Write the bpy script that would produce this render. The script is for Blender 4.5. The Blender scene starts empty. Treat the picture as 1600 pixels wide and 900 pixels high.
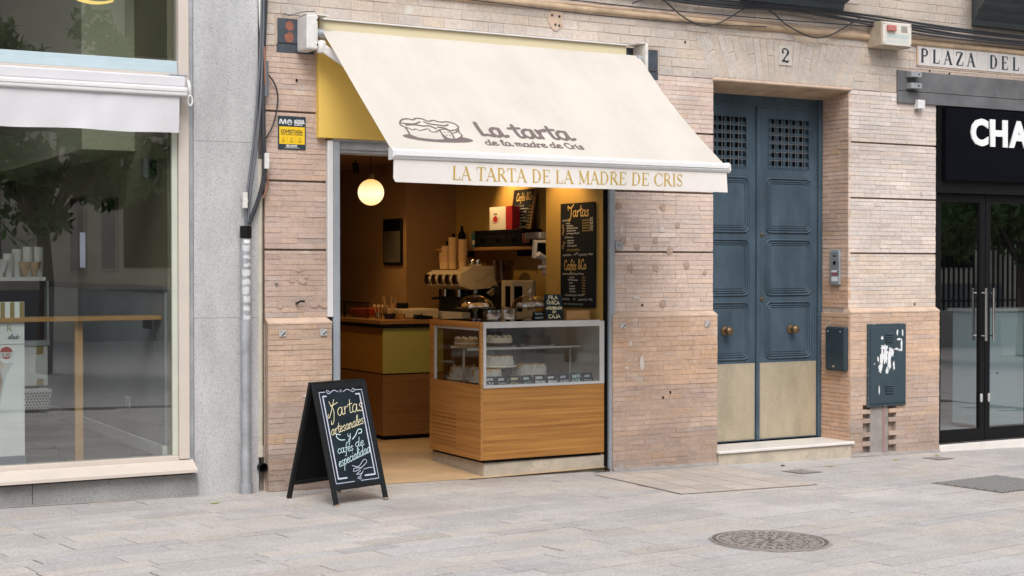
import bpy, math, random
import numpy as np
from mathutils import Matrix, Vector
random.seed(7)
R = math.radians
S = bpy.context.scene
COL = S.collection

# ---------------------------------------------------------------- camera, sky, sun, exposure
YAW, PITCH = 29.228, 0.780
CAM = Vector((-5.5635, -9.9433, 1.6))
cd = bpy.data.cameras.new('camera'); cam = bpy.data.objects.new('camera', cd); COL.objects.link(cam)
cd.lens = 52.875; cd.sensor_width = 36.0; cd.clip_start = 0.05; cd.clip_end = 500
cam.location = CAM; cam.rotation_euler = (R(90 - PITCH), 0, R(-YAW))
S.camera = cam

SUN_EL, SUN_AZ = 50.0, -22.0          # azimuth measured from the street side, towards the left
w = bpy.data.worlds.new('World'); S.world = w; w.use_nodes = True
nt = w.node_tree; nt.nodes.clear()
sky = nt.nodes.new('ShaderNodeTexSky'); sky.sky_type = 'NISHITA'; sky.sun_disc = False
sky.sun_elevation = R(SUN_EL); sky.sun_rotation = R(180 - SUN_AZ)
sky.air_density = 1.0; sky.dust_density = 3.0; sky.ozone_density = 1.0
hs = nt.nodes.new('ShaderNodeHueSaturation'); hs.inputs['Saturation'].default_value = 0.30
bg = nt.nodes.new('ShaderNodeBackground'); bg.inputs['Strength'].default_value = 0.14
ow = nt.nodes.new('ShaderNodeOutputWorld')
nt.links.new(sky.outputs[0], hs.inputs['Color']); nt.links.new(hs.outputs[0], bg.inputs['Color']); nt.links.new(bg.outputs[0], ow.inputs[0])
sl = bpy.data.lights.new('sun', 'SUN'); sl.energy = 1.15; sl.angle = R(36); sl.color = (1.0, 0.98, 0.96)
so = bpy.data.objects.new('sun', sl); COL.objects.link(so)
sdir = Vector((math.sin(R(SUN_AZ)) * math.cos(R(SUN_EL)), -math.cos(R(SUN_AZ)) * math.cos(R(SUN_EL)), math.sin(R(SUN_EL))))
so.location = sdir * 40; so.rotation_euler = (-sdir).to_track_quat('-Z', 'Y').to_euler()
S.view_settings.view_transform = 'Standard'; S.view_settings.look = 'None'
S.view_settings.exposure = 0.65; S.view_settings.gamma = 1.0
try: S.view_settings.use_curve_mapping = False
except Exception: pass
S.render.engine = 'CYCLES'
cy = S.cycles
cy.use_denoising = True
try: cy.denoiser = 'OPENIMAGEDENOISE'
except Exception: pass
cy.max_bounces = 8; cy.diffuse_bounces = 4; cy.glossy_bounces = 4; cy.transparent_max_bounces = 16; cy.transmission_bounces = 6
cy.caustics_reflective = False; cy.caustics_refractive = False

# ---------------------------------------------------------------- projection (only used to rank which pieces show largest)
_f = 52.875 / 36.0 * 1600.0
_fw = Vector((math.sin(R(YAW)) * math.cos(R(PITCH)), math.cos(R(YAW)) * math.cos(R(PITCH)), -math.sin(R(PITCH))))
_rt = Vector((math.cos(R(YAW)), -math.sin(R(YAW)), 0)); _up = _rt.cross(_fw)
def shows(p, area):
    v = Vector(p) - CAM; d = v.dot(_fw)
    if d < 0.3: return 0.0
    x = 800 + _f * v.dot(_rt) / d; y = 450 - _f * v.dot(_up) / d
    a = area * (_f / d) ** 2
    if x < -10 or x > 1610 or y < -8 or y > 908: return a * 0.01
    return a

GZ0, GB = 0.012, -0.0155
def gz(x): return GZ0 + GB * x              # the pavement falls gently to the right

# ---------------------------------------------------------------- object helpers
WM = {}
def thing(name, label, cat, loc=(0, 0, 0), rz=0.0, group=None, kind=None):
    o = bpy.data.objects.new(name, None); COL.objects.link(o)
    o.empty_display_size = 0.1
    o.location = loc; o.rotation_euler = (0, 0, rz)
    WM[o] = Matrix.Translation(Vector(loc)) @ Matrix.Rotation(rz, 4, 'Z')
    return tag(o, label, cat, group, kind)
def tag(o, label=None, cat=None, group=None, kind=None):
    if label: o['label'] = label
    if cat: o['category'] = cat
    if group: o['group'] = group
    if kind: o['kind'] = kind
    return o
def place(name, me, mat, parent=None, local=False, loc=None, rot=None, scale=None, bev=0.0, seg=1):
    o = bpy.data.objects.new(name, me); COL.objects.link(o)
    if mat is not None:
        if len(me.materials) == 0: me.materials.append(mat)
    if loc is not None: o.location = loc
    if rot is not None: o.rotation_euler = rot
    if scale is not None: o.scale = scale
    if parent is not None:
        o.parent = parent
        if not local: o.matrix_parent_inverse = WM[parent].inverted()
        WM[o] = WM[parent] if local else Matrix.Identity(4)
    else:
        WM[o] = Matrix.Identity(4)
    if bev:
        b = o.modifiers.new('bevel', 'BEVEL'); b.width = bev; b.segments = seg; b.limit_method = 'ANGLE'; b.angle_limit = R(40)
    return o
def copy_tree(o, parent=None):
    c = o.copy(); COL.objects.link(c); WM[c] = WM[o]
    if parent is not None: c.parent = parent
    for ch in list(o.children): copy_tree(ch, c)
    return c
def structure(o): o['kind'] = 'structure'; return o

def catmull(pts, n=5):
    if len(pts) < 3: return [tuple(p) for p in pts]
    P = [np.array(p, float) for p in pts]
    P = [2 * P[0] - P[1]] + P + [2 * P[-1] - P[-2]]
    out = []
    for i in range(1, len(P) - 2):
        a, b, c, d = P[i - 1], P[i], P[i + 1], P[i + 2]
        for k in range(n):
            t = k / n
            out.append(tuple(0.5 * (2 * b + (c - a) * t + (2 * a - 5 * b + 4 * c - d) * t * t + (3 * b - a - 3 * c + d) * t ** 3)))
    out.append(tuple(P[-2]))
    return out

class MB:
    def __init__(s): s.v = []; s.f = []; s.col = None
    def add(s, vs, fs):
        n = len(s.v); s.v += [tuple(map(float, q)) for q in vs]; s.f += [tuple(i + n for i in q) for q in fs]; return s
    def box(s, x0, x1, y0, y1, z0, z1):
        return s.add([(x0, y0, z0), (x1, y0, z0), (x1, y1, z0), (x0, y1, z0), (x0, y0, z1), (x1, y0, z1), (x1, y1, z1), (x0, y1, z1)],
                     [(0, 3, 2, 1), (4, 5, 6, 7), (0, 1, 5, 4), (1, 2, 6, 5), (2, 3, 7, 6), (3, 0, 4, 7)])
    def obox(s, c, size, M):
        c = Vector(c); hx, hy, hz = [q / 2 for q in size]
        vs = [c + M @ Vector((sx * hx, sy * hy, sz * hz)) for sz in (-1, 1) for sx, sy in ((-1, -1), (1, -1), (1, 1), (-1, 1))]
        return s.add(vs, [(0, 3, 2, 1), (4, 5, 6, 7), (0, 1, 5, 4), (1, 2, 6, 5), (2, 3, 7, 6), (3, 0, 4, 7)])
    def bar(s, p0, p1, a, b, up=(0, 0, 1)):       # a rectangular bar from p0 to p1, a wide (sideways), b deep (along up)
        p0, p1 = Vector(p0), Vector(p1); d = (p1 - p0).normalized(); u = Vector(up); x = d.cross(u)
        if x.length < 1e-5: x = d.cross(Vector((1, 0, 0)))
        x.normalize(); u = x.cross(d).normalized()
        q = [(-a / 2, -b / 2), (a / 2, -b / 2), (a / 2, b / 2), (-a / 2, b / 2)]
        return s.add([p0 + x * i + u * j for i, j in q] + [p1 + x * i + u * j for i, j in q],
                     [(3, 2, 1, 0), (4, 5, 6, 7), (0, 1, 5, 4), (1, 2, 6, 5), (2, 3, 7, 6), (3, 0, 4, 7)])
    def cyl(s, p0, p1, r0, r1=None, n=16, caps=True):
        r1 = r0 if r1 is None else r1
        p0, p1 = Vector(p0), Vector(p1); d = (p1 - p0).normalized()
        x = d.cross(Vector((0, 0, 1)))
        if x.length < 1e-4: x = Vector((1, 0, 0))
        x.normalize(); y = d.cross(x)
        vs = []
        for p, r in ((p0, r0), (p1, r1)):
            vs += [p + x * (r * math.cos(2 * math.pi * i / n)) + y * (r * math.sin(2 * math.pi * i / n)) for i in range(n)]
        fs = [(i, (i + 1) % n, n + (i + 1) % n, n + i) for i in range(n)]
        if caps: fs += [tuple(reversed(range(n))), tuple(range(n, 2 * n))]
        return s.add(vs, fs)
    def tube(s, pts, r, n=8, caps=True):
        P = [Vector(p) for p in pts]; rs = r if isinstance(r, (list, tuple)) else [r] * len(P)
        vs = []; x = None
        for i, p in enumerate(P):
            d = (P[min(i + 1, len(P) - 1)] - P[max(i - 1, 0)]).normalized()
            if x is None:
                x = d.cross(Vector((0, 0, 1)))
                if x.length < 1e-3: x = d.cross(Vector((1, 0, 0)))
            x = (x - d * x.dot(d)).normalized(); y = d.cross(x)
            vs += [p + x * (rs[i] * math.cos(2 * math.pi * k / n)) + y * (rs[i] * math.sin(2 * math.pi * k / n)) for k in range(n)]
        fs = [(i * n + k, i * n + (k + 1) % n, (i + 1) * n + (k + 1) % n, (i + 1) * n + k) for i in range(len(P) - 1) for k in range(n)]
        if caps: fs += [tuple(reversed(range(n))), tuple(range((len(P) - 1) * n, len(P) * n))]
        return s.add(vs, fs)
    def lathe(s, prof, c=(0, 0, 0), n=24, axis='z'):
        vs = []; fs = []
        for r, z in prof:
            for k in range(n):
                a = 2 * math.pi * k / n; q = (r * math.cos(a), r * math.sin(a), z)
                if axis == 'y': q = (q[0], -q[2], q[1])      # pointing towards -Y
                vs.append((q[0] + c[0], q[1] + c[1], q[2] + c[2]))
        m = len(prof)
        fs = [(i * n + k, i * n + (k + 1) % n, (i + 1) * n + (k + 1) % n, (i + 1) * n + k) for i in range(m - 1) for k in range(n)]
        if prof[0][0] > 1e-6: fs.append(tuple(reversed(range(n))))
        if prof[-1][0] > 1e-6: fs.append(tuple(range((m - 1) * n, m * n)))
        return s.add(vs, fs)
    def prism(s, poly, fn, d):          # poly: 2-D outline; fn(u, v, w) -> point; thickness from w=0 to w=d
        n = len(poly)
        vs = [fn(u, v, 0) for u, v in poly] + [fn(u, v, d) for u, v in poly]
        return s.add(vs, [tuple(reversed(range(n))), tuple(range(n, 2 * n))] + [(i, (i + 1) % n, n + (i + 1) % n, n + i) for i in range(n)])
    def ribbon(s, pts, wd, fn, w0, caps=True, taper=None):
        P = [np.array(p[:2], float) for p in pts]; P = [p for i, p in enumerate(P) if i == 0 or np.hypot(*(p - P[i - 1])) > 1e-6]
        if len(P) < 2: return s
        n = len(P); L = []; Rr = []
        for i in range(n):
            d = P[min(i + 1, n - 1)] - P[max(i - 1, 0)]; l = np.hypot(*d); d = d / l if l > 1e-9 else np.array([1., 0])
            hw = wd / 2 * (taper(i / (n - 1)) if taper else 1.0)
            nn = np.array([-d[1], d[0]]) * hw
            L.append(P[i] + nn); Rr.append(P[i] - nn)
        if caps:
            d0 = P[0] - P[1]; d0 = d0 / np.hypot(*d0); h0 = np.hypot(*(L[0] - Rr[0])) / 2
            d1 = P[-1] - P[-2]; d1 = d1 / np.hypot(*d1); h1 = np.hypot(*(L[-1] - Rr[-1])) / 2
            L = [P[0] + d0 * h0 * .9 + (L[0] - P[0]) * .4] + L + [P[-1] + d1 * h1 * .9 + (L[-1] - P[-1]) * .4]
            Rr = [P[0] + d0 * h0 * .9 + (Rr[0] - P[0]) * .4] + Rr + [P[-1] + d1 * h1 * .9 + (Rr[-1] - P[-1]) * .4]
        m = len(L)
        vs = [fn(p[0], p[1], w0) for p in L] + [fn(p[0], p[1], w0) for p in Rr]
        return s.add(vs, [(i, m + i, m + i + 1, i + 1) for i in range(m - 1)])
    def mesh(s, name, smooth=None, cols=None):
        me = bpy.data.meshes.new(name); me.from_pydata(s.v, [], s.f); me.validate()
        if smooth is not None:
            me.polygons.foreach_set('use_smooth', [True] * len(me.polygons)); me.set_sharp_from_angle(angle=R(smooth))
        if cols is not None:
            at = me.attributes.new('tint', 'FLOAT_COLOR', 'FACE')
            at.data.foreach_set('color', np.array(cols, 'f').ravel())
        me.update(); return me
    def build(s, name, mat, parent=None, smooth=None, bev=0.0, seg=1, local=False, label=None, cols=None, loc=None, rot=None):
        o = place(name, s.mesh(name, smooth, cols), mat, parent, local, loc, rot, None, bev, seg)
        if label: o['label'] = label
        return o
def single(name, mb, mat, label, cat, group=None, smooth=None, bev=0.0, seg=1, kind=None):   # a thing that is one mesh
    return tag(mb.build(name, mat, None, smooth, bev, seg), label, cat, group, kind)
def B(*a): return MB().box(*a)

# ---------------------------------------------------------------- materials
def mat(name, col, rough=0.6, metal=0.0, var=0.0, scale=8.0, bump=0.0, bscale=60.0, col2=None, spec=0.5, emit=None, estr=0.0, stretch=None, detail=4.0, tint=False, trans=0.0, sheen=0.0, worn=None, worn2=None, dirt=None, grain=None):
    m = bpy.data.materials.new(name); m.use_nodes = True; n = m.node_tree.nodes; l = m.node_tree.links
    b = n['Principled BSDF']; b.inputs['Roughness'].default_value = rough; b.inputs['Metallic'].default_value = metal
    b.inputs['Specular IOR Level'].default_value = spec
    c4 = tuple(col) + (1,)
    tc = n.new('ShaderNodeTexCoord'); mp = n.new('ShaderNodeMapping'); l.new((n.new('ShaderNodeNewGeometry').outputs['Position'] if tint else tc.outputs['Object']), mp.inputs[0])
    if stretch: mp.inputs['Scale'].default_value = stretch
    out = None
    if var or col2:
        nz = n.new('ShaderNodeTexNoise'); nz.inputs['Scale'].default_value = scale; nz.inputs['Detail'].default_value = detail; nz.inputs['Roughness'].default_value = 0.62
        l.new(mp.outputs[0], nz.inputs['Vector'])
        mx = n.new('ShaderNodeMix'); mx.data_type = 'RGBA'
        a = tuple(max(0, q * (1 - var)) for q in col) + (1,); bb = (tuple(col2) + (1,)) if col2 else tuple(min(1, q * (1 + var)) for q in col) + (1,)
        mx.inputs['A'].default_value = a; mx.inputs['B'].default_value = bb
        mr = n.new('ShaderNodeMapRange'); mr.inputs['From Min'].default_value = 0.3; mr.inputs['From Max'].default_value = 0.7
        l.new(nz.outputs['Fac'], mr.inputs['Value']); l.new(mr.outputs[0], mx.inputs['Factor']); out = mx.outputs['Result']
    if worn:                                    # (colour, amount 0..1, scale): scattered chips, stains or scuffs with shapes of their own
        wc, wa, ws = worn
        n2 = n.new('ShaderNodeTexNoise'); n2.inputs['Scale'].default_value = ws; n2.inputs['Detail'].default_value = 6; n2.inputs['Roughness'].default_value = 0.7
        l.new(mp.outputs[0], n2.inputs['Vector'])
        r2 = n.new('ShaderNodeMapRange'); r2.inputs['From Min'].default_value = 1 - wa; r2.inputs['From Max'].default_value = 1 - wa + 0.06
        l.new(n2.outputs['Fac'], r2.inputs['Value'])
        m2 = n.new('ShaderNodeMix'); m2.data_type = 'RGBA'; m2.inputs['B'].default_value = tuple(wc) + (1,)
        if out: l.new(out, m2.inputs['A'])
        else: m2.inputs['A'].default_value = c4
        l.new(r2.outputs[0], m2.inputs['Factor']); out = m2.outputs['Result']
    if worn2:
        wc, wa, ws = worn2
        n2 = n.new('ShaderNodeTexNoise'); n2.inputs['Scale'].default_value = ws; n2.inputs['Detail'].default_value = 3; n2.inputs['Roughness'].default_value = 0.6
        l.new(mp.outputs[0], n2.inputs['Vector'])
        r2 = n.new('ShaderNodeMapRange'); r2.inputs['From Min'].default_value = 1 - wa; r2.inputs['From Max'].default_value = 1 - wa + 0.08
        l.new(n2.outputs['Fac'], r2.inputs['Value'])
        m2 = n.new('ShaderNodeMix'); m2.data_type = 'RGBA'; m2.inputs['B'].default_value = tuple(wc) + (1,)
        if out: l.new(out, m2.inputs['A'])
        else: m2.inputs['A'].default_value = c4
        l.new(r2.outputs[0], m2.inputs['Factor']); out = m2.outputs['Result']
    if dirt:                                    # (amount, scale, xyz stretch): broad uneven soiling
        da, ds, dst = dirt
        md = n.new('ShaderNodeMapping'); md.inputs['Scale'].default_value = dst; md.inputs['Location'].default_value = (3.1, 1.7, 5.3); l.new(mp.inputs[0].links[0].from_socket, md.inputs[0])
        n3 = n.new('ShaderNodeTexNoise'); n3.inputs['Scale'].default_value = ds; n3.inputs['Detail'].default_value = 8; n3.inputs['Roughness'].default_value = 0.65; l.new(md.outputs[0], n3.inputs['Vector'])
        r3 = n.new('ShaderNodeMapRange'); r3.inputs['From Min'].default_value = 0.32; r3.inputs['From Max'].default_value = 0.68; r3.inputs['To Min'].default_value = 1 - da; r3.inputs['To Max'].default_value = 1 + da * .45; l.new(n3.outputs['Fac'], r3.inputs['Value'])
        m5 = n.new('ShaderNodeMix'); m5.data_type = 'RGBA'; m5.blend_type = 'MULTIPLY'; m5.inputs['Factor'].default_value = 1
        if out: l.new(out, m5.inputs['A'])
        else: m5.inputs['A'].default_value = c4
        l.new(r3.outputs[0], m5.inputs['B']); out = m5.outputs['Result']
    if grain:                                   # (amount, scale): fine mineral grain
        n4 = n.new('ShaderNodeTexNoise'); n4.inputs['Scale'].default_value = grain[1]; n4.inputs['Detail'].default_value = 2; l.new(mp.inputs[0].links[0].from_socket, n4.inputs['Vector'])
        r4 = n.new('ShaderNodeMapRange'); r4.inputs['From Min'].default_value = 0.3; r4.inputs['From Max'].default_value = 0.7; r4.inputs['To Min'].default_value = 1 - grain[0]; r4.inputs['To Max'].default_value = 1 + grain[0]; l.new(n4.outputs['Fac'], r4.inputs['Value'])
        m6 = n.new('ShaderNodeMix'); m6.data_type = 'RGBA'; m6.blend_type = 'MULTIPLY'; m6.inputs['Factor'].default_value = 1
        if out: l.new(out, m6.inputs['A'])
        else: m6.inputs['A'].default_value = c4
        l.new(r4.outputs[0], m6.inputs['B']); out = m6.outputs['Result']
    if tint:
        at = n.new('ShaderNodeAttribute'); at.attribute_name = 'tint'
        oi = n.new('ShaderNodeObjectInfo')
        m3 = n.new('ShaderNodeMix'); m3.data_type = 'RGBA'; m3.blend_type = 'MULTIPLY'; m3.inputs['Factor'].default_value = 1
        m4 = n.new('ShaderNodeMix'); m4.data_type = 'RGBA'; m4.blend_type = 'MULTIPLY'; m4.inputs['Factor'].default_value = 1
        l.new(at.outputs['Color'], m3.inputs['A']); l.new(oi.outputs['Color'], m3.inputs['B'])
        if out: l.new(out, m4.inputs['A'])
        else: m4.inputs['A'].default_value = c4
        l.new(m3.outputs['Result'], m4.inputs['B']); out = m4.outputs['Result']
    if out: l.new(out, b.inputs['Base Color'])
    else: b.inputs['Base Color'].default_value = c4
    if bump:
        nb = n.new('ShaderNodeTexNoise'); nb.inputs['Scale'].default_value = bscale; nb.inputs['Detail'].default_value = 5
        l.new(mp.outputs[0], nb.inputs['Vector'])
        bp = n.new('ShaderNodeBump'); bp.inputs['Strength'].default_value = bump; bp.inputs['Distance'].default_value = 0.01
        l.new(nb.outputs['Fac'], bp.inputs['Height']); l.new(bp.outputs[0], b.inputs['Normal'])
    if emit: b.inputs['Emission Color'].default_value = tuple(emit) + (1,); b.inputs['Emission Strength'].default_value = estr
    if trans: b.inputs['Transmission Weight'].default_value = trans
    if sheen: b.inputs['Sheen Weight'].default_value = sheen
    return m
def glass(name, tintc=(0.93, 0.96, 0.95), ior=1.5, boost=2.0, rough=0.0):   # a thin pane: two surfaces' worth of Fresnel reflection over clear glass
    m = bpy.data.materials.new(name); m.use_nodes = True; n = m.node_tree.nodes; l = m.node_tree.links
    n.remove(n['Principled BSDF']); o = n['Material Output']
    fr = n.new('ShaderNodeFresnel'); fr.inputs['IOR'].default_value = ior
    mu = n.new('ShaderNodeMath'); mu.operation = 'MULTIPLY'; mu.inputs[1].default_value = boost; mu.use_clamp = True
    t = n.new('ShaderNodeBsdfTransparent'); t.inputs[0].default_value = tuple(tintc) + (1,)
    g = n.new('ShaderNodeBsdfGlossy'); g.inputs['Roughness'].default_value = rough
    mx = n.new('ShaderNodeMixShader')
    ge = n.new('ShaderNodeNewGeometry'); m1 = n.new('ShaderNodeMath'); m1.operation = 'SUBTRACT'; m1.inputs[0].default_value = 1.0; m2 = n.new('ShaderNodeMath'); m2.operation = 'MULTIPLY'
    l.new(ge.outputs['Backfacing'], m1.inputs[1]); l.new(mu.outputs[0], m2.inputs[0]); l.new(m1.outputs[0], m2.inputs[1])      # the pane reflects where light enters it, not again where it leaves
    l.new(fr.outputs[0], mu.inputs[0]); l.new(m2.outputs[0], mx.inputs[0]); l.new(t.outputs[0], mx.inputs[1]); l.new(g.outputs[0], mx.inputs[2]); l.new(mx.outputs[0], o.inputs[0])
    return m
def granite(name, col, dark, light, scale=220.0, rough=0.55):
    m = mat(name, col, rough, var=0.06, scale=3.0, dirt=(.24, 1.2, (2.5, 1, .6))); n = m.node_tree.nodes; l = m.node_tree.links; b = n['Principled BSDF']
    src = b.inputs['Base Color'].links[0].from_socket
    tc = [q for q in n if q.type == 'TEX_COORD'][0]
    vo = n.new('ShaderNodeTexVoronoi'); vo.inputs['Scale'].default_value = scale; l.new(tc.outputs['Object'], vo.inputs['Vector'])
    sp = n.new('ShaderNodeSeparateColor'); l.new(vo.outputs['Color'], sp.inputs[0])
    cr = n.new('ShaderNodeValToRGB'); cr.color_ramp.interpolation = 'CONSTANT'
    e = cr.color_ramp.elements; e[0].position = 0; e[0].color = tuple(dark) + (1,); e[1].position = 0.12; e[1].color = (1, 1, 1, 1)
    e2 = e.new(0.80); e2.color = tuple(light) + (1,)
    l.new(sp.outputs[0], cr.inputs[0])
    mx = n.new('ShaderNodeMix'); mx.data_type = 'RGBA'; mx.blend_type = 'MULTIPLY'; mx.inputs['Factor'].default_value = 1
    l.new(src, mx.inputs['A']); l.new(cr.outputs[0], mx.inputs['B']); l.new(mx.outputs['Result'], b.inputs['Base Color'])
    return m
def wood(name, c1, c2, axis='x', rough=0.45, scale=3.0):
    st = {'x': (0.35, 6, 14), 'y': (6, 0.35, 14), 'z': (9, 9, 0.5)}[axis]
    m = mat(name, c1, rough, var=0.0, col2=c2, scale=scale, stretch=st, detail=7, bump=0.04, bscale=8)
    return m

M = {}
M['brick'] = mat('brick', (0.60, 0.47, 0.39), 0.88, var=0.10, scale=26, tint=True, bump=0.25, bscale=90, worn=((0.49, 0.37, 0.295), 0.37, 9), worn2=((0.66, 0.58, 0.52), 0.36, 5), dirt=(.22, 1.6, (1, 1, 1.6)), grain=(.09, 70))
M['mortar'] = mat('mortar', (0.46, 0.365, 0.30), 0.95, var=0.2, scale=30)
M['moulding'] = mat('brick_moulding', (0.55, 0.41, 0.31), 0.85, var=0.14, scale=9, bump=0.2, bscale=70)
M['roll'] = mat('roll_moulding', (0.44, 0.32, 0.21), 0.85, var=0.22, scale=7, bump=0.2, bscale=70)
M['paver'] = mat('paver', (0.445, 0.42, 0.402), 0.85, spec=.25, var=0.07, scale=5, tint=True, bump=0.12, bscale=180, worn=((0.39, 0.365, 0.345), 0.39, 7), worn2=((.25, .23, .215), .285, 15), dirt=(.13, 1.1, (1, 1, 1)), grain=(.16, 60))
M['ground'] = mat('ground_joint', (0.075, 0.068, 0.062), 0.95, var=0.15, scale=12)
M['street'] = mat('street', (0.37, 0.35, 0.34), 0.9, var=0.12, scale=3)
M['granite'] = granite('grey_granite', (0.47, 0.465, 0.468), (0.50, 0.55, 0.56), (1.12, 1.12, 1.12), 300)
M['granite_dark'] = granite('grey_granite_base', (0.29, 0.29, 0.285), (0.6, 0.6, 0.6), (1.2, 1.2, 1.2), 260)
M['cream'] = mat('cream_paint', (0.575, 0.505, 0.445), 0.5, var=0.05, scale=4)
M['cream_green'] = mat('pale_green_gasket', (0.50, 0.52, 0.44), 0.5, var=0.05)
M['blue_strip'] = mat('pale_blue_transom', (0.46, 0.56, 0.60), 0.45, var=0.04)
M['white_pvc'] = mat('white_awning_vinyl', (0.69, 0.685, 0.71), 0.5, var=0.03, scale=5, bump=0.15, bscale=9)
M['white_paint'] = mat('white_paint', (0.68, 0.67, 0.665), 0.4, var=0.04, scale=12)
M['white_dirty'] = mat('dirty_white_cast_aluminium', (0.66, 0.64, 0.61), 0.45, var=0.12, scale=14)
M['glass_shop'] = glass('shop_glass', (0.92, 0.95, 0.935), 1.52, 6.6)
M['glass_black'] = glass('door_glass', (0.90, 0.94, 0.94), 1.52, 6.0)
M['glass_case'] = glass('display_glass', (0.95, 0.97, 0.96), 1.5, 3.6)
M['glass_thin'] = glass('clear_glass', (0.93, 0.93, 0.91), 1.45, 4.5)
M['zinc'] = mat('galvanised_steel', (0.40, 0.42, 0.44), 0.5, 0.55, var=0.2, scale=7)
M['grey_paint'] = mat('grey_blue_paint', (0.30, 0.335, 0.37), 0.5, var=0.10, scale=6)
M['beam'] = mat('grey_beam_paint', (0.13, 0.13, 0.135), 0.7, spec=.3, var=0.22, scale=5, bump=0.05)
M['plate'] = mat('blue_grey_plate', (0.062, 0.073, 0.09), 0.75, var=0.2, scale=14, spec=.3)
M['rust'] = mat('red_rust', (0.26, 0.10, 0.065), 0.9, var=0.25, scale=40)
M['black'] = mat('black_paint', (0.007, 0.007, 0.008), 0.45, spec=.18)
M['black_gloss'] = mat('black_gloss_panel', (0.004, 0.0045, 0.007), 0.4, spec=.05)
M['black_mat'] = mat('black_matt', (0.008, 0.008, 0.009), 0.9, spec=.1)
M['cable'] = mat('black_cable', (0.035, 0.037, 0.042), 0.6)
M['cable_grey'] = mat('grey_cable', (0.12, 0.13, 0.15), 0.6)
M['copper'] = mat('brown_cable', (0.25, 0.11, 0.07), 0.6)
M['mustard'] = mat('mustard_paint', (0.74, 0.50, 0.12), 0.6, var=0.03, scale=3, spec=.25)
M['mustard_lit'] = mat('lit_mustard_top', (0.68, 0.60, 0.40), 0.5)  # the mustard paint again, with brighter light put into its colour
M['fabric'] = mat('cream_awning_canvas', (0.76, 0.712, 0.65), 0.9, spec=.1, var=0.03, scale=2.5, bump=0.35, bscale=2.6, dirt=(.07, 1.3, (2.5, 1, .6)), worn=((0.77, 0.745, 0.715), 0.35, 6))
M['fabric_front'] = mat('cream_valance_canvas', (0.73, 0.69, 0.65), 0.9, spec=.1, var=0.03, scale=2.5, dirt=(.07, 1.5, (2, 1, 1)))
M['taupe'] = mat('taupe_print', (0.17, 0.135, 0.13), 0.9, spec=.1)
M['gold_print'] = mat('gold_print', (0.50, 0.335, 0.07), 0.7, spec=.2)
M['door_blue'] = mat('blue_door_paint', (0.057, 0.089, 0.118), 0.55, var=0.25, spec=.3, dirt=(.25, 3, (1, 1, .6)), worn=((.085, .11, .13), .33, 18), scale=5, bump=0.06, bscale=30, stretch=(1, 1, 0.35))
M['brass_plate'] = mat('brass_kick_plate', (0.45, 0.385, 0.275), 0.5, 0.2, var=0.08, scale=2, dirt=(.22, 2.4, (1.6, 1, .6)), grain=(.05, 40))
M['brass'] = mat('worn_brass', (0.20, 0.135, 0.07), 0.42, 0.7, var=0.2, scale=30)
M['marble'] = mat('white_marble', (0.72, 0.68, 0.64), 0.35, var=0.06, scale=6, worn=((0.60, 0.55, 0.50), 0.36, 5))
M['stone'] = mat('beige_stone', (0.46, 0.40, 0.32), 0.85, var=0.18, scale=8, bump=0.2, bscale=60, worn=((0.34, 0.29, 0.23), 0.38, 11))
M['cement'] = mat('grey_cement', (0.28, 0.255, 0.235), 0.95, var=0.16, scale=12, bump=0.3, bscale=50)
M['stain'] = mat('adhesive_stain', (0.44, 0.32, 0.255), 0.9, var=0.15, scale=30)
M['filler'] = mat('white_filler', (0.60, 0.54, 0.50), 0.9, var=0.1, scale=30)
M['steel'] = mat('stainless_steel', (0.66, 0.65, 0.64), 0.36, 0.55, var=0.08, scale=5)
M['chrome'] = mat('chrome', (0.75, 0.74, 0.72), 0.12, 1.0)
M['cabinet'] = mat('blue_grey_cabinet', (0.042, 0.064, 0.080), 0.6, spec=.25, var=0.10, scale=8, worn=((0.42, 0.43, 0.44), 0.29, 30))
M['mail'] = mat('dark_teal_box', (0.024, 0.040, 0.052), 0.5, var=0.1, scale=8, worn=((0.3, 0.3, 0.3), 0.24, 40))
M['paper_white'] = mat('white_paper_scraps', (0.72, 0.73, 0.74), 0.9)
M['sign_navy'] = mat('navy_sign', (0.022, 0.04, 0.055), 0.4)
M['sign_yellow'] = mat('yellow_sign', (0.80, 0.52, 0.02), 0.4)
M['ink'] = mat('dark_ink', (0.02, 0.025, 0.03), 0.6)
M['tile_white'] = mat('white_glazed_tile', (0.60, 0.57, 0.555), 0.25, var=0.03, scale=9)
M['tile_ink'] = mat('blue_black_tile_ink', (0.03, 0.04, 0.05), 0.3)
M['alarm_face'] = mat('faded_white_plastic', (0.64, 0.60, 0.54), 0.6, var=0.05, scale=9)
M['alarm_side'] = mat('dirty_beige_plastic', (0.42, 0.35, 0.26), 0.8, var=0.2, scale=14)
M['red_fade'] = mat('faded_red_plastic', (0.46, 0.16, 0.13), 0.5)
M['cyan_fade'] = mat('faded_cyan_print', (0.38, 0.58, 0.62), 0.8)
M['cornice'] = mat('dark_green_grey_paint', (0.05, 0.068, 0.075), 0.55, var=0.1)
M['iron'] = mat('cast_iron', (0.34, 0.305, 0.28), 0.7, 0.2, var=0.2, scale=20)
M['iron_low'] = mat('cast_iron_recess', (0.13, 0.11, 0.095), 0.9, var=0.2, scale=20)
M['leaf_y'] = mat('yellow_green_leaf', (0.42, 0.45, 0.10), 0.7)
M['leaf_dark'] = mat('dry_leaf', (0.05, 0.045, 0.04), 0.8)

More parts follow.
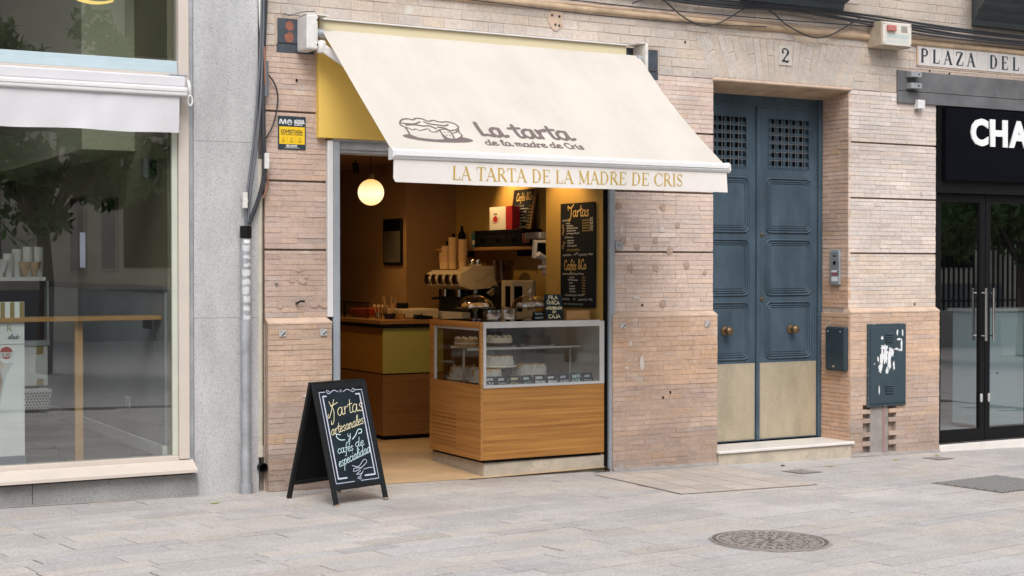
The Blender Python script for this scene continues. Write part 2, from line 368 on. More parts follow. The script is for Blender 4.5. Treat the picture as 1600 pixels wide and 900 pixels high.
def translucent(m, fac):        # canvas lets part of the daylight through
    n = m.node_tree.nodes; l = m.node_tree.links; b = n['Principled BSDF']; o = n['Material Output']
    t = n.new('ShaderNodeBsdfTranslucent'); mx = n.new('ShaderNodeMixShader'); mx.inputs[0].default_value = fac
    src = b.inputs['Base Color'].links[0].from_socket if b.inputs['Base Color'].links else None
    if src: l.new(src, t.inputs[0])
    else: t.inputs[0].default_value = b.inputs['Base Color'].default_value
    l.new(b.outputs[0], mx.inputs[1]); l.new(t.outputs[0], mx.inputs[2]); l.new(mx.outputs[0], o.inputs[0])
translucent(M['fabric'], 0.32); translucent(M['white_pvc'], 0.12)
# ---------------------------------------------------------------- lettering: pen strokes laid on a surface as thin ribbons
def arc(cx, cy, rx, ry, a0, a1, n=10):
    return [(cx + rx * math.cos(R(a0 + (a1 - a0) * i / n)), cy + ry * math.sin(R(a0 + (a1 - a0) * i / n))) for i in range(n + 1)]
# handwriting: baseline 0, x-height 1, ascenders 2; (strokes, advance)
BOWL = [(.82, .9), (.5, 1.03), (.14, .75), (.08, .3), (.38, -.02), (.68, .25), (.82, .9)]
HAND = {
 'a': ([BOWL, [(.84, 1.0), (.80, .3), (.95, .0), (1.2, .14)]], 1.12),
 'c': ([[(.8, .8), (.5, 1.03), (.15, .75), (.1, .3), (.4, -.02), (.9, .2)]], .88),
 'd': ([BOWL, [(.98, 2.0), (.84, .9), (.80, .3), (.95, 0), (1.2, .14)]], 1.12),
 'e': ([[(.12, .45), (.6, .58), (.74, .85), (.5, 1.03), (.17, .75), (.12, .3), (.4, -.02), (.9, .2)]], .88),
 'f': ([[(1.0, 1.75), (.75, 2.05), (.5, 1.6), (.42, .6), (.32, -.7), (.02, -.85)], [(.05, .9), (.85, 1.0)]], .78),
 'i': ([[(.2, 1.0), (.18, .25), (.36, 0), (.6, .14)], [(.24, 1.42), (.27, 1.52)]], .5),
 'l': ([[(.1, .2), (.52, 1.5), (.46, 2.05), (.24, 1.6), (.2, .3), (.4, 0), (.66, .15)]], .58),
 'm': ([[(.1, 1), (.15, 0)], [(.15, .55), (.4, 1.02), (.58, .8), (.58, 0)], [(.58, .55), (.84, 1.02), (1.04, .8), (1.02, .2), (1.2, 0), (1.4, .14)]], 1.34),
 'n': ([[(.1, 1), (.15, 0)], [(.15, .55), (.45, 1.02), (.68, .8), (.66, .2), (.82, 0), (1.04, .14)]], .98),
 'o': ([[(.5, 1.02), (.15, .75), (.1, .3), (.42, -.02), (.78, .3), (.75, .8), (.5, 1.02)]], .9),
 'p': ([[(.2, 1.05), (.14, -.3), (.02, -1.1)], [(.18, .55), (.52, 1.03), (.86, .7), (.74, .15), (.4, 0), (.2, .2)]], .95),
 'r': ([[(.12, 1.0), (.18, 0)], [(.18, .5), (.4, .95), (.74, .92)]], .72),
 's': ([[(.72, .85), (.44, 1.03), (.18, .8), (.42, .5), (.66, .24), (.38, -.03), (.02, .12)]], .78),
 't': ([[(.42, 1.8), (.34, .3), (.5, 0), (.8, .15)], [(-.02, 1.12), (.8, 1.24)]], .74),
 'y': ([[(.1, 1.0), (.12, .5), (.4, .3), (.72, .62)], [(.86, 1.02), (.7, 0), (.46, -.85), (.12, -.75), (.3, -.3), (.9, .15)]], .92),
 'T': ([[(-.3, 1.2), (-.35, 1.9), (.2, 1.5), (.9, 1.75), (1.25, 2.15)], [(.62, 1.75), (.55, .6), (.3, -.5), (-.1, -.75), (-.1, -.35)]], 1.05),
 'L': ([[(.3, 1.95), (.22, .9), (.18, .08)], [(.18, .08), (.6, .14), (1.0, .0)]], .98),
 'C': ([[(1.05, 1.5), (.75, 1.95), (.3, 1.6), (.1, .8), (.35, .1), (.75, -.02), (1.15, .3)]], 1.12),
 '&': ([[(1.1, .7), (.6, 0), (.15, .2), (.3, .8), (.75, 1.5), (.5, 1.95), (.25, 1.5), (.6, .7), (1.1, .0)]], 1.2),
 ' ': ([], .6),
}
HAND['é'] = (HAND['e'][0] + [[(.5, 1.3), (.8, 1.65)]], .88)
HAND['X'] = ([[(-.35, .45), (-.5, .15), (-.25, 0), (.35, 1.2), (.75, 2.25)], [(-.1, 2.1), (.2, 1.5), (.55, .9), (.55, .1), (.35, -.75), (0., -.95), (.05, -.5)], [(.1, 1.45), (.8, 1.6), (1.3, 1.75)]], 1.15)   # flourished T
# block capitals 0..1
BLOCK = {
 'A': ([[(0, 0), (.35, 1), (.7, 0)], [(.14, .36), (.56, .36)]], .85), 'C': ([arc(.42, .5, .4, .5, 50, 310)], .82),
 'D': ([[(.05, 0), (.05, 1)], [(.05, 1)] + arc(.2, .5, .45, .5, 90, -90) + [(.05, 0)]], .8), 'E': ([[(.55, 1), (.05, 1), (.05, 0), (.55, 0)], [(.05, .52), (.48, .52)]], .68),
 'F': ([[(.55, 1), (.05, 1), (.05, 0)], [(.05, .52), (.45, .52)]], .64), 'I': ([[(.08, 0), (.08, 1)]], .28),
 'J': ([[(.45, 1), (.45, .25), (.3, 0), (.05, .1)]], .6), 'L': ([[(.05, 1), (.05, 0), (.52, 0)]], .6),
 'M': ([[(.04, 0), (.08, 1), (.4, .35), (.72, 1), (.78, 0)]], .95), 'N': ([[(.05, 0), (.05, 1), (.6, 0), (.6, 1)]], .78),
 'O': ([arc(.42, .5, .4, .5, 0, 360, 16)], .95), 'Q': ([arc(.42, .5, .4, .5, 0, 360, 16), [(.5, .25), (.85, -.05)]], .95),
 'P': ([[(.05, 0), (.05, 1)], [(.05, 1)] + arc(.25, .73, .32, .27, 90, -90) + [(.05, .46)]], .68),
 'R': ([[(.05, 0), (.05, 1)], [(.05, 1)] + arc(.25, .73, .32, .27, 90, -90) + [(.05, .46)], [(.28, .46), (.62, 0)]], .75),
 'S': ([[(.58, .82), (.32, 1.0), (.06, .76), (.32, .52), (.58, .26), (.3, 0), (.03, .18)]], .7), 'T': ([[(0, 1), (.66, 1)], [(.33, 1), (.33, 0)]], .74),
 'U': ([[(.05, 1), (.05, .3), (.32, 0), (.6, .3), (.6, 1)]], .76), 'V': ([[(0, 1), (.33, 0), (.66, 1)]], .76),
 'Z': ([[(.03, 1), (.6, 1), (.03, 0), (.6, 0)]], .74), 'G': ([arc(.42, .5, .4, .5, 50, 340) + [(.5, .42)]], .9), 'Y': ([[(0, 1), (.33, .5), (.66, 1)], [(.33, .5), (.33, 0)]], .76),
 ' ': ([], .4), 'H': ([[(.05, 0), (.05, 1)], [(.6, 0), (.6, 1)], [(.05, .5), (.6, .5)]], .78),
 '0': ([arc(.3, .5, .27, .5, 0, 360, 14)], .72), '1': ([[(.05, .8), (.25, 1), (.25, 0)]], .45), '2': ([[(.05, .8), (.3, 1), (.55, .75), (.05, 0), (.58, 0)]], .7),
 '3': ([[(.05, .9), (.35, 1), (.52, .75), (.25, .53), (.55, .28), (.3, 0), (.03, .12)]], .7), '5': ([[(.52, 1), (.1, 1), (.08, .55), (.35, .62), (.56, .3), (.3, 0), (.03, .12)]], .7),
 '6': ([[(.5, .95), (.15, .6), (.08, .25), (.3, 0), (.52, .25), (.3, .52), (.1, .3)]], .7), '9': ([[(.5, .7), (.3, .48), (.08, .72), (.3, 1), (.52, .75), (.4, .2), (.15, 0)]], .7), ',': ([[(.12, .1), (.02, -.15)]], .28),
}
BLOCK['Ú'] = (BLOCK['U'][0] + [[(.28, 1.15), (.48, 1.38)]], .76); BLOCK['Í'] = (BLOCK['I'][0] + [[(.05, 1.15), (.22, 1.36)]], .28)
# roman capitals with serifs: (points, width) pairs, cap height 1
def _sf(x, y, h=.13): return ([(x - h, y), (x + h, y)], .045)
TK, TN = .155, .06
ROMAN = {
 'L': ([([(.2, 0), (.2, 1)], TK), _sf(.2, .98), ([(.06, .025), (.68, .025)], .05), ([(.66, .02), (.70, .26)], .06)], .78),
 'A': ([([(.10, .0), (.44, 1)], TN), ([(.42, 1), (.80, 0)], TK), ([(.24, .35), (.62, .35)], .05), _sf(.09, .02, .12), _sf(.80, .02, .16)], .93),
 'T': ([([(.40, 0), (.40, 1)], TK), ([(.03, .975), (.77, .975)], .05), ([(.03, .99), (.01, .74)], .055), ([(.77, .99), (.79, .74)], .055), _sf(.40, .02, .17)], .83),
 'R': ([([(.2, 0), (.2, 1)], TK), _sf(.2, .98), _sf(.2, .02), ([(.2, .975)] + arc(.40, .745, .24, .23, 90, -90) + [(.2, .515)], .075), ([(.62, .82), (.64, .74), (.62, .66)], .13), ([(.42, .52), (.80, .02)], TK), _sf(.82, .02, .1)], .92),
 'D': ([([(.2, 0), (.2, 1)], TK), _sf(.17, .98, .1), _sf(.17, .02, .1), ([(.2, .975)] + arc(.40, .5, .42, .475, 90, -90, 14) + [(.2, .025)], .06), (arc(.40, .5, .40, .42, 48, -48), .15)], .98),
 'E': ([([(.2, 0), (.2, 1)], TK), ([(.06, .975), (.68, .975)], .05), ([(.06, .025), (.70, .025)], .05), ([(.2, .52), (.52, .52)], .05), ([(.67, .99), (.69, .76)], .055), ([(.68, .01), (.72, .26)], .055), ([(.52, .62), (.52, .42)], .05)], .80),
 'M': ([([(.16, 0), (.16, 1)], TN), ([(.16, 1), (.54, .06)], TK), ([(.54, .06), (.92, 1)], TN), ([(.93, 0), (.93, 1)], TK), _sf(.16, .02, .13), _sf(.93, .02, .16), _sf(.10, .98, .09), _sf(.96, .98, .1)], 1.13),
 'C': ([(arc(.5, .5, .42, .49, 40, 320, 20), .07), (arc(.49, .5, .40, .42, 125, 235), .15), ([(.82, .98), (.84, .70)], .055), ([(.86, .26), (.82, .14)], .05)], .92),
 'I': ([([(.2, 0), (.2, 1)], TK), _sf(.2, .98, .15), _sf(.2, .02, .15)], .42),
 'S': ([(catmull([(.56, .80), (.36, .965), (.13, .80), (.18, .62), (.46, .44), (.60, .25), (.36, .03), (.10, .22)], 4), .08), (catmull([(.16, .66), (.34, .52), (.5, .40)], 4), .16), ([(.57, .98), (.58, .70)], .05), ([(.08, .30), (.08, .02)], .05)], .70),
 'P': ([([(.2, 0), (.2, 1)], TK), _sf(.2, .98), _sf(.2, .02, .15), ([(.2, .975)] + arc(.42, .73, .26, .245, 90, -90) + [(.2, .485)], .075), (arc(.42, .73, .25, .2, 45, -45), .14)], .80),
 'Z': ([([(.08, .975), (.68, .975)], .05), ([(.66, .97), (.12, .03)], TK), ([(.08, .025), (.72, .025)], .05), ([(.09, .99), (.06, .72)], .055), ([(.72, .01), (.74, .28)], .055)], .80),
 '2': ([(catmull([(.10, .72), (.16, .93), (.38, .985), (.60, .86), (.60, .66), (.40, .42), (.12, .08)], 5), .09), (catmull([(.60, .84), (.62, .72), (.54, .58)], 4), .16), (catmull([(.08, .06), (.25, .14), (.48, .06), (.68, .16)], 4), .13), (arc(.15, .72, .05, .05, 0, 360, 8), .08)], .75),
 ' ': ([], .44),
}
def text_w(t, font): return sum(font[c][1] for c in t)
def write(mb, t, font, fn, x, y, size, wd, width=None, w0=0.0008, slant=0.0, jit=0.0, arcf=None, smooth=None, bold=1.0, asc=1.0):
    """lay the strokes of t on the surface fn(u, v, w), starting at u=x, baseline v=y"""
    sx = size if width is None else width / text_w(t, font)
    u = x; k = 0
    for c in t:
        st, adv = font[c]
        jy = random.uniform(-jit, jit) * size; rot = random.uniform(-jit, jit)
        for s_ in st:
            if font is ROMAN: pts, ww = s_; ww = ww * size * bold
            else:
                pts, ww = s_, wd
                if font is HAND: pts = catmull(pts, 5)
            q = []
            for a, b in pts:
                if asc != 1.0 and b > 1: b = 1 + (b - 1) * asc
                yy = y + jy + b * size + rot * a * size; xx = u + a * sx + slant * b * size
                if arcf: yy += arcf(xx)
                q.append((xx, yy))
            k += 1
            mb.ribbon(q, ww, fn, w0 + 0.00012 * (k % 7), caps=(font is not ROMAN))
        u += adv * sx
    return u
def scribble(mb, fn, x, y, length, h, wd, w0=0.0008):
    n = max(4, int(length / (h * .42))); pts = []
    for i in range(n):
        pts.append((x + length * i / (n - 1), y + (h * random.uniform(.55, 1.0) if i % 2 else h * random.uniform(-.1, .25))))
    mb.ribbon(pts, wd, fn, w0, caps=False)
def sans(name, t, size, mat_, parent, fn_matrix, weight=0.0, ext=0.001, align='LEFT', width=None, label=None):
    cu = bpy.data.curves.new(name, 'FONT'); cu.body = t; cu.size = size; cu.extrude = ext; cu.offset = weight; cu.align_x = align; cu.resolution_u = 3
    tmp = bpy.data.objects.new('tmp', cu); COL.objects.link(tmp)
    dg = bpy.context.evaluated_depsgraph_get(); me = bpy.data.meshes.new_from_object(tmp.evaluated_get(dg)); 
    bpy.data.objects.remove(tmp); bpy.data.curves.remove(cu)
    if width:
        xs = [v.co.x for v in me.vertices]; k = width / (max(xs) - min(xs)); me.transform(Matrix.Diagonal((k, 1, 1, 1)))
    me.transform(fn_matrix); me.materials.clear()
    o = place(name, me, mat_, parent)
    if label: o['label'] = label
    return o
def face_front(x, y, z):     # text plane facing the street (-Y), origin at x, y, z
    return Matrix.Translation((x, y, z)) @ Matrix.Rotation(R(90), 4, 'X')
def onfront(y): return lambda u, v, w_: (u, y - w_, v)        # surface facing -Y at depth y
def onleft(x): return lambda u, v, w_: (x - w_, -u, v)        # surface facing -X; u runs towards the street
# ================================================================ ground and pavement
gmb = MB(); XA, XB, YA, YB = -70, 70, -60, 0.02
gmb.add([(XA, YA, gz(XA) - .016), (XB, YA, gz(XB) - .016), (XB, YB, gz(XB) - .016), (XA, YB, gz(XA) - .016)], [(0, 1, 2, 3)])
structure(gmb.build('ground', M['street']))
jm = MB(); jm.add([(-7, -7, gz(-7) - .0035), (9, -7, gz(9) - .0035), (9, .02, gz(9) - .0035), (-7, .02, gz(-7) - .0035)], [(0, 1, 2, 3)])
pavement = structure(jm.build('pavement', M['ground']))

def slab_unit(name, ch=0.012, chz=0.05, hgt=1.0):     # a unit slab with chamfered top edge (x, y in -.5...5, top at 0)
    a, b = .5, .5 - ch
    v = [(-a, -a, -hgt), (a, -a, -hgt), (a, a, -hgt), (-a, a, -hgt), (-a, -a, -chz), (a, -a, -chz), (a, a, -chz), (-a, a, -chz), (-b, -b, 0), (b, -b, 0), (b, b, 0), (-b, b, 0)]
    f = [(8, 9, 10, 11)] + [(i, (i + 1) % 4, 4 + (i + 1) % 4, 4 + i) for i in range(4)] + [(4 + i, 4 + (i + 1) % 4, 8 + (i + 1) % 4, 8 + i) for i in range(4)]
    me = bpy.data.meshes.new(name); me.from_pydata(v, [], f)
    at = me.attributes.new('tint', 'FLOAT_COLOR', 'FACE'); at.data.foreach_set('color', [1.0] * (4 * len(f)))
    me.update(); return me, v, f
pav_me, PV, PF = slab_unit('paver', .002, .03); pav_me.materials.append(M['paver'])
PA = R(9.0); rng = random.Random(3)
slabs = []
v0 = -7.2
while v0 < 2.2:
    wd = rng.choice([.13, .16, .16, .2, .2, .24]); u0 = -8.5 + rng.random() * .6
    while u0 < 9.5:
        ln = rng.choice([.36, .48, .6, .6, .72, .8]); cu, cv = u0 + ln / 2, v0 + wd / 2
        x, y = cu * math.cos(PA) - cv * math.sin(PA), cu * math.sin(PA) + cv * math.cos(PA)
        if -6.6 < x < 8.6 and -6.6 < y < -0.02 + .5 * wd:
            t = rng.gauss(0, .042); p = rng.random()
            c = (1 + t, 1 + t, 1 + t) if p < .62 else ((1.035 + t, 1.0 + t, .965 + t) if p < .9 else (.93 + t, .945 + t, .97 + t))
            slabs.append((shows((x, y, gz(x)), ln * wd), x, y, ln - rng.choice([.004, .005, .007, .011]), wd - rng.choice([.003, .004, .006, .009]), c + (1,), rng.uniform(-.0012, .0012), rng.uniform(-.002, .002), rng.uniform(-.003, .003)))
        u0 += ln
    v0 += wd
slabs.sort(key=lambda q: -q[0])
rest = MB(); rc = []
for i, (sh, x, y, ln, wd, c, dz, tx, ty) in enumerate(slabs):
    rot = Matrix.Rotation(math.atan(-GB) + ty, 4, 'Y') @ Matrix.Rotation(tx, 4, 'X') @ Matrix.Rotation(PA, 4, 'Z')
    if i < 300:
        o = place('paver', pav_me, None, pavement, loc=(x, y, gz(x) + dz), rot=rot.to_euler(), scale=(ln, wd, .03)); o.color = c
    else:
        mm = Matrix.Translation((x, y, gz(x) + dz)) @ rot @ Matrix.Diagonal((ln, wd, .03, 1))
        rest.add([mm @ Vector(q) for q in PV], PF); rc += [c] * len(PF)
rp = rest.build('paving', M['paver'], pavement, cols=rc); rp['kind'] = 'stuff'

# ================================================================ brick building (its facade is the plane y = 0)
brick_house = thing('brick_building', 'pale pink brick facade with grooved pilasters around the cafe and the blue door', 'building', (1.2, 0.2, 0))
bk_me = []
def brick_unit(seed):
    r_ = random.Random(seed); a = .5; j = lambda s: r_.uniform(-s, s)
    v = [(-a, .5, -a), (a, .5, -a), (a, .5, a), (-a, .5, a)]
    v += [(-a, -.40, -a), (a, -.40, -a), (a, -.40, a), (-a, -.40, a)]
    b, c = .492, .455
    v += [(-b + j(.006), -.5 + j(.05), -c + j(.02)), (b + j(.006), -.5 + j(.05), -c + j(.02)), (b + j(.006), -.5 + j(.05), c + j(.02)), (-b + j(.006), -.5 + j(.05), c + j(.02))]
    f = [(8, 9, 10, 11)] + [(i, (i + 1) % 4, 4 + (i + 1) % 4, 4 + i) for i in range(4)] + [(4 + i, 4 + (i + 1) % 4, 8 + (i + 1) % 4, 8 + i) for i in range(4)]
    return v, f
BU = [brick_unit(s) for s in range(5)]
for k, (v, f) in enumerate(BU):
    me = bpy.data.meshes.new('brick'); me.from_pydata(v, [], f)
    at = me.attributes.new('tint', 'FLOAT_COLOR', 'FACE'); at.data.foreach_set('color', [1.0] * (4 * len(f)))
    me.materials.append(M['brick']); me.update(); bk_me.append(me)
bricks = []      # (shows, matrix, colour, unit)
BASE = (0.60, 0.47, 0.39)
rb = random.Random(11)
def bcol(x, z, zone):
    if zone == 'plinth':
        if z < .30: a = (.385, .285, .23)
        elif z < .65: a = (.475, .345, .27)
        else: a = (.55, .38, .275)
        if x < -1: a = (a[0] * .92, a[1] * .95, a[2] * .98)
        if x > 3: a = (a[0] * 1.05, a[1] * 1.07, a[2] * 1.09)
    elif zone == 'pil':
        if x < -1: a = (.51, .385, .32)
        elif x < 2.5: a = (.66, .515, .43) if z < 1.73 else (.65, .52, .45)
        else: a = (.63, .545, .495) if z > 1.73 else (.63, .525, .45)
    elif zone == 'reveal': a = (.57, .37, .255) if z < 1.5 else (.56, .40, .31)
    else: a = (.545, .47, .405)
    s = rb.gauss(0, .038 if zone != 'top' else .03); w_ = rb.gauss(0, .018)
    if rb.random() < .06: w_ += .045
    return tuple(max(.1, (q + d_) / b0) for q, d_, b0 in zip((a[0] * (1 + s), a[1] * (1 + s), a[2] * (1 + s)), (w_ * .5, 0, -w_ * .5), BASE)) + (1,)
def add_brick(x, y, z, ln, h, zone, face='front', rz=0.0, dep=.03):
    j = rb.uniform(-.0015, .0015)
    if face == 'front': m_ = Matrix.Translation((x, y + dep / 2 + j, z)) @ Matrix.Rotation(rb.uniform(-.003, .003) + rz, 4, 'Y') @ Matrix.Diagonal((ln, dep, h, 1))
    else: m_ = Matrix.Translation((x + dep / 2 + j, y, z)) @ Matrix.Rotation(R(-90), 4, 'Z') @ Matrix.Diagonal((ln, dep, h, 1))
    sh = shows((x, y, z), ln * h * (1.0 if face == 'front' else .35))
    bricks.append((sh, m_, bcol(x, z, zone), rb.randrange(5)))
def courses(u0, u1, z0, z1, n, zone, y=0.0, face='front', x=0.0, lens=((.245, 3), (.12, 2), (.18, 1)), gap=.0024, hole=None, groove=0.0):
    ch = (z1 - z0) / n
    pool = [l for l, k in lens for _ in range(k)]
    for i in range(n):
        zc = z0 + ch * (i + .5); h = ch - gap
        if groove and i == n - 1: zc -= groove / 2; h -= groove
        spans = [(u0, u1)]
        if hole:
            for a, b in hole(zc - ch * .4, zc + ch * .4):
                ns = []
                for p, q in spans:
                    if b <= p or a >= q: ns.append((p, q)); continue
                    if a > p: ns.append((p, a))
                    if b < q: ns.append((b, q))
                spans = ns
        for p, q in spans:
            u = p - (rb.random() * .12 if False else 0); first = True
            while u < q - .012:
                l = rb.choice(pool)
                if first and i % 2: l = .12
                first = False
                if q - (u + l) < .06: l = q - u
                g = gap * rb.uniform(.7, 1.3)
                if face == 'front': add_brick(u + l / 2, y, zc, l - g, h, zone)
                else: add_brick(x, u + l / 2, zc, l - g, h, zone, 'side')
                u += l
GA, GBv, GC, PT = 2.694, 2.211, 1.730, 1.249
for (xa, xb, pa, pb) in ((-1.965, -1.507, -1.958, -1.481), (.906, 1.888, .884, 1.903), (3.338, 4.365, 3.325, 4.375)):
    zb = gz((xa + xb) / 2)
    hole = None
    if xa > 3: hole = lambda a, b: ([(3.47, 3.56), (3.77, 3.86)] if (b < .40 and int((a + b) / 2 / .0368) % 2 == 0) else []) + ([(3.56, 3.77)] if b < .40 else [])
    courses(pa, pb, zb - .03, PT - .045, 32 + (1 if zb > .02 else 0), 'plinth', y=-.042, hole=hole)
    for za, zc_ in ((PT, GC), (GC, GBv), (GBv, GA)):
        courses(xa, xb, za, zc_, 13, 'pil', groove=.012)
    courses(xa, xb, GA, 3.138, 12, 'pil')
    # backing and the splayed top of the plinth
    B(xa + .002, xb - .002, .030, .34, zb - .1, 3.14).build('wall', M['mortar'], brick_house)
    for za, zc_ in ((PT, GC - .013), (GC, GBv - .013), (GBv, GA - .013), (GA, 3.139)): B(xa + .002, xb - .002, .0032, .0298, za + .001, zc_).build('mortar_bed', M['mortar'], brick_house)
    if xa < 3: B(pa + .002, pb - .002, -.0388, .30, zb - .1, PT - .046).build('plinth', M['mortar'], brick_house)
    else:
        B(pa + .002, 3.470, -.0388, .30, zb - .1, PT - .046).build('plinth', M['mortar'], brick_house); B(3.860, pb - .002, -.0388, .30, zb - .1, PT - .046).build('plinth', M['mortar'], brick_house)
        B(3.4705, 3.8595, -.0388, .30, .401, PT - .046).build('plinth', M['mortar'], brick_house); B(3.4705, 3.8595, .012, .30, zb - .1, .4005).build('plinth_recess', M['mortar'], brick_house)
    sm = MB(); sm.add([(pa, -.044, PT - .045), (pb, -.044, PT - .045), (pb, -.044, PT - .033), (pa, -.044, PT - .033), (xa, .002, PT), (xb, .002, PT), (pa, .05, PT - .045), (pb, .05, PT - .045), (xa, .05, PT), (xb, .05, PT)],
                      [(0, 1, 2, 3), (3, 2, 5, 4), (0, 3, 4, 8, 6), (1, 7, 9, 5, 2), (4, 5, 9, 8), (0, 6, 7, 1)])
    sm.build('plinth_moulding', M['moulding'], brick_house)
# door reveal, right side (faces left) and left side
courses(-.03, .36, .10, PT - .045, 30, 'reveal', face='side', x=3.3205, lens=((.245, 2), (.12, 2)))
courses(.0, .36, PT, 3.11, 50, 'reveal', face='side', x=3.334, lens=((.245, 2), (.12, 2)))
# wall above: large blocks from 3.14 up, leaving out the sign box, steel plates, flat arch, beam
def top_hole(a, b):
    h = []; m_ = (a + b) / 2
    if m_ < 3.34: h.append((-1.585, 1.005))
    if 3.09 < m_ < 3.35: h += [(-1.89, -1.585), (1.005, 1.352)]
    if m_ < 3.505:
        t = (m_ - 3.148) / .357; h.append((1.885 - .19 * t, 3.338 + .205 * t))
    if m_ < 3.345: h.append((3.885, 9))
    return h
courses(-1.965, 6.4, 3.141, 3.585, 6, 'top', lens=((.20, 2), (.24, 3), (.13, 1), (.17, 1)), gap=.0035, hole=top_hole)
courses(-1.965, 6.4, 3.655, 4.10, 6, 'top', lens=((.20, 2), (.24, 3), (.13, 1)), gap=.0035)
# flat arch over the door: splayed voussoirs in two tiers
NV = 25
for i in range(NV):
    for (za, zb_) in ((0.0, .62), (.62, 1.0)) if i % 3 == 1 else ((0.0, 1.0),):
        def pt(t, k): return (1.885 - .19 * t) + ((3.338 + .205 * t) - (1.885 - .19 * t)) * k / NV, 3.150 + .352 * t
        x0, z0 = pt(za, i + .5); x1, z1 = pt(zb_, i + .5)
        wdt = ((1.453 + .395 * (za + zb_) / 2) / NV) - .004
        add_brick((x0 + x1) / 2, 0.0, (z0 + z1) / 2, wdt, math.hypot(x1 - x0, z1 - z0) - .004, 'top', rz=math.atan2(x1 - x0, z1 - z0))
bricks.sort(key=lambda q: -q[0])
rest = MB(); rc = []
for i, (sh, m_, c, k) in enumerate(bricks):
    if i < 300:
        o = place('brick', bk_me[k], None, brick_house); lo, ro, sc = m_.decompose(); o.location = lo; o.rotation_euler = ro.to_euler(); o.scale = sc; o.color = c
    else:
        v, f = BU[k]; rest.add([m_ @ Vector(q) for q in v], f); rc += [c] * len(f)
rp = rest.build('brickwork', M['brick'], brick_house, cols=rc); rp['kind'] = 'stuff'
# wall body above the openings
B(-1.963, 6.4, .0032, .34, 3.142, 4.7).build('upper_wall', M['mortar'], brick_house)
B(3.336, 3.44, .37, .6, -.05, 3.142).build('door_jamb', M['mortar'], brick_house)
B(3.341, 4.36, .34, .9, -.05, 3.142).build('side_wall', M['mortar'], brick_house)
B(1.80, 1.888, .34, .9, -.05, 3.142).build('side_wall', M['mortar'], brick_house)
# soffit of the door lintel with its rounded nose
sm = MB(); sm.add([(1.887, -.012, 3.150), (3.340, -.012, 3.150), (3.340, -.012, 3.128), (1.887, -.012, 3.128), (1.887, .36, 3.075), (3.340, .36, 3.075), (1.887, .36, 3.150), (3.340, .36, 3.150)],
    [(0, 3, 2, 1), (3, 4, 5, 2), (0, 1, 7, 6), (4, 6, 7, 5), (0, 6, 4, 3), (1, 2, 5, 7)])
sm.build('lintel', M['roll'], brick_house)
MB().tube([(1.875, -.008, 3.139), (3.352, -.008, 3.139)], .014, 10).build('lintel_nosing', M['moulding'], brick_house, smooth=50)
# horizontal roll moulding below the cornice
MB().tube([(-1.965 + 8.37 * i / 20, -.004, 3.602 + rb.uniform(-.002, .002)) for i in range(21)], .030, 12).build('roll_moulding', M['roll'], brick_house, smooth=60)
B(-1.965, 6.4, -.006, .03, 3.630, 3.652).build('string_course', M['moulding'], brick_house, bev=.004)
# chipped channel in the right-hand plinth filled with cement, a corrugated tube showing in it
B(3.562, 3.768, -.034, .011, gz(3.6) - .04, .40).build('cement_channel', M['cement'], brick_house)
mb = MB(); z = gz(3.7) - .01
while z < .37:
    mb.cyl((3.716, -.034, z), (3.716, -.034, z + .009), .013, n=10); z += .0135
mb.build('corrugated_tube', mat('pink_tube', (.42, .25, .24), .7), brick_house)
# glue marks, filler patches and holes on the pilasters
def blob(x, z, rx, rz, y, m_, nm, seed):
    r_ = random.Random(seed); n = 14; pts = []
    for i in range(n):
        a = 2 * math.pi * i / n; k = r_.uniform(.82, 1.1); pts.append((x + rx * k * math.cos(a), z + rz * k * math.sin(a)))
    o = MB().prism(pts, lambda u, v, w_: (u, y - w_, v), .0012); o.build(nm, m_, brick_house)
PXM = [(.964, 2.085, .03), (1.385, 2.085, .03), (1.53, 1.945, .025), (1.005, 1.815, .03), (1.14, 1.76, .028), (1.452, 1.735, .033), (1.31, 1.815, .022), (1.385, 1.31, .034), (1.62, 1.62, .03), (1.07, 1.60, .03), (1.315, 1.60, .03), (1.80, 1.56, .02)]
for i, (x, z, r_) in enumerate(PXM): blob(x, z, r_, r_, -.0045, M['stain'], 'glue_mark', i)
for i, (x, z, a, b) in enumerate([(-1.715, 1.585, .03, .016), (-1.665, 1.535, .022, .012), (-1.77, 1.51, .022, .022), (-1.69, 1.505, .035, .02), (-1.855, 1.345, .026, .032), (-1.60, 1.345, .034, .03), (-1.53, 1.34, .036, .026), (-1.535, 1.68, .016, .035)]):
    blob(x, z, a, b, -.0045, M['stain'], 'glue_mark', 40 + i)
for i, (x, z, a, b, y) in enumerate([(.985, 1.90, .018, .035, -.0045), (1.375, 1.905, .03, .022, -.0045), (1.41, 1.345, .022, .014, -.0045), (1.13, 1.365, .034, .018, -.0045), (1.045, 1.0, .012, .022, -.0465), (1.155, .845, .022, .060, -.0465), (1.01, .81, .02, .010, -.0465), (-1.66, .70, .05, .013, -.0465)]):
    blob(x, z, a, b, y, M['filler'], 'filler_patch', 80 + i)
for i, (x, z, y) in enumerate([(1.185, 1.30, -.0045), (1.43, .60, -.0465), (1.36, .56, -.0465), (4.11, 1.275, -.0045), (-1.73, 2.91, -.0045), (1.60, 3.42, -.0045), (4.28, 3.36, -.0045), (4.52, 3.35, -.0045)]):
    blob(x, z, .009, .011, y, M['black_mat'], 'drill_hole', 120 + i)
# round plaster plug high on the wall
blob(.378, 3.505, .075, .095, -.004, M['moulding'], 'plaster_patch', 200)
for dx, dz in ((-.03, .03), (.035, .025), (.0, -.04), (.035, -.045)): blob(.378 + dx, 3.505 + dz, .011, .011, -.0065, M['leaf_dark'], 'drill_hole', 210)
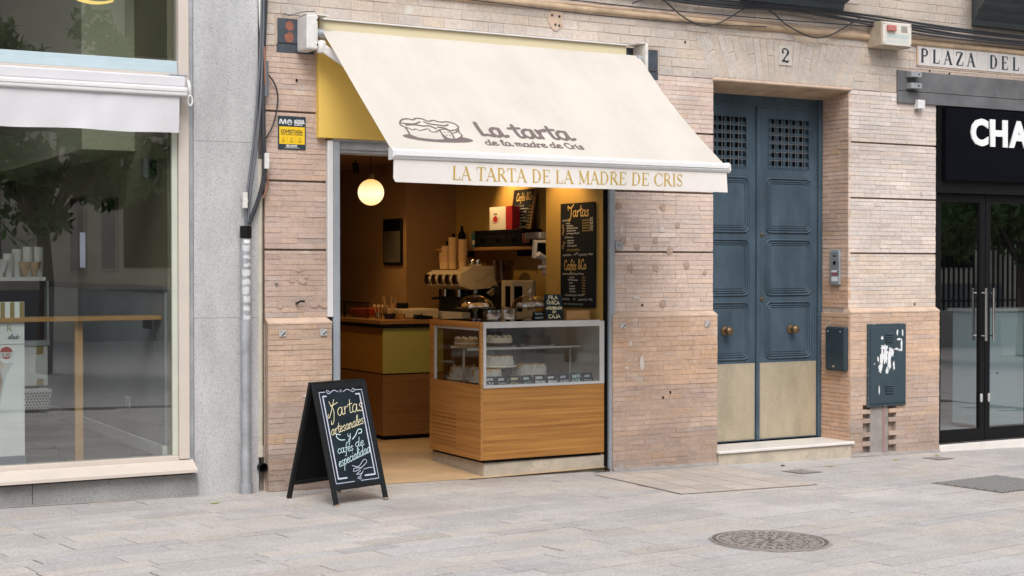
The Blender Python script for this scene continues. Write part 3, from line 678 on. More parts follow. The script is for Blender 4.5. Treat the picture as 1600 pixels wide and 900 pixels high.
# painted cornices of the balconies above
def cornice(x0, x1, zb, nm):
    prof = [(0.0, 0.0), (-.06, .0), (-.075, .05), (-.16, .085), (-.17, .12), (-.30, .15), (-.31, .20), (-.42, .23), (-.42, .42), (0, .42)]
    mb = MB(); mb.add([(x0 - .0 + min(0, y * .55), y, zb + z) for y, z in prof] + [(x1, y, zb + z) for y, z in prof], [tuple(range(len(prof)))] + [tuple(reversed(range(len(prof), 2 * len(prof))))] + [(i, len(prof) + i, len(prof) + (i + 1) % len(prof), (i + 1) % len(prof)) for i in range(len(prof))])
    return mb.build(nm, M['cornice'], brick_house)
cornice(4.80, 6.4, 3.80, 'balcony_cornice')
cornice(2.15, 3.22, 3.80, 'balcony_cornice')

# ================================================================ steel beam and steel plates set into the wall
sb = thing('steel_beam', 'grey painted steel beam over the black shop front, two small brackets on it', 'beam', (5, -.01, 3.05))
B(3.889, 6.4, -.012, .2, 3.163, 3.342).build('web', M['beam'], sb, bev=.003)
B(3.889, 6.4, -.022, .2, 3.055, 3.158).build('flange', M['beam'], sb, bev=.003)
for z in (3.205, 3.305):
    b_ = MB().box(3.985, 4.11, -.085, -.012, z - .024, z + .024); o = b_.build('bracket', M['zinc'], sb, bev=.003)
    MB().cyl((4.07, -.087, z), (4.07, -.083, z), .008, n=10).build('bolt_hole', M['black_mat'], o)
for nm, x0, x1, lab in (('steel_plate', -1.888, -1.588, 'blue-grey steel plate with two rust patches at the left end of the awning'), ('steel_plate', 1.008, 1.350, 'blue-grey steel plate with rust marks at the right end of the awning')):
    t = thing(nm, lab, 'plate', ((x0 + x1) / 2, 0, 3.1), group='steel plates behind the awning brackets')
    B(x0 + .02, x1 - .02, -.010, .1, 3.165, 3.335).build('plate', M['plate'], t, bev=.002)
    B(x0, x1, .012, .1, 3.092, 3.345).build('recess', M['black_mat'], t)
    B(x0 + .012, x1 - .012, -.003, .1, 3.098, 3.160).build('lower_plate', M['plate'], t, bev=.002)
    cx = -1.785 if x0 < 0 else 1.165
    for zz in (3.285, 3.205):
        r_ = random.Random(zz); pts = []
        for i in range(16):
            a = 2 * math.pi * i / 16; k = r_.uniform(.75, 1.12); pts.append((cx + .035 * k * math.cos(a), zz + .036 * k * math.sin(a)))
        MB().prism(pts, lambda u, v, w_: (u, -.0105 - w_, v), .0012).build('rust_patch', M['rust'], t)

# ================================================================ granite building on the left with its shop window
gh = thing('granite_building', 'grey speckled granite pier and cream framed shop window left of the cafe', 'building', (-3.6, .2, .05))
for z0, z1 in ((.02, 1.2540), (1.2555, 2.4595), (2.4610, 4.7)):
    B(-2.468, -2.011, 0.0, .45, z0, z1).build('granite_slab', M['granite'], gh, bev=.001)
for x0, x1 in ((-5.2, -3.5455), (-3.5425, -2.4585)):
    B(x0, x1, -.032, .3, .0, .205).build('base_slab', M['granite_dark'], gh, bev=.003)
B(-2.500, -2.4695, .012, .3, .27, 4.7).build('edge_trim', M['zinc'], gh)
B(-2.572, -2.5005, -.004, .12, .305, 4.7).build('window_frame', M['cream'], gh, bev=.003)
sm = MB(); sm.add([(-6, -.105, .222), (-2.478, -.105, .222), (-2.478, -.105, .246), (-6, -.105, .246), (-6, .01, .302), (-2.478, .01, .302), (-6, .01, .222), (-2.478, .01, .222)], [(0, 1, 2, 3), (3, 2, 5, 4), (0, 3, 4, 6), (1, 7, 5, 2), (0, 6, 7, 1), (4, 5, 7, 6)])
sm.build('window_sill', M['cream'], gh, bev=.002)
B(-6, -2.5735, .002, .10, .298, .330).build('bottom_rail', M['cream'], gh, bev=.003)
B(-2.612, -2.5735, .022, .06, .331, 2.86).build('glazing_bead', M['cream_green'], gh, bev=.002)
B(-6, -2.5735, .004, .10, 2.885, 2.905).build('transom', M['cream'], gh, bev=.002)
B(-6, -2.5735, .012, .10, 2.906, 2.962).build('transom_panel', M['blue_strip'], gh, bev=.002)
B(-6, -2.5735, .026, .10, 2.963, 2.992).build('transom_lip', M['blue_strip'], gh, bev=.002)
B(-6, -2.613, .040, .046, .331, 2.884).build('window_pane', M['glass_shop'], gh)
B(-6, -2.574, .048, .054, 2.993, 4.7).build('window_pane', M['glass_shop'], gh)
mb = MB(); mb.ribbon(arc(-3.12, 3.66, .32, .32, 225, 292, 14), .030, onfront(.046), .001, taper=lambda t: 1.25 - .75 * t)
mb.build('gold_decal', mat('gold_decal', (.72, .55, .16), .5), gh)
# the shop inside, its floor a step above the pavement
structure(B(-8, -2.62, .11, 5.2, .2, .300).build('shop_floor', mat('grey_lino', (.16, .16, .165), .6, var=.12, scale=3)))
wl = structure(B(-2.62, -2.475, .10, 5.2, .302, 4.6).build('shop_wall', mat('beige_wall', (.30, .27, .19), .8, var=.04)))
for k in range(62):
    y = .112 + k * .080
    if y < 5.1: B(-2.640, -2.6205, y, y + .0745, .39, 1.43).build('panel_board', M['wains'] if 'wains' in M else M.setdefault('wains', mat('grey_white_boards', (.32, .33, .35), .6, var=.04)), wl)
B(-2.648, -2.6205, .112, 5.1, 1.431, 1.475).build('dado_rail', mat('dark_dado', (.05, .065, .08), .5), wl)
B(-2.655, -2.6205, .112, 5.1, .302, .389).build('skirting', M['white_paint'], wl, bev=.004)
structure(B(-8, -2.62, 5.2, 5.4, .2, 4.6).build('shop_back_wall', mat('dark_wall', (.10, .10, .10), .8)))
structure(B(-8, -2.625, .12, 5.2, 4.3, 4.45).build('shop_ceiling', mat('grey_ceiling', (.35, .35, .33), .8)))
structure(B(-3.0, -2.6215, .91, 5.2, 2.444, 4.28).build('shop_bulkhead', mat('beige_bulkhead', (.50, .49, .36), .8)))
structure(B(-8.2, -8, 0, 5.2, .2, 4.6).build('shop_far_wall', M['wains']))

# ================================================================ recess between the two buildings
structure(B(-2.011, -1.965, .055, .3, .0, 4.7).build('gap_wall', M['cement']))
# ================================================================ cafe interior shell
cf = MB(); cf.add([(-1.47, -.005, gz(-1.47) + .004), (-.2, -.005, gz(-.2) + .004), (.86, .0, .03), (.86, .9, .047), (-1.47, .9, .047), (1.3, .9, .047), (1.3, 6.2, .047), (-1.47, 6.2, .047)], [(0, 1, 2, 3, 4), (4, 3, 5, 6, 7)])
structure(cf.build('cafe_floor', mat('beige_cement_floor', (.60, .43, .255), .55, dirt=(.22, 1.6, (1, 1, 1)), var=.10, scale=3, worn=((.48, .345, .21), .38, 5))))
OC = mat('ochre_plaster', (.45, .285, .075), .75, var=.10, scale=2.5)
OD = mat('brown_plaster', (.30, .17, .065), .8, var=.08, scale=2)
structure(B(.85, 1.00, .045, .935, -.05, 2.66).build('cafe_wall_pier', OC))
structure(B(1.15, 1.30, .935, 3.17, -.05, 2.66).build('cafe_wall_right', OC))
structure(B(1.002, 1.15, .85, .934, -.05, 2.66).build('cafe_wall_return', OC))
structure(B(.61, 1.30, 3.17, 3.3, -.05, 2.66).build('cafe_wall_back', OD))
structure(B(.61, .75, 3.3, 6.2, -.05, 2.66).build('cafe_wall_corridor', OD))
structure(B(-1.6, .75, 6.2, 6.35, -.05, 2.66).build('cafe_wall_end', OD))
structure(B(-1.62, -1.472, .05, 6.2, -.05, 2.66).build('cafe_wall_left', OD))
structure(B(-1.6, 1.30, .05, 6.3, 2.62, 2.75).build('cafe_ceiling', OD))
# ================================================================ mustard sign box over the cafe opening
t = thing('sign_box', 'mustard yellow sign box over the cafe opening, half hidden by the awning', 'sign box', (-.3, -.03, 2.51))
B(-1.582, 1.002, -.052, .04, 2.512, 3.338).build('panel', M['mustard'], t, bev=.004)
B(-1.584, 1.000, -.075, .04, 3.3385, 3.350).build('cap', M['white_paint'], t, bev=.002)
B(-1.578, .998, -.0525, -.0455, 3.270, 3.337).build('lit_top_band', M['mustard_lit'], t)  # strip above the cloth, its daylight painted in as a paler mustard
B(-1.42, -1.25, -.0535, -.05, 3.085, 3.135).build('slot', M['black_mat'], t)
B(-1.47, .90, -.03, .03, 2.498, 2.511).build('bottom_lip', M['zinc'], t)

# ================================================================ roller shutter guides and box of the cafe opening
t = thing('roller_shutter', 'grey roller shutter guides and rolled shutter of the cafe opening', 'shutter', (-.3, .02, .03))
for x0, x1, lab in ((-1.465, -1.413, None), (.862, .912, None)):
    zb = gz(x0) + .02
    B(x0, x1, -.028, .05, zb, 2.497).build('guide_rail', M['grey_paint'], t, bev=.003)
    sx = x1 if x0 < 0 else x0
    B(min(sx, sx + (.004 if x0 < 0 else -.012)), max(sx, sx + (.004 if x0 < 0 else -.012)), .0, .05, zb, 2.496).build('brush_seal', M['black_mat'], t)
B(-1.506, -1.4665, -.030, .02, 1.25, 2.50).build('side_cover', M['white_paint'], t, bev=.003)
MB().cyl((-1.41, .09, 2.485), (.86, .09, 2.485), .075, n=24).build('rolled_curtain', M['zinc'], t, smooth=40)
mb = MB(); mb.cyl((-1.41, .035, 2.43), (.86, .035, 2.43), .012, n=10); mb.build('bottom_slat', M['zinc'], t, smooth=40)

# ================================================================ the cream awning
AWN = thing('awning', 'large open cream canvas awning with a cake logo over the cafe front', 'awning', (-.26, -.6, 2.3))
A0, A1 = np.array([-.125, 3.258]), np.array([-1.285, 2.345])      # y, z at the roller and at the front bar
FL = float(np.hypot(*(A1 - A0))); AX0, AX1 = -1.590, 1.066
fx0 = AX0 - .005; fx1 = AX1 - .040
def aw(u, v, w_):       # v: distance down the slope from the roller; w_: above the cloth
    t_ = v / FL; d = (A1 - A0) / FL; n_ = np.array([-abs(d[1]), abs(d[0])]) if True else None
    sag = -.022 * math.sin(math.pi * min(max(t_, 0), 1)) * (1 - .0 * u)
    p = A0 + d * v + np.array([-.64, .77]) * (w_ + sag)
    e_ = (2 * (u - AX0) / (AX1 - AX0) - 1) ** 7 * .016 * math.sin(math.pi * min(max(t_, 0), 1))      # the free edges pull in a little
    return (u - .052 * max(0, min(1, t_)) * (u - AX0) / (AX1 - AX0) - e_, p[0], p[1])
def WR(u, v):      # faint creases running from the bar and near the free edges
    return .0022 * math.sin(u * 16 + 2.2 * math.sin(v * 2.3)) * max(0, v / FL - .55) + .0016 * math.sin(u * 9 - v * 5) * max(0, .5 - v / FL)
mb = MB(); NX, NS = 110, 30; vs = []
for k in (0.0, -.0025):
    for i in range(NS + 1):
        for j in range(NX + 1):
            u = AX0 + (AX1 - AX0) * j / NX; v = FL * i / NS
            wv = .0035 * math.sin(u * 3.1 + 1.0 + v) * math.sin(math.pi * i / NS) + WR(u, v)
            vs.append(aw(u, v, k + wv))
n1 = (NX + 1) * (NS + 1); fs = []
for i in range(NS):
    for j in range(NX):
        a = i * (NX + 1) + j; fs.append((a, a + NX + 1, a + NX + 2, a + 1)); b = a + n1; fs.append((b, b + 1, b + NX + 2, b + NX + 1))
for i in range(NS):
    for j in (0, NX):
        a = i * (NX + 1) + j; fs.append((a, a + n1, a + n1 + NX + 1, a + NX + 1))
mb.add(vs, fs); canopy = mb.build('canopy', M['fabric'], AWN, smooth=60)
def onaw(u, v, w_):
    j = .0035 * math.sin(u * 3.1 + 1.0 + v) * math.sin(math.pi * v / FL) + WR(u, v)
    return aw(u, v, w_ + j)
fa = lambda u, v, w_: onaw(u, -v, w_)          # v upward
# printed logo: cake on a plate
mb = MB(); TW = .0125
PLATE = [(-0.929, -1.321), (-0.937, -1.329), (-0.953, -1.337), (-0.976, -1.345), (-1.006, -1.351), (-1.041, -1.355), (-1.08, -1.359), (-1.123, -1.361), (-1.167, -1.361), (-1.212, -1.36), (-1.256, -1.357), (-1.298, -1.353), (-1.337, -1.347), (-1.371, -1.34), (-1.399, -1.333), (-1.421, -1.325), (-1.437, -1.316), (-1.444, -1.307), (-1.445, -1.298), (-1.437, -1.29), (-1.422, -1.282), (-1.4, -1.275), (-1.372, -1.268), (-1.338, -1.264), (-1.3, -1.26), (-1.257, -1.258), (-1.213, -1.257), (-1.168, -1.259), (-1.123, -1.261), (-1.08, -1.265), (-1.041, -1.271), (-1.006, -1.277), (-0.976, -1.285), (-0.953, -1.294), (-0.937, -1.302), (-0.929, -1.312)]
mb.add([fa(x, y, .0012) for x, y in PLATE], [tuple(range(len(PLATE)))]); mb.build('printed_plate', M['taupe'], canopy)
BODY = [(-1.383, -1.204), (-1.384, -1.259), (-1.385, -1.275), (-1.331, -1.314), (-1.217, -1.327), (-1.159, -1.323), (-1.14, -1.315), (-1.142, -1.288), (-1.138, -1.248), (-1.136, -1.203)]
SLICE = [(-1.136, -1.203), (-1.128, -1.254), (-1.112, -1.302), (-1.072, -1.313), (-1.041, -1.308), (-0.991, -1.266), (-0.996, -1.227), (-0.984, -1.178), (-1.059, -1.232), (-1.091, -1.19)]
for q in (BODY, SLICE):
    mb = MB(); mb.add([fa(x, y, .0020) for x, y in q], [tuple(range(len(q)))]); mb.build('printed_cake', M['fabric'], canopy)
mb = MB()
L_ = [[(-1.385, -1.275), (-1.382, -1.254), (-1.383, -1.204), (-1.382, -1.188), (-1.401, -1.173), (-1.406, -1.142), (-1.37, -1.09), (-1.32, -1.076), (-1.289, -1.087), (-1.251, -1.064), (-1.208, -1.07), (-1.178, -1.096), (-1.131, -1.081), (-1.087, -1.098), (-1.032, -1.089), (-0.988, -1.106), (-0.971, -1.141), (-0.981, -1.171), (-1.014, -1.196), (-0.998, -1.208), (-1.039, -1.234), (-1.059, -1.232)], [(-1.383, -1.191), (-1.361, -1.199), (-1.342, -1.22), (-1.309, -1.204), (-1.291, -1.223), (-1.251, -1.209), (-1.218, -1.197), (-1.209, -1.23), (-1.175, -1.233), (-1.136, -1.203)], [(-1.388, -1.137), (-1.344, -1.14), (-1.288, -1.135), (-1.245, -1.109)], [(-1.366, -1.158), (-1.298, -1.149), (-1.242, -1.16), (-1.191, -1.156), (-1.153, -1.188)], [(-1.212, -1.106), (-1.18, -1.129), (-1.123, -1.137), (-1.069, -1.143), (-1.038, -1.124)], [(-1.135, -1.167), (-1.086, -1.173), (-1.057, -1.203), (-1.023, -1.194)], [(-1.136, -1.203), (-1.137, -1.251), (-1.142, -1.288), (-1.14, -1.315)], [(-1.136, -1.203), (-1.091, -1.19), (-1.063, -1.218), (-1.062, -1.271), (-1.071, -1.31)], [(-0.984, -1.178), (-0.996, -1.227), (-0.991, -1.266), (-1.041, -1.308), (-1.07, -1.312)], [(-1.111, -1.23), (-1.107, -1.233)], [(-1.084, -1.229), (-1.08, -1.232)], [(-1.106, -1.265), (-1.102, -1.268)], [(-1.083, -1.263), (-1.081, -1.268)]]
for k, q in enumerate(L_): mb.ribbon(catmull(q, 4), TW * (1.0 if k < 9 else .8), fa, .0028 + .0001 * (k % 5))
mb.build('printed_outline', M['taupe'], canopy)
mb = MB()
write(mb, 'La', HAND, fa, -.838, -1.252, .104, .031, width=.205, w0=.0016, slant=-.06, asc=.66); write(mb, 'tarta', HAND, fa, -.572, -1.252, .104, .029, width=.475, w0=.0016, slant=-.06, asc=.66)
write(mb, 'de la madre de Cris', HAND, fa, -.846, -1.368, .041, .0135, width=.775, w0=.0016, slant=-.08, asc=.66)
mb.build('printed_lettering', M['taupe'], canopy, label='taupe brush lettering of the logo')
# front bar and valance
yb = A1[0] - .012
bar_pts = [(yb + .02, 2.352), (yb - .018, 2.350), (yb - .036, 2.335), (yb - .040, 2.300), (yb - .028, 2.285), (yb + .02, 2.283)]
mb = MB(); n_ = len(bar_pts)
mb.add([(fx0, y, z) for y, z in bar_pts] + [(fx1, y, z - .006) for y, z in bar_pts], [tuple(range(n_)), tuple(reversed(range(n_, 2 * n_)))] + [(i, n_ + i, n_ + (i + 1) % n_, (i + 1) % n_) for i in range(n_)])
mb.build('front_bar', M['white_paint'], AWN, smooth=35)
MB().box(fx0, fx1, yb - .0425, yb - .038, 2.302, 2.306).build('bar_seam', M['zinc'], AWN)
for x, s_ in ((fx0, -1), (fx1, 1)):
    dz = 0 if s_ < 0 else -.006
    MB().prism([(yb + .022, 2.356 + dz), (yb - .022, 2.354 + dz), (yb - .044, 2.336 + dz), (yb - .046, 2.296 + dz), (yb - .03, 2.279 + dz), (yb + .022, 2.279 + dz)], lambda u, v, w_: (x + s_ * w_, u, v), .012).build('bar_end_cap', M['white_paint'], AWN)
mb = MB(); vs = []; NX = 60; NZ = 6
def val(u, v, w_):     # valance surface; v upward (0 at the hem)
    t_ = (u - AX0) / (AX1 - AX0); wob = .008 * math.sin(u * 4.2 + .6) * (1 - v / .145) + .004 * math.sin(u * 11) * (1 - v / .145)
    return (u, yb - .020 + wob - w_, 2.138 + v - .006 * t_ + .004 * math.sin(u * 2.2))
for k in (0, -.002):
    for i in range(NZ + 1):
        for j in range(NX + 1):
            u = AX0 + (AX1 - AX0 - .048) * j / NX
            if i == 0 and j == 0: u += .015
            vs.append(val(u, .146 * i / NZ, k))
n1 = (NX + 1) * (NZ + 1); fs = []
for i in range(NZ):
    for j in range(NX):
        a = i * (NX + 1) + j; fs.append((a, a + 1, a + NX + 2, a + NX + 1)); b = a + n1; fs.append((b, b + NX + 1, b + NX + 2, b + 1))
mb.add(vs, fs); vl = mb.build('valance', M['fabric_front'], AWN, smooth=60)
_t = 'LA TARTA DE LA MADRE DE CRIS'; _u = -1.178; _k = 1.815 / text_w(_t, ROMAN)
for ch in _t:
    if ch != ' ':
        mb = MB(); write(mb, ch, ROMAN, val, _u, .030, .088, 0, width=ROMAN[ch][1] * _k, w0=.0015, bold=.92); mb.build('letter', M['gold_print'], vl)
    _u += ROMAN[ch][1] * _k
# roller, end brackets, folding arms
MB().cyl((AX0 - .02, -.115, 3.224), (AX1 + .02, -.115, 3.224), .034, n=20).build('roller', M['fabric'], AWN, smooth=40)
for x, s_ in ((-1.70, -1), (1.098, 1)):
    x0, x1 = (x - .030, x + .055) if s_ < 0 else (x - .012, x + .014)
    o = B(x0, x1, -.20, -.01, 3.105, 3.345).build('end_bracket', M['white_dirty'], AWN, bev=.012, seg=2)
    B(min(x0, x1) - .03 * (s_ > 0) * 2, max(x0, x1) + .08 * (s_ < 0), -.19, -.02, 3.3455, 3.353).build('bracket_lid', M['white_dirty'], AWN)
    ex = -1.615 if s_ < 0 else 1.06
    MB().cyl((ex - .02, -.12, 3.232), (ex + .03, -.12, 3.232), .034, n=18).build('gear_box', M['zinc'], AWN, smooth=40)
    MB().lathe([(0, -.045), (.030, -.04), (.036, -.02), (.036, .03), (.024, .045), (0, .047)], (ex + .005, -.165, 3.130), 18).build('shoulder_joint', M['white_dirty'], AWN, smooth=40)
    el = (ex + (.47 if s_ < 0 else -.47), -.68, 2.67); fr = (ex + (.30 if s_ < 0 else -.30), yb + .03, 2.300)
    MB().bar((ex + (.02 if s_ < 0 else -.02), -.18, 3.120), el, .035, .058).build('upper_arm', M['white_dirty'], AWN, bev=.008, seg=2)
    MB().bar(el, fr, .030, .050).build('forearm', M['white_dirty'], AWN, bev=.008, seg=2)
    MB().lathe([(0, -.04), (.028, -.035), (.028, .035), (0, .04)], el, 14).build('elbow_joint', M['white_dirty'], AWN, smooth=40)
for dz in (3.14, 3.31):
    MB().cyl((-1.652, -.2015, dz), (-1.652, -.199, dz), .006, n=8).build('bolt', M['black_mat'], AWN)

# ================================================================ small white retracted awning of the left shop
t = thing('shop_awning', 'white retracted awning with a hanging valance on the left shop window', 'awning', (-3.5, -.08, 2.5))
B(-6, -2.560, -.13, .0, 2.800, 2.872).build('cassette', M['white_pvc'], t, bev=.01, seg=2)
B(-6, -2.552, -.160, -.06, 2.735, 2.798).build('front_bar', M['white_paint'], t, bev=.014, seg=3)
B(-6, -2.552, -.1625, -.159, 2.764, 2.767).build('bar_groove', M['zinc'], t)
mb = MB(); vs = []; NX, NZ = 90, 8
for k in (0, .002):
    for i in range(NZ + 1):
        for j in range(NX + 1):
            u = -6 + (6 - 2.606) * j / NX; q = 1 - i / NZ
            wob = .010 * math.sin(u * 6.5) * q + .006 * math.sin(u * 17 + 2 * q) * q + (.012 * math.exp(-((u + 3.13) / .05) ** 2) * (.3 + q))
            vs.append((u, -.135 + wob + k, 2.492 + .243 * i / NZ + .004 * math.sin(u * 9) * q))
n1 = (NX + 1) * (NZ + 1); fs = []
for i in range(NZ):
    for j in range(NX):
        a = i * (NX + 1) + j; fs.append((a, a + 1, a + NX + 2, a + NX + 1)); b = a + n1; fs.append((b, b + NX + 1, b + NX + 2, b + 1))
mb.add(vs, fs); mb.build('valance', M['white_pvc'], t, smooth=60)
B(-2.66, -2.545, -.12, .0, 2.8735, 2.886).build('bracket', M['zinc'], t, bev=.003)
MB().tube(catmull([(-2.538, -.10, 2.85), (-2.530, -.11, 2.80), (-2.525, -.10, 2.76)], 4), .014, 8).build('crank_gear', M['white_paint'], t, smooth=50)
MB().tube([(-2.526 + .016 * math.cos(a), -.11, 2.715 + .034 * math.sin(a)) for a in [2 * math.pi * i / 16 for i in range(17)]], .007, 8).build('crank_eye', M['white_paint'], t, smooth=50)

# ================================================================ blue double door
DY = .352
D = thing('double_door', 'tall blue panelled double door with brass kick plates and grilled windows', 'door', (2.61, DY, .1))
B(3.288, 3.334, DY - .025, DY + .05, .10, 3.10).build('door_frame', M['door_blue'], D, bev=.006)
B(1.889, 3.287, DY - .01, DY + .05, 2.985, 3.10).build('top_rail', M['door_blue'], D, bev=.006)
def rrect(x0, x1, z0, z1, r, n=5):
    q = []
    for cx, cz, a in ((x1 - r, z1 - r, 0), (x0 + r, z1 - r, 90), (x0 + r, z0 + r, 180), (x1 - r, z0 + r, 270)):
        q += [(cx + r * math.cos(R(a + 90 * i / n)), cz + r * math.sin(R(a + 90 * i / n))) for i in range(n + 1)]
    return q
M['bar'] = mat('grey_grille_bar', (.16, .17, .18), .5, .3)
def leaf(x0, x1, hinge):
    L = MB().box(x0, x1, DY, DY + .045, .108, 2.40).box(x0, x1, DY, DY + .045, 2.895, 2.984)
    gx0, gx1 = (x0 + .095, x1 - .088) if hinge == 'r' else (x0 + .088, x1 - .095)
    L.box(x0, gx0, DY, DY + .045, 2.40, 2.895).box(gx1, x1, DY, DY + .045, 2.40, 2.895).box(gx0, gx1, DY, DY + .045, 2.40, 2.452)
    lf = L.build('leaf', M['door_blue'], D)
    B(gx0, gx1, DY + .040, DY + .044, 2.452, 2.895).build('window_backing', M['black_gloss'], lf)
    fr = MB()
    for a, b, c, d_ in ((gx0, gx0 + .008, 2.452, 2.895), (gx1 - .008, gx1, 2.452, 2.895), (gx0 + .008, gx1 - .008, 2.452, 2.460), (gx0 + .008, gx1 - .008, 2.887, 2.895)): fr.box(a, b, DY - .004, DY + .004, c, d_)
    fr.build('grille_frame', M['door_blue'], lf)
    NXB = 6
    for i in range(1, NXB):
        x = gx0 + (gx1 - gx0) * i / NXB; MB().box(x - .0028, x + .0028, DY - .002, DY + .004, 2.461, 2.886).build('grille_bar', M['bar'], lf)
    for i in range(1, 6):
        z = 2.456 + .435 * i / 6; MB().box(gx0 + .009, gx1 - .009, DY - .007, DY - .0025, z - .0028, z + .0028).build('grille_bar', M['bar'], lf)
    # second lattice further in
    for i in range(NXB):
        x = gx0 + (gx1 - gx0) * (i + .62) / NXB; MB().box(x - .012, x + .012, DY + .024, DY + .030, 2.461, 2.886).build('inner_bar', M['door_blue'], lf)
    for i in range(6):
        z = 2.456 + .435 * (i + .25) / 6; MB().box(gx0 + .004, gx1 - .004, DY + .014, DY + .0235, z - .010, z + .010).build('inner_bar', M['door_blue'], lf)
    px0, px1 = (x0 + .075, x1 - .07) if hinge == 'r' else (x0 + .07, x1 - .075)
    for z0, z1 in ((1.905, 2.372), (1.362, 1.838), (.812, 1.298)):
        pn = MB()
        q0 = rrect(px0 + .055, px1 - .055, z0 + .055, z1 - .055, .02)
        pn.prism(q0, lambda u, v, w_: (u, DY + .001 - w_, v), .006)
        pnl = pn.build('panel', M['door_blue'], lf, bev=.004, seg=2)
        for off, rad, th, out in ((0.0, .052, .012, .016), (.022, .040, .008, .011), (.040, .030, .006, .008)):
            pts = rrect(px0 + off, px1 - off, z0 + off, z1 - off, rad); pts.append(pts[0])
            MB().tube([(u, DY - .000, v) for u, v in pts], th, 6, caps=False).build('moulding', M['door_blue'], lf, smooth=60)
    B(x0 + .008, x1 - .008, DY - .0035, DY - .0005, .118, .776).build('kick_plate', M['brass_plate'], lf)
    st = MB(); n = int((x1 - x0 - .03) / .0165)
    for i in range(n):
        x = x0 + .016 + i * .0165
        for z in (.128, .766): st.box(x - .003, x + .003, DY - .0055, DY - .0034, z - .003, z + .003)
    for i in range(38):
        z = .128 + i * .0165
        for x in (x0 + .016, x1 - .016): st.box(x - .003, x + .003, DY - .0055, DY - .0034, z - .003, z + .003)
    so_ = st.build('studs', M['iron'], lf); so_['kind'] = 'stuff'
    kx = x0 + .345 if hinge == 'r' else x1 - .335
    MB().lathe([(.0, 0), (.040, .0), (.038, .010), (.018, .016), (.016, .042), (.030, .050), (.036, .066), (.033, .082), (.018, .092), (0, .094)], (kx, DY - .006, 1.062), 20, 'y').build('knob', M['brass'], lf, smooth=50)
    return lf
lf1 = leaf(1.889, 2.602, 'l'); lf2 = leaf(2.640, 3.286, 'r')
MB().box(2.603, 2.639, DY - .022, DY + .04, .104, 2.99).build('meeting_stile', M['door_blue'], D, bev=.006)
for z, r_ in ((1.885, .016), (1.325, .018)):
    o = MB().lathe([(0, 0), (r_, 0), (r_, .008), (r_ * .5, .012), (0, .012)], (2.672, DY - .001, z), 14, 'y').build('lock', M['brass'], D, smooth=40)
    MB().cyl((2.672, DY - .0145, z), (2.672, DY - .013, z), r_ * .4, n=10).build('keyhole', M['black_mat'], o)
structure(B(1.8, 3.5, DY + .06, DY + .1, 0, 3.2).build('hall_wall', M['black_mat']))

# marble step
t = thing('door_step', 'white marble doorstep on a stone base below the blue double door', 'step', (2.6, .1, -.03))
B(1.893, 3.352, -.078, DY - .026, .074, .100).build('tread', M['marble'], t, bev=.008, seg=3)
B(1.9045, 3.330, -.058, DY - .03, -.08, .0735).build('riser', M['stone'], t, bev=.003)

# ================================================================ number tile, street name tiles
t = thing('house_number', 'white glazed tile with a black number 2 above the blue door', 'number tile', (2.63, 0, 3.38))
B(2.563, 2.697, -.010, .01, 3.298, 3.462).build('tile', mat('aged_tile', (.555, .50, .445), .35, var=.06, scale=12), t, bev=.003)
mb = MB(); write(mb, '2', ROMAN, onfront(-.0105), 2.583, 3.322, .118, 0, w0=.0006, bold=1.2)
mb.build('numeral', M['tile_ink'], t)
sn = thing('street_name_sign', 'row of white glazed tiles with the black letters PLAZA DEL on the wall', 'street sign', (4.9, 0, 3.4))
for k, ch in enumerate('PLAZA DEL   '):
    x = 4.136 + k * .1437
    tl = B(x, x + .1412, -.012, .01, 3.400, 3.580).build('tile', M['tile_white'], sn, bev=.002)
    if ch != ' ':
        mb = MB(); wd_ = ROMAN[ch][1]; sz = .122
        sc_ = min(1.0, .105 / (wd_ * sz)); mb_fn = onfront(-.0125)
        write(mb, ch, ROMAN, mb_fn, x + .0706 - wd_ * sz * sc_ / 2, 3.428, sz, 0, width=wd_ * sz * sc_, w0=.0006, bold=1.35)
        mb.build('letter', M['tile_ink'], tl)
B(4.118, 5.87, -.006, .01, 3.388, 3.3985).build('border', M['moulding'], sn)
B(4.118, 4.1345, -.016, .01, 3.3995, 3.585).build('border', M['moulding'], sn)

# ================================================================ alarm siren box
t = thing('alarm_box', 'weathered white alarm siren box with a red lamp, fixed beside the street name', 'alarm', (3.73, -.1, 3.52))
B(3.548, 3.895, -.168, -.002, 3.512, 3.725).build('housing', M['alarm_side'], t, bev=.006, seg=2)
B(3.556, 3.887, -.184, -.1685, 3.520, 3.718).build('cover', M['alarm_face'], t, bev=.006, seg=2)
B(3.595, 3.690, -.212, -.1845, 3.640, 3.690).build('lamp', M['red_fade'], t, bev=.004)
for i in range(6): B(3.765, 3.835, -.1852, -.1845, 3.640 + i * .0095, 3.6437 + i * .0095).build('louvre', M['black_mat'], t)
for x in (3.568, 3.875):
    for z in (3.535, 3.702): MB().cyl((x, -.1865, z), (x, -.184, z), .005, n=8).build('screw', M['black_mat'], t)
mb = MB(); write(mb, 'SEGURISUR', BLOCK, onfront(-.1845), 3.595, 3.585, .030, .006, width=.25, slant=.2)
scribble(mb, onfront(-.1845), 3.595, 3.545, .25, .026, .006); mb.build('faded_print', M['cyan_fade'], t)

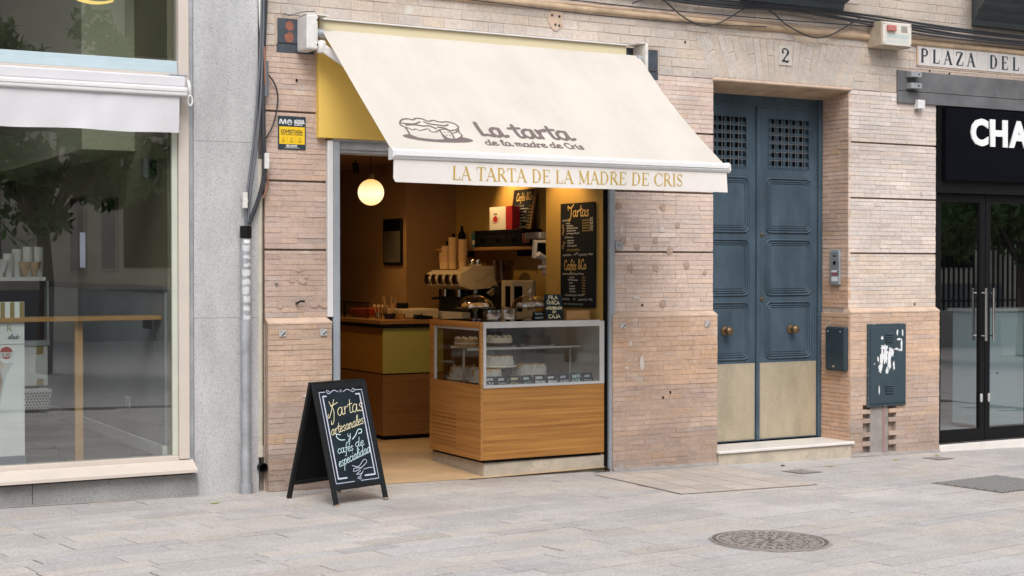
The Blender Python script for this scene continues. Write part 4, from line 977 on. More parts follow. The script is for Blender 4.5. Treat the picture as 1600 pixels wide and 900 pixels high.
# small white junction box left of the black sign, steel box on the cafe pier
t = thing('junction_box', 'small white plastic box left of the black shop sign', 'box', (4.13, -.03, 3.0))
B(4.090, 4.176, -.058, -.001, 3.008, 3.088).build('body', M['white_paint'], t, bev=.006, seg=2)
MB().lathe([(0, -.012), (.014, -.01), (.016, .004)], (4.13, -.03, 3.004), 12).build('sensor', M['zinc'], t, smooth=40)
t = thing('key_box', 'small grey steel box on the brick pier beside the cafe opening', 'box', (.95, -.02, 1.74))
B(.914, .982, -.035, -.001, 1.738, 1.806).build('body', M['zinc'], t, bev=.004)
MB().lathe([(0, .0), (.012, .0), (.012, .006), (0, .007)], (.948, -.0355, 1.775), 12, 'y').build('lock', M['iron'], t, smooth=40)
# bright steel squares near the plinth tops
SQ = [(-1.853, 'bright steel square plate on the left brick pier, nearer the drainpipe'), (-1.548, 'bright steel square plate on the left brick pier, nearer the cafe opening'),
      (.974, 'bright steel square plate on the middle brick pier, nearer the cafe opening'), (1.795, 'bright steel square plate on the middle brick pier, nearer the blue door')]
proto = None
for x, lab in SQ:
    if proto is None:
        proto = thing('steel_square', lab, 'plate', (x, -.042, 1.143), group='steel squares on the brick piers')
        MB().box(-.025, .025, -.010, .0, -.024, .024).build('plate', M['steel'], proto, bev=.002, local=True)
        MB().obox((0.006, -.0115, -.004), (.034, .003, .010), Matrix.Rotation(R(-42), 3, 'Y')).build('bright_edge', M['chrome'], proto, local=True)
        MB().cyl((-.012, -.0125, .012), (-.012, -.009, .012), .003, n=8).build('screw', M['black_mat'], proto, local=True)
    else:
        c = copy_tree(proto); c.location = (x, -.042, 1.143); c['label'] = lab
# alarm company sign
t = thing('alarm_sign', 'dark navy and yellow alarm notice with the word CONECTADA on brick', 'sign', (-1.765, 0, 2.42))
B(-1.868, -1.664, -.008, -.001, 2.425, 2.655).build('plate', M['sign_navy'], t, bev=.002)
B(-1.860, -1.672, -.0092, -.0081, 2.462, 2.583).build('yellow_field', M['sign_yellow'], t)
mb = MB(); fo = onfront(-.0092)
write(mb, 'CONECTADA', BLOCK, fo, -1.848, 2.541, .0195, .0048, width=.162, w0=.0006)
write(mb, 'CON AVISO A POLICÍA', BLOCK, fo, -1.848, 2.5245, .0095, .0024, width=.162, w0=.0006)
for k in range(3):
    x = -1.832 + k * .062; mb.ribbon(arc(x, 2.498, .007, .008, 0, 360, 12), .002, fo, .0006); mb.ribbon([(x - .016, 2.482), (x + .016, 2.482)], .0025, fo, .0006); mb.ribbon([(x - .012, 2.475), (x + .012, 2.475)], .002, fo, .0006)
    if k: mb.ribbon([(x - .03, 2.47), (x - .03, 2.512)], .001, fo, .0006)
mb.build('dark_print', M['ink'], t)
mb = MB(); fo = onfront(-.0082)
mb.ribbon(catmull([(-1.856, 2.604), (-1.853, 2.628), (-1.845, 2.630), (-1.837, 2.606), (-1.829, 2.606), (-1.821, 2.630), (-1.813, 2.626), (-1.812, 2.604)], 5), .008, fo, .0006)
mb.ribbon(arc(-1.784, 2.614, .0165, .0175, 0, 360, 20), .0045, fo, .0007); mb.ribbon(catmull([(-1.795, 2.607), (-1.784, 2.618), (-1.773, 2.612)], 4), .0045, fo, .0008); mb.ribbon(catmull([(-1.794, 2.62), (-1.783, 2.628), (-1.774, 2.623)], 4), .004, fo, .0009)
write(mb, 'MOVISTAR', BLOCK, fo, -1.750, 2.6215, .0115, .0036, width=.072, w0=.0006); write(mb, 'PROSEGUR', BLOCK, fo, -1.750, 2.6065, .0115, .0036, width=.077, w0=.0006); write(mb, 'ALARMAS', BLOCK, fo, -1.750, 2.5935, .0095, .0026, width=.062, w0=.0006)
write(mb, '900 112 065', BLOCK, fo, -1.810, 2.444, .0125, .004, width=.082, w0=.0006); mb.ribbon([(-1.82, 2.436), (-1.71, 2.436)], .0025, fo, .0006)
mb.build('white_print', M['paper_white'], t)
# hook, little tap and dangling wire on the left pier
t = thing('wall_hook', 'small black iron hook on the left brick pier', 'hook', (-1.71, -.02, 1.36))
MB().tube(catmull([(-1.735, -.0, 1.352), (-1.735, -.03, 1.352), (-1.722, -.036, 1.362), (-1.705, -.036, 1.364), (-1.685, -.034, 1.362)], 4), .007, 8).build('hook', M['black'], t, smooth=50)
MB().lathe([(0, 0), (.012, 0), (.012, .004), (0, .005)], (-1.735, -.003, 1.352), 12, 'y').build('rosette', M['iron'], t)
single('wall_stud', MB().lathe([(0, 0), (.010, .002), (.011, .014), (.006, .02), (0, .021)], (-1.885, -.003, 1.495), 12, 'y'), M['iron'], 'small grey metal stud on the left brick pier above the hook', 'stud', smooth=40)

# ================================================================ intercom, letter box, meter cabinet
t = thing('intercom', 'grey metal intercom panel on the brick reveal beside the blue door', 'intercom', (3.33, .18, 1.45))
fx = 3.3335
B(fx - .028, fx - .001, .084, .202, 1.448, 1.728).build('housing', M['zinc'], t, bev=.006, seg=2)
B(fx - .030, fx - .001, .094, .192, 1.7285, 1.755).build('top_label', mat('blue_grey_label', (.26, .31, .36), .5), t)
MB().lathe([(0, 0), (.017, 0), (.017, .003), (0, .003)], (0, 0, 0), 16, 'y').build('camera_eye', M['black_gloss'], t, loc=(fx - .0285, .142, 1.640), rot=(0, 0, R(-90)))
for i, (z, m_) in enumerate(((1.567, M['paper_white']), (1.543, mat('red_button', (.35, .06, .08), .5)), (1.500, M['paper_white']))):
    h = .008 if i < 2 else .020
    B(fx - .0305, fx - .0281, .104, .179, z - h, z + h).build('name_plate', m_, t)
    if i < 2: B(fx - .032, fx - .0281, .090, .101, z - .006, z + .006).build('button', M['black'], t)
B(fx - .0300, fx - .0281, .124, .164, 1.694, 1.706).build('light_sensor', M['black'], t)
t = thing('letter_box', 'dark blue metal letter box on the brick reveal right of the blue door', 'letter box', (3.30, .14, .69))
fx = 3.3195
B(fx - .046, fx - .001, -.028, .222, .700, 1.085).build('body', M['mail'], t, bev=.014, seg=3)
B(fx - .054, fx - .0465, -.018, .212, .715, 1.070).build('lid', M['mail'], t, bev=.004, seg=2)
MB().lathe([(0, 0), (.013, 0), (.013, .008), (.006, .012), (0, .012)], (0, 0, 0), 14, 'y').build('lock', M['chrome'], t, smooth=40, loc=(fx - .0545, .10, .745), rot=(0, 0, R(-90)))
for y in (.02, .18): MB().cyl((fx - .057, y, 1.045), (fx - .054, y, 1.045), .005, n=8).build('rivet', M['white_dirty'], t)
t = thing('meter_cabinet', 'blue-grey metal meter cabinet with torn white paper scraps on the right pier', 'cabinet', (3.73, -.05, .38))
B(3.510, 3.952, -.062, -.043, .385, 1.108).build('frame', M['cabinet'], t, bev=.003)
B(3.534, 3.930, -.070, -.0625, .412, 1.082).build('door', M['cabinet'], t, bev=.003)
for zc in (.985, .535):
    for i in range(4): MB().obox((3.745, -.076, zc - .030 + i * .020), (.088, .014, .010), Matrix.Rotation(R(35), 3, 'X')).build('louvre', M['cabinet'], t)
MB().cyl((3.575, -.0735, .76), (3.575, -.070, .76), .008, n=10).build('lock', M['steel'], t)
r_ = random.Random(5)
scr = [(3.66, .80, .022, .10), (3.70, .83, .03, .08), (3.745, .79, .026, .12), (3.69, .90, .05, .03), (3.64, .72, .02, .05), (3.78, .86, .022, .05), (3.80, .74, .012, .05), (3.72, .70, .014, .045), (3.86, .97, .03, .012), (3.89, .92, .012, .06), (3.84, 1.03, .012, .03), (3.66, .985, .018, .022), (3.90, 1.03, .01, .04), (3.615, .80, .01, .03), (3.63, .53, .008, .045), (3.83, .885, .03, .012), (3.87, .875, .022, .012)]
for i, (x, z, a, b) in enumerate(scr):
    pts = []
    for k in range(18):
        an = 2 * math.pi * k / 18; q = r_.uniform(.55, 1.15); pts.append((x + a * q * math.cos(an), z + b * q * math.sin(an) * .9))
    MB().prism(pts, lambda u, v, w_: (u, -.0703 - .00012 * i - w_, v), .0006).build('paper_scrap', M['paper_white'], t)
r_ = random.Random(9); mb = MB()
for i in range(26):      # chipped paint along the edges
    e = r_.choice('lrbt'); x = {'l': 3.512, 'r': 3.950}.get(e, r_.uniform(3.512, 3.95)); z = {'b': .387, 't': 1.106}.get(e, r_.uniform(.387, 1.1)); s_ = r_.uniform(.002, .006)
    mb.box(x - s_, x + s_, -.0628, -.0622, z - s_ * .6, z + s_ * .6)
mb.build('paint_chips', M['zinc'], t)['kind'] = 'stuff'

# ================================================================ drainpipe, gap pipe and cables between the buildings
t = thing('downpipe', 'grey galvanised downpipe with torn white stickers on the granite pier', 'pipe', (-2.118, -.05, .05))
zc = gz(-2.1)
MB().cyl((-2.118, -.046, zc), (-2.118, -.046, 1.86), .034, n=20).build('pipe', M['zinc'], t, smooth=40)
MB().cyl((-2.118, -.046, zc), (-2.118, -.046, zc + .07), .043, n=20).build('foot', M['zinc'], t, smooth=40)
MB().cyl((-2.118, -.046, 1.80), (-2.118, -.046, 1.885), .040, n=20).build('collar', M['black'], t, smooth=40)
M['sticker'] = mat('grey_white_sticker', (.55, .55, .56), .8, var=.15, scale=60)
r_ = random.Random(21); z = 1.245
while z < 1.77:
    h = r_.uniform(.022, .05); a0 = r_.uniform(200, 235); a1 = r_.uniform(285, 335); pts = []
    n = 6; vs = []
    for zz in (z, z + h):
        for i in range(n + 1): a = R(a0 + (a1 - a0) * i / n + r_.uniform(-6, 6)); vs.append((-2.118 + .0349 * math.cos(a), -.046 + .0349 * math.sin(a), zz + r_.uniform(-.006, .006)))
    MB().add(vs, [(i, i + 1, n + 2 + i, n + 1 + i) for i in range(n)]).build('sticker_remnant', M['sticker'], t)
    z += h + r_.uniform(.014, .03)
vs = []
for zz in (1.765, 1.792):
    for i in range(7): a = R(230 + 80 * i / 6); vs.append((-2.118 + .0352 * math.cos(a), -.046 + .0352 * math.sin(a), zz))
MB().add(vs, [(i, i + 1, 8 + i, 7 + i) for i in range(6)]).build('number_sticker', M['paper_white'], t)
single('cream_pipe', MB().cyl((-1.998, .012, .30), (-1.998, .012, 2.35), .020, n=16).cyl((-1.998, .012, .285), (-1.998, .012, .36), .026, n=16), mat('cream_plastic', (.50, .46, .38), .6, var=.1), 'narrow cream plastic pipe running up the gap between granite and brick', 'pipe', smooth=40)
mb = MB(); mb.lathe([(.034, 0), (.034, .08), (.028, .082), (.027, .0), (.0, -.02)], (-1.992, .045, .215), 18, 'y')
single('drain_outlet', mb, M['black'], 'open black drain pipe end low in the gap beside the brick pier', 'pipe', smooth=40)
def cable(nm, pts, r_, m_, lab, cat='cable', grp=None, n=6): return single(nm, MB().tube(catmull(pts, 6), r_, n), m_, lab, cat, grp, smooth=60)
CG = 'cables running down between the two buildings'
cable('cable', [(-1.995, -.03, 4.3), (-1.998, -.03, 3.3), (-2.04, -.03, 2.6), (-2.10, -.035, 2.12), (-2.118, -.046, 1.86)], .0085, M['cable_grey'], 'leftmost grey cable curving from the gap down into the downpipe', grp=CG)
cable('cable', [(-1.985, -.04, 4.3), (-1.985, -.04, 3.3), (-2.02, -.045, 2.6), (-2.085, -.045, 2.1), (-2.105, -.046, 1.86)], .008, M['cable_grey'], 'second grey cable curving from the gap down into the downpipe', grp=CG)
cable('cable', [(-1.958, -.025, 4.3), (-1.965, -.03, 3.5), (-1.985, -.03, 3.0), (-1.982, -.03, 2.5), (-1.975, -.03, 2.27), (-2.02, -.035, 2.08), (-2.095, -.046, 1.90)], .017, M['cable'], 'thick black cable bundle down the edge of the brick pier', grp=CG)
cable('cable', [(-1.968, -.045, 3.02), (-1.966, -.045, 2.78)], .016, M['cable_grey'], 'grey corrugated sleeve around the cables beside the alarm notice', grp=CG)
cable('cable', [(-1.984, -.05, 3.12), (-1.98, -.05, 3.02), (-1.975, -.05, 2.86)], .008, M['copper'], 'short reddish brown cable in the gap above the alarm notice', grp=CG)
cable('cable', [(-1.962, -.04, 2.24), (-1.955, -.04, 2.17), (-1.99, -.04, 2.08)], .007, M['copper'], 'short reddish brown cable below the white clip', grp=CG)
cable('cable', [(-1.965, -.03, 2.955), (-1.90, -.03, 2.87), (-1.878, -.03, 2.76), (-1.91, -.03, 2.60), (-1.965, -.03, 2.49)], .0055, M['cable'], 'thin black cable looping out over the brick beside the alarm notice', grp=CG)
cable('cable', [(-2.005, -.015, 3.9), (-2.0, -.02, 3.35), (-1.985, -.02, 3.15)], .013, M['white_dirty'], 'dirty white cable patch high in the gap', grp=CG)
for x, z, lab in ((-1.968, 2.335, 'white cable clip on the brick edge below the alarm notice'), (-2.125, 2.06, 'white cable clip on the granite just above the downpipe')):
    t = thing('cable_clip', lab, 'clip', (x, -.05, z), group='white cable clips')
    MB().box(-.016, .016, -.016, .016, -.055, .055).build('clip', M['white_dirty'], t, bev=.004, local=True); MB().box(-.018, .018, -.018, .0, -.004, .004).build('tie', M['white_paint'], t, local=True)
# overhead cables along the cornice
OG = 'cables along the facade below the cornice'
r_ = random.Random(4)
labs = ['topmost black cable of the bundle along the cornice', 'second black cable of the bundle along the cornice', 'third black cable of the bundle along the cornice', 'fourth black cable of the bundle along the cornice', 'lowest black cable of the bundle along the cornice']
for k in range(5):
    dz = -.022 * k
    pts = [(-2 + .0, -.03 - .01 * k, 3.98 + dz), (.6, -.05, 3.86 + dz), (1.75, -.06, 3.785 + dz * .8), (2.6, -.06, 3.795 + dz * .6), (3.1, -.065, 3.80 + dz * .8), (3.72, -.075, 3.775 + dz), (4.2, -.075, 3.745 + dz), (5.0, -.07, 3.735 + dz * .9), (6.3, -.07, 3.735 + dz * .8)]
    pts = [(x, y, z + r_.uniform(-.012, .012)) for x, y, z in pts]
    cable('cable', pts, .0105 if k < 4 else .008, M['cable'], labs[k], grp=OG)
cable('cable', [(.45, -.04, 3.66), (1.2, -.045, 3.655), (2.2, -.045, 3.665), (3.5, -.05, 3.69), (3.56, -.06, 3.70)], .005, M['cable'], 'thin black wire running level just above the roll moulding', grp=OG)
cable('cable', [(-.4, -.04, 3.585), (.8, -.045, 3.56), (1.8, -.045, 3.575), (2.4, -.045, 3.60)], .0045, M['cable'], 'thin black wire running level just below the roll moulding', grp=OG)
cable('cable', [(1.06, -.05, 3.68), (1.22, -.06, 3.735), (1.36, -.06, 3.72), (1.52, -.06, 3.62), (1.72, -.06, 3.555), (1.92, -.06, 3.60), (2.12, -.06, 3.71), (2.28, -.06, 3.77), (2.45, -.06, 3.72), (2.62, -.06, 3.62), (2.90, -.06, 3.545), (3.12, -.06, 3.60), (3.40, -.06, 3.75)], .006, M['cable'], 'loose black wire looping twice below the cable bundle over the door', grp=OG)
cable('cable', [(-1.83, -.02, 3.37), (-1.79, -.03, 3.355), (-1.70, -.03, 3.385), (-1.6, -.03, 3.40)], .004, M['cable_grey'], 'short thin wire above the left end of the awning', grp=OG)
# ================================================================ materials of the cafe
M['oak'] = wood('oiled_oak', (.24, .095, .018), (.48, .23, .055), 'x', .42)
M['oak_side'] = wood('oiled_oak_side', (.28, .12, .03), (.48, .235, .07), 'y', .42)
M['oak_dark'] = wood('dark_oak', (.24, .115, .04), (.36, .185, .065), 'x', .45)
M['shelf_wood'] = wood('shelf_pine', (.34, .17, .06), (.42, .23, .09), 'y', .5)
M['olive'] = mat('olive_laminate', (.44, .42, .12), .4)
M['ochre_panel'] = mat('ochre_laminate', (.42, .22, .05), .45)
M['slate'] = mat('chalkboard_slate', (.011, .013, .015), .8, spec=.15, var=.25, scale=6)
M['slate_blue'] = mat('blue_chalkboard', (.012, .020, .026), .8, spec=.15, var=.35, scale=5)
M['chalk'] = mat('white_chalk', (.74, .76, .77), .95, var=.12, scale=120)
M['chalk_cream'] = mat('cream_chalk', (.80, .72, .46), .95, var=.1, scale=120)
M['chalk_blue'] = mat('pale_blue_chalk', (.56, .74, .77), .95, var=.1, scale=120)
M['chalk_lilac'] = mat('lilac_chalk', (.52, .54, .66), .95, var=.15, scale=60)
M['chalk_gold'] = mat('gold_chalk', (.55, .38, .14), .9)
M['cardboard'] = mat('kraft_cup', (.62, .40, .20), .7)
M['beige_enamel'] = mat('beige_enamel', (.58, .47, .31), .35)
M['crust'] = mat('baked_crust', (.50, .30, .12), .8, var=.25, scale=40)
M['choco'] = mat('chocolate', (.07, .03, .015), .6, var=.2, scale=40)
M['cream_food'] = mat('cream', (.78, .70, .58), .6)
M['parchment'] = mat('parchment_paper', (.56, .53, .49), .8, var=.06, scale=20)
M['red_box'] = mat('red_card', (.40, .02, .025), .5)
M['white_card'] = mat('white_card', (.74, .70, .62), .6)
M['blue_bowl'] = mat('dark_blue_ceramic', (.02, .03, .09), .3)
M['stick'] = mat('wooden_sticks', (.50, .32, .16), .7)
M['orange'] = mat('orange_red_plastic', (.45, .06, .015), .5)

# ================================================================ display case
K = thing('display_case', 'oak display case with glass front full of cakes at the cafe entrance', 'display case', (.29, .45, .0))
CX0, CX1, CY0, CY1 = -.262, .838, .012, .885
mb = MB(); mb.add([(-.215, .05, -.05), (.86, .035, -.05), (.86, .035, .128), (-.215, .05, .128), (-.215, .95, -.05), (.84, .95, -.05), (.84, .95, .128), (-.215, .95, .128)], [(0, 1, 2, 3), (0, 3, 7, 4), (1, 5, 6, 2), (3, 2, 6, 7), (4, 7, 6, 5)])
mb.build('stone_base', M['stone'], K, bev=.006)
B(-.24, CX1 - .02, .03, CY1 - .02, .1285, .1475).build('shadow_gap', M['black_mat'], K)
B(CX0 + .018, CX1, CY0, CY0 + .02, .148, .688).build('front_panel', M['oak'], K, bev=.002)
sp = B(CX0, CX0 + .0175, CY0 + .0, CY1, .148, .688).build('side_panel', M['oak_side'], K, bev=.002)
B(CX0 + .02, CX1, CY0 + .021, CY1, .64, .690).build('deck', M['steel'], K)
B(CX1 - .02, CX1, CY0 + .021, CY1, .148, .638).build('end_panel', M['oak_side'], K)
mb = MB()
for i in range(14):
    for j in range(9):
        y = CY0 + .42 + i * .030; z = .215 + j * .030
        if y < CY1 - .03: mb.lathe([(.0055, .0), (.0045, .0015), (0, .0012)], (0, 0, 0), 8); n = 24; 
        if y < CY1 - .03:
            for q in range(len(mb.v) - n, len(mb.v)): vx, vy, vz = mb.v[q]; mb.v[q] = (CX0 - .0006 - vz * .2, y + vx, z + vy)
mb.build('ventilation_holes', M['black_mat'], sp)['kind'] = 'stuff'
# oak frame of the glazed side, steel frame of the front
side = MB()
B(CX0, CX0 + .022, CY0, CY1, .689, .712).build('side_rail', M['oak_side'], K, bev=.002)
B(CX0, CX0 + .022, CY0, CY1, 1.142, 1.188).build('side_rail', M['oak_side'], K, bev=.002)
B(CX0, CX0 + .022, CY0, CY0 + .030, .713, 1.141).build('corner_post', M['oak_side'], K, bev=.002)
B(CX0, CX0 + .022, CY1 - .075, CY1, .713, 1.141).build('corner_post', M['oak_side'], K, bev=.002)
B(CX0 + .001, CX0 + .02, CY1 - .096, CY1 - .0755, .714, 1.140).build('steel_trim', M['steel'], K)
B(CX0 + .004, CX0 + .020, CY0 + .031, CY1 - .097, 1.124, 1.1415).build('steel_trim', M['steel'], K)
B(CX0 + .010, CX0 + .016, CY0 + .031, CY1 - .098, .713, 1.1235).build('side_glass', M['glass_case'], K)
FX1 = .805
B(CX0 + .0225, FX1, CY0 - .004, CY0 + .02, .690, .712).build('front_rail', M['steel'], K, bev=.002)
B(CX0 + .0225, CX0 + .046, CY0 - .004, CY0 + .02, .713, 1.142).build('front_post', M['steel'], K, bev=.002)
B(CX0 + .0225, FX1, CY0 - .006, CY0 + .03, 1.1425, 1.190).build('top_rail', M['steel'], K, bev=.003)
B(FX1 - .012, FX1, CY0 - .003, CY0 + .02, .713, 1.142).build('front_post', M['steel'], K)
B(FX1 + .001, CX1, CY0, CY1, .690, 1.182).build('end_column', M['steel'], K)
led = mat('led_strip', (.9, .8, .6), .5, emit=(1.0, .78, .45), estr=1.2)
B(CX0 + .05, FX1 - .02, CY0 + .034, CY0 + .044, 1.150, 1.156).build('led_strip', led, K)
B(CX0 + .047, FX1 - .013, CY0 + .004, CY0 + .010, .713, 1.142).build('front_glass', M['glass_case'], K)
B(CX0 + .0225, FX1, CY0 + .031, CY1, 1.175, 1.187).build('top_glass', M['glass_case'], K)
B(CX0 + .03, FX1 - .01, .30, .76, .966, .974).build('glass_shelf', M['glass_thin'], K)
B(CX0 + .03, FX1 - .01, .288, .2995, .962, .978).build('shelf_edge', M['steel'], K)
for x in (CX0 + .07, FX1 - .03):
    B(x - .007, x + .007, .42, .434, .691, .965).build('shelf_post', M['steel'], K)
B(CX0 + .03, FX1 - .01, CY1 - .02, CY1 - .014, .70, 1.12).build('back_glass', M['glass_thin'], K)
# cakes, each one its own thing
def cake(x, y, z, r, h, kind, lab):
    if kind == 'wrap':
        t = thing('cheesecake', lab, 'cake', (x, y, z), group='cheesecakes on the case deck')
        MB().lathe([(0, 0), (r, 0), (r * 1.02, h * .5), (r * 1.01, h * .92), (r * .95, h), (r * .5, h * .985), (0, h * .98)], (0, 0, 0), 28).build('cake_body', M['crust'], t, smooth=50, local=True)
        rr = random.Random(int(x * 977 + 5000)); n = 56; vs = []
        prof = [(1.035, -.0), (1.06, .35), (1.05, .70), (1.10, .98)]
        for k, (pr, pz) in enumerate(prof):
            for i in range(n):
                a = 2 * math.pi * i / n; cr = 1 + (.045 * math.sin(i * 2.9 + k) + rr.uniform(-.03, .03)) * (0.4 + .5 * k / 3); zz = h * pz + (rr.uniform(-.16, .16) * h if k == 3 else 0)
                if k >= 2: zz -= h * .34 * max(0, math.sin(a * 2 + x * 40)) * (k - 1)
                vs.append((r * pr * cr * math.cos(a), r * pr * cr * math.sin(a), zz))
        MB().add(vs, [(k * n + i, k * n + (i + 1) % n, (k + 1) * n + (i + 1) % n, (k + 1) * n + i) for k in range(3) for i in range(n)]).build('parchment', M['parchment'], t, local=True)
        MB().lathe([(0, -.012), (r * 1.25, -.012), (r * 1.27, -.004), (r * 1.2, -.0005), (0, -.0005)], (0, 0, 0), 28).build('board', M['white_card'], t, smooth=40, local=True)
    else:
        t = thing('layer_cake', lab, 'cake', (x, y, z), group='cakes on the glass shelf')
        c1, c2 = {'white': (M['choco'], M['cream_food']), 'brown': (M['crust'], M['cream_food']), 'dark': (M['choco'], M['choco'])}[kind]
        MB().lathe([(0, 0), (r * 1.3, 0), (r * 1.34, .008), (r * 1.25, .006), (0, .004)], (0, 0, 0), 28).build('plate', M['white_paint'], t, smooth=40, local=True)
        MB().lathe([(0, .0065), (r, .0065), (r, h * .45), (0, h * .45)], (0, 0, 0), 28).build('sponge', c1, t, smooth=40, local=True)
        MB().lathe([(0, h * .455), (r * 1.01, h * .455), (r * 1.01, h * .6), (0, h * .6)], (0, 0, 0), 28).build('filling', c2, t, smooth=40, local=True)
        MB().lathe([(0, h * .605), (r, h * .605), (r * .99, h * .9), (r * .93, h), (0, h * 1.02)], (0, 0, 0), 28).build('topping', c2 if kind == 'white' else c1, t, smooth=50, local=True)
        for i in range(9):
            a = 2 * math.pi * i / 9; MB().lathe([(.014, 0), (.016, .008), (.008, .018), (0, .02)], (r * .8 * math.cos(a), r * .8 * math.sin(a), h), 8).build('rosette', c2, t, smooth=60, local=True)
cake(.06, .33, .84, .115, .075, 'wrap', 'parchment wrapped cheesecake raised in the middle of the case deck')
cake(.36, .36, .755, .125, .085, 'wrap', 'parchment wrapped cheesecake on the right of the case deck')
cake(-.10, .22, .735, .110, .085, 'wrap', 'parchment wrapped cheesecake at the front left of the case deck')
cake(-.10, .58, .735, .115, .085, 'wrap', 'parchment wrapped cheesecake at the back left of the case deck')
single('cake_riser', MB().lathe([(.06, .691), (.055, .70), (.02, .71), (.02, .81), (.10, .826), (.10, .8275), (0, .8275)], (.06, .33, 0), 24), M['white_paint'], 'white pedestal lifting the middle cheesecake in the case', 'cake stand', smooth=40)
for x, y in ((.36, .36), (-.10, .22), (-.10, .58)):
    pass
cake(-.13, .50, .975, .095, .065, 'brown', 'brown crumb cake with cream at the left end of the glass shelf')
cake(.13, .44, .975, .105, .075, 'white', 'white frosted layer cake in the middle of the glass shelf')
cake(.50, .47, .975, .105, .060, 'dark', 'dark chocolate cake at the right end of the glass shelf')
# slate price cards along the front of the deck
CARDS = [('QUESO', 'AZUL', 'chalk', 1), ('QUESO', None, 'chalk', .8), ('QUESO', None, 'chalk_cream', .9), ('QUESO', None, 'chalk_blue', .8), ('QUESO', 'PISTACHO', 'chalk', .9), ('QUESO', 'CHOCOLATE', 'chalk', .8), ('QUESO', 'CLASICO', 'chalk_lilac', .8), ('QUESO', 'AZUL', 'chalk_blue', 1.1), ('QUESO', None, 'chalk_lilac', .8)]
ORD = ['leftmost', 'second', 'third', 'fourth', 'middle', 'sixth', 'seventh', 'eighth', 'rightmost']
x = CX0 + .062
for k, (a, b, m_, s_) in enumerate(CARDS):
    wv = .098; t = thing('price_card', '%s slate price card in the row along the case front%s' % (ORD[k], '' if ORD[k] in ('leftmost', 'middle', 'rightmost') else ', counting from the left'), 'price card', (x + wv / 2, .07, .691), rz=R((-4, 5, -3, 6, -5, 3, 0, -4, 4)[k]), group='price cards in the display case')
    lean = Matrix.Rotation(R(-14), 3, 'X')
    bd = MB().obox((0, .010, .041), (wv, .006, .082), lean).build('card', M['slate_blue'], t, local=True)
    fn = lambda u, v, w_: tuple(Vector((0, .010, .041)) + lean @ Vector((u, -.0032 - w_, v)))
    mb = MB(); write(mb, a, BLOCK, fn, -.036, .008, .019 * s_, .0042, width=.066 * s_, slant=.1, jit=.06)
    if b: write(mb, b, BLOCK, fn, -.040, -.026, .021 * s_, .0045, width=min(.080, .02 * len(b)), slant=.1, jit=.06)
    else: scribble(mb, fn, -.040, -.024, .075, .018, .004)
    mb.build('chalk_writing', M[m_], t, local=True)
    x += wv + .012

# ================================================================ things standing on the case
def dome(x, y, lab, lab2, food, cat2, nm2):
    z = 1.190
    t = thing('cake_stand', lab, 'cake stand', (x, y, z), group='glass cake stands on the case')
    MB().lathe([(.058, 0), (.056, .006), (.022, .012), (.012, .022), (.020, .034), (.011, .046), (.013, .060), (.024, .072), (.013, .080), (.03, .086)], (0, 0, 0), 24).build('stem', M['glass_thin'], t, smooth=50, local=True)
    MB().lathe([(0, .087), (.150, .088), (.158, .094), (.158, .098), (.15, .096), (0, .093)], (0, 0, 0), 36).build('plate', M['glass_thin'], t, smooth=40, local=True)
    MB().lathe([(.146, .0985), (.145, .112), (.132, .138), (.105, .165), (.065, .184), (.02, .192), (0, .193)], (0, 0, 0), 36).build('dome', M['glass_thin'], t, smooth=50, local=True)
    MB().lathe([(.012, .193), (.014, .205), (.020, .216), (.020, .238), (.012, .244), (0, .245)], (0, 0, 0), 10).build('dome_knob', M['glass_thin'], t, smooth=30, local=True)
    rr = random.Random(int(x * 100) + 5)
    for i in range(9):
        a = 2 * math.pi * i / 8; q = 0 if i == 8 else .085
        single(nm2, MB().lathe([(0, 0), (.026, .002), (.030, .014), (.024, .028), (.01, .034), (0, .034)], (x + q * math.cos(a), y + q * math.sin(a), z + .0975), 12), food, lab2, cat2, group=lab2, smooth=60)
dome(-.05, .50, 'left glass dome cake stand with golden pastries on the case', 'small golden pastry under the left glass dome', mat('golden_pastry', (.60, .32, .08), .6, var=.2, scale=40), 'pastry', 'pastry')
dome(.415, .45, 'right glass dome cake stand with pale cookies on the case', 'pale sugared cookie under the right glass dome', mat('pale_cookie', (.50, .42, .36), .7, var=.25, scale=40), 'cookie', 'cookie')
for x, y, tilt, lab in ((-.055, .22, 0, 'open glass jar of biscuits on the case, nearer the left dome'), (.085, .22, 1, 'glass jar with a tilted lid on the case, right of the biscuit jar')):
    t = thing('glass_jar', lab, 'jar', (x, y, 1.1905), group='glass jars on the case')
    MB().lathe([(0, .002), (.062, .002), (.068, .012), (.068, .070), (.066, .082), (.063, .082), (.064, .012), (0, .006)], (0, 0, 0), 28).build('jar_body', M['glass_thin'], t, smooth=40, local=True)
    rr = random.Random(int(x * 1000)); mb = MB()
    for i in range(16):
        a = rr.uniform(0, 6.28); q = rr.uniform(0, .045); mb.obox((q * math.cos(a), q * math.sin(a), rr.uniform(.016, .052)), (.035, .014, .012), Matrix.Rotation(rr.uniform(0, 3), 3, 'Z') @ Matrix.Rotation(rr.uniform(-.7, .7), 3, 'X'))
    mb.build('biscuits', mat('biscuit', (.52, .40, .30), .8, var=.2, scale=50), t, local=True)['kind'] = 'stuff'
    if tilt: MB().lathe([(0, 0), (.066, 0), (.070, .006), (.05, .014), (.0, .018)], (0, 0, 0), 24).build('lid', M['glass_thin'], t, smooth=40, local=True, loc=(.012, 0, .084), rot=(0, R(12), 0))
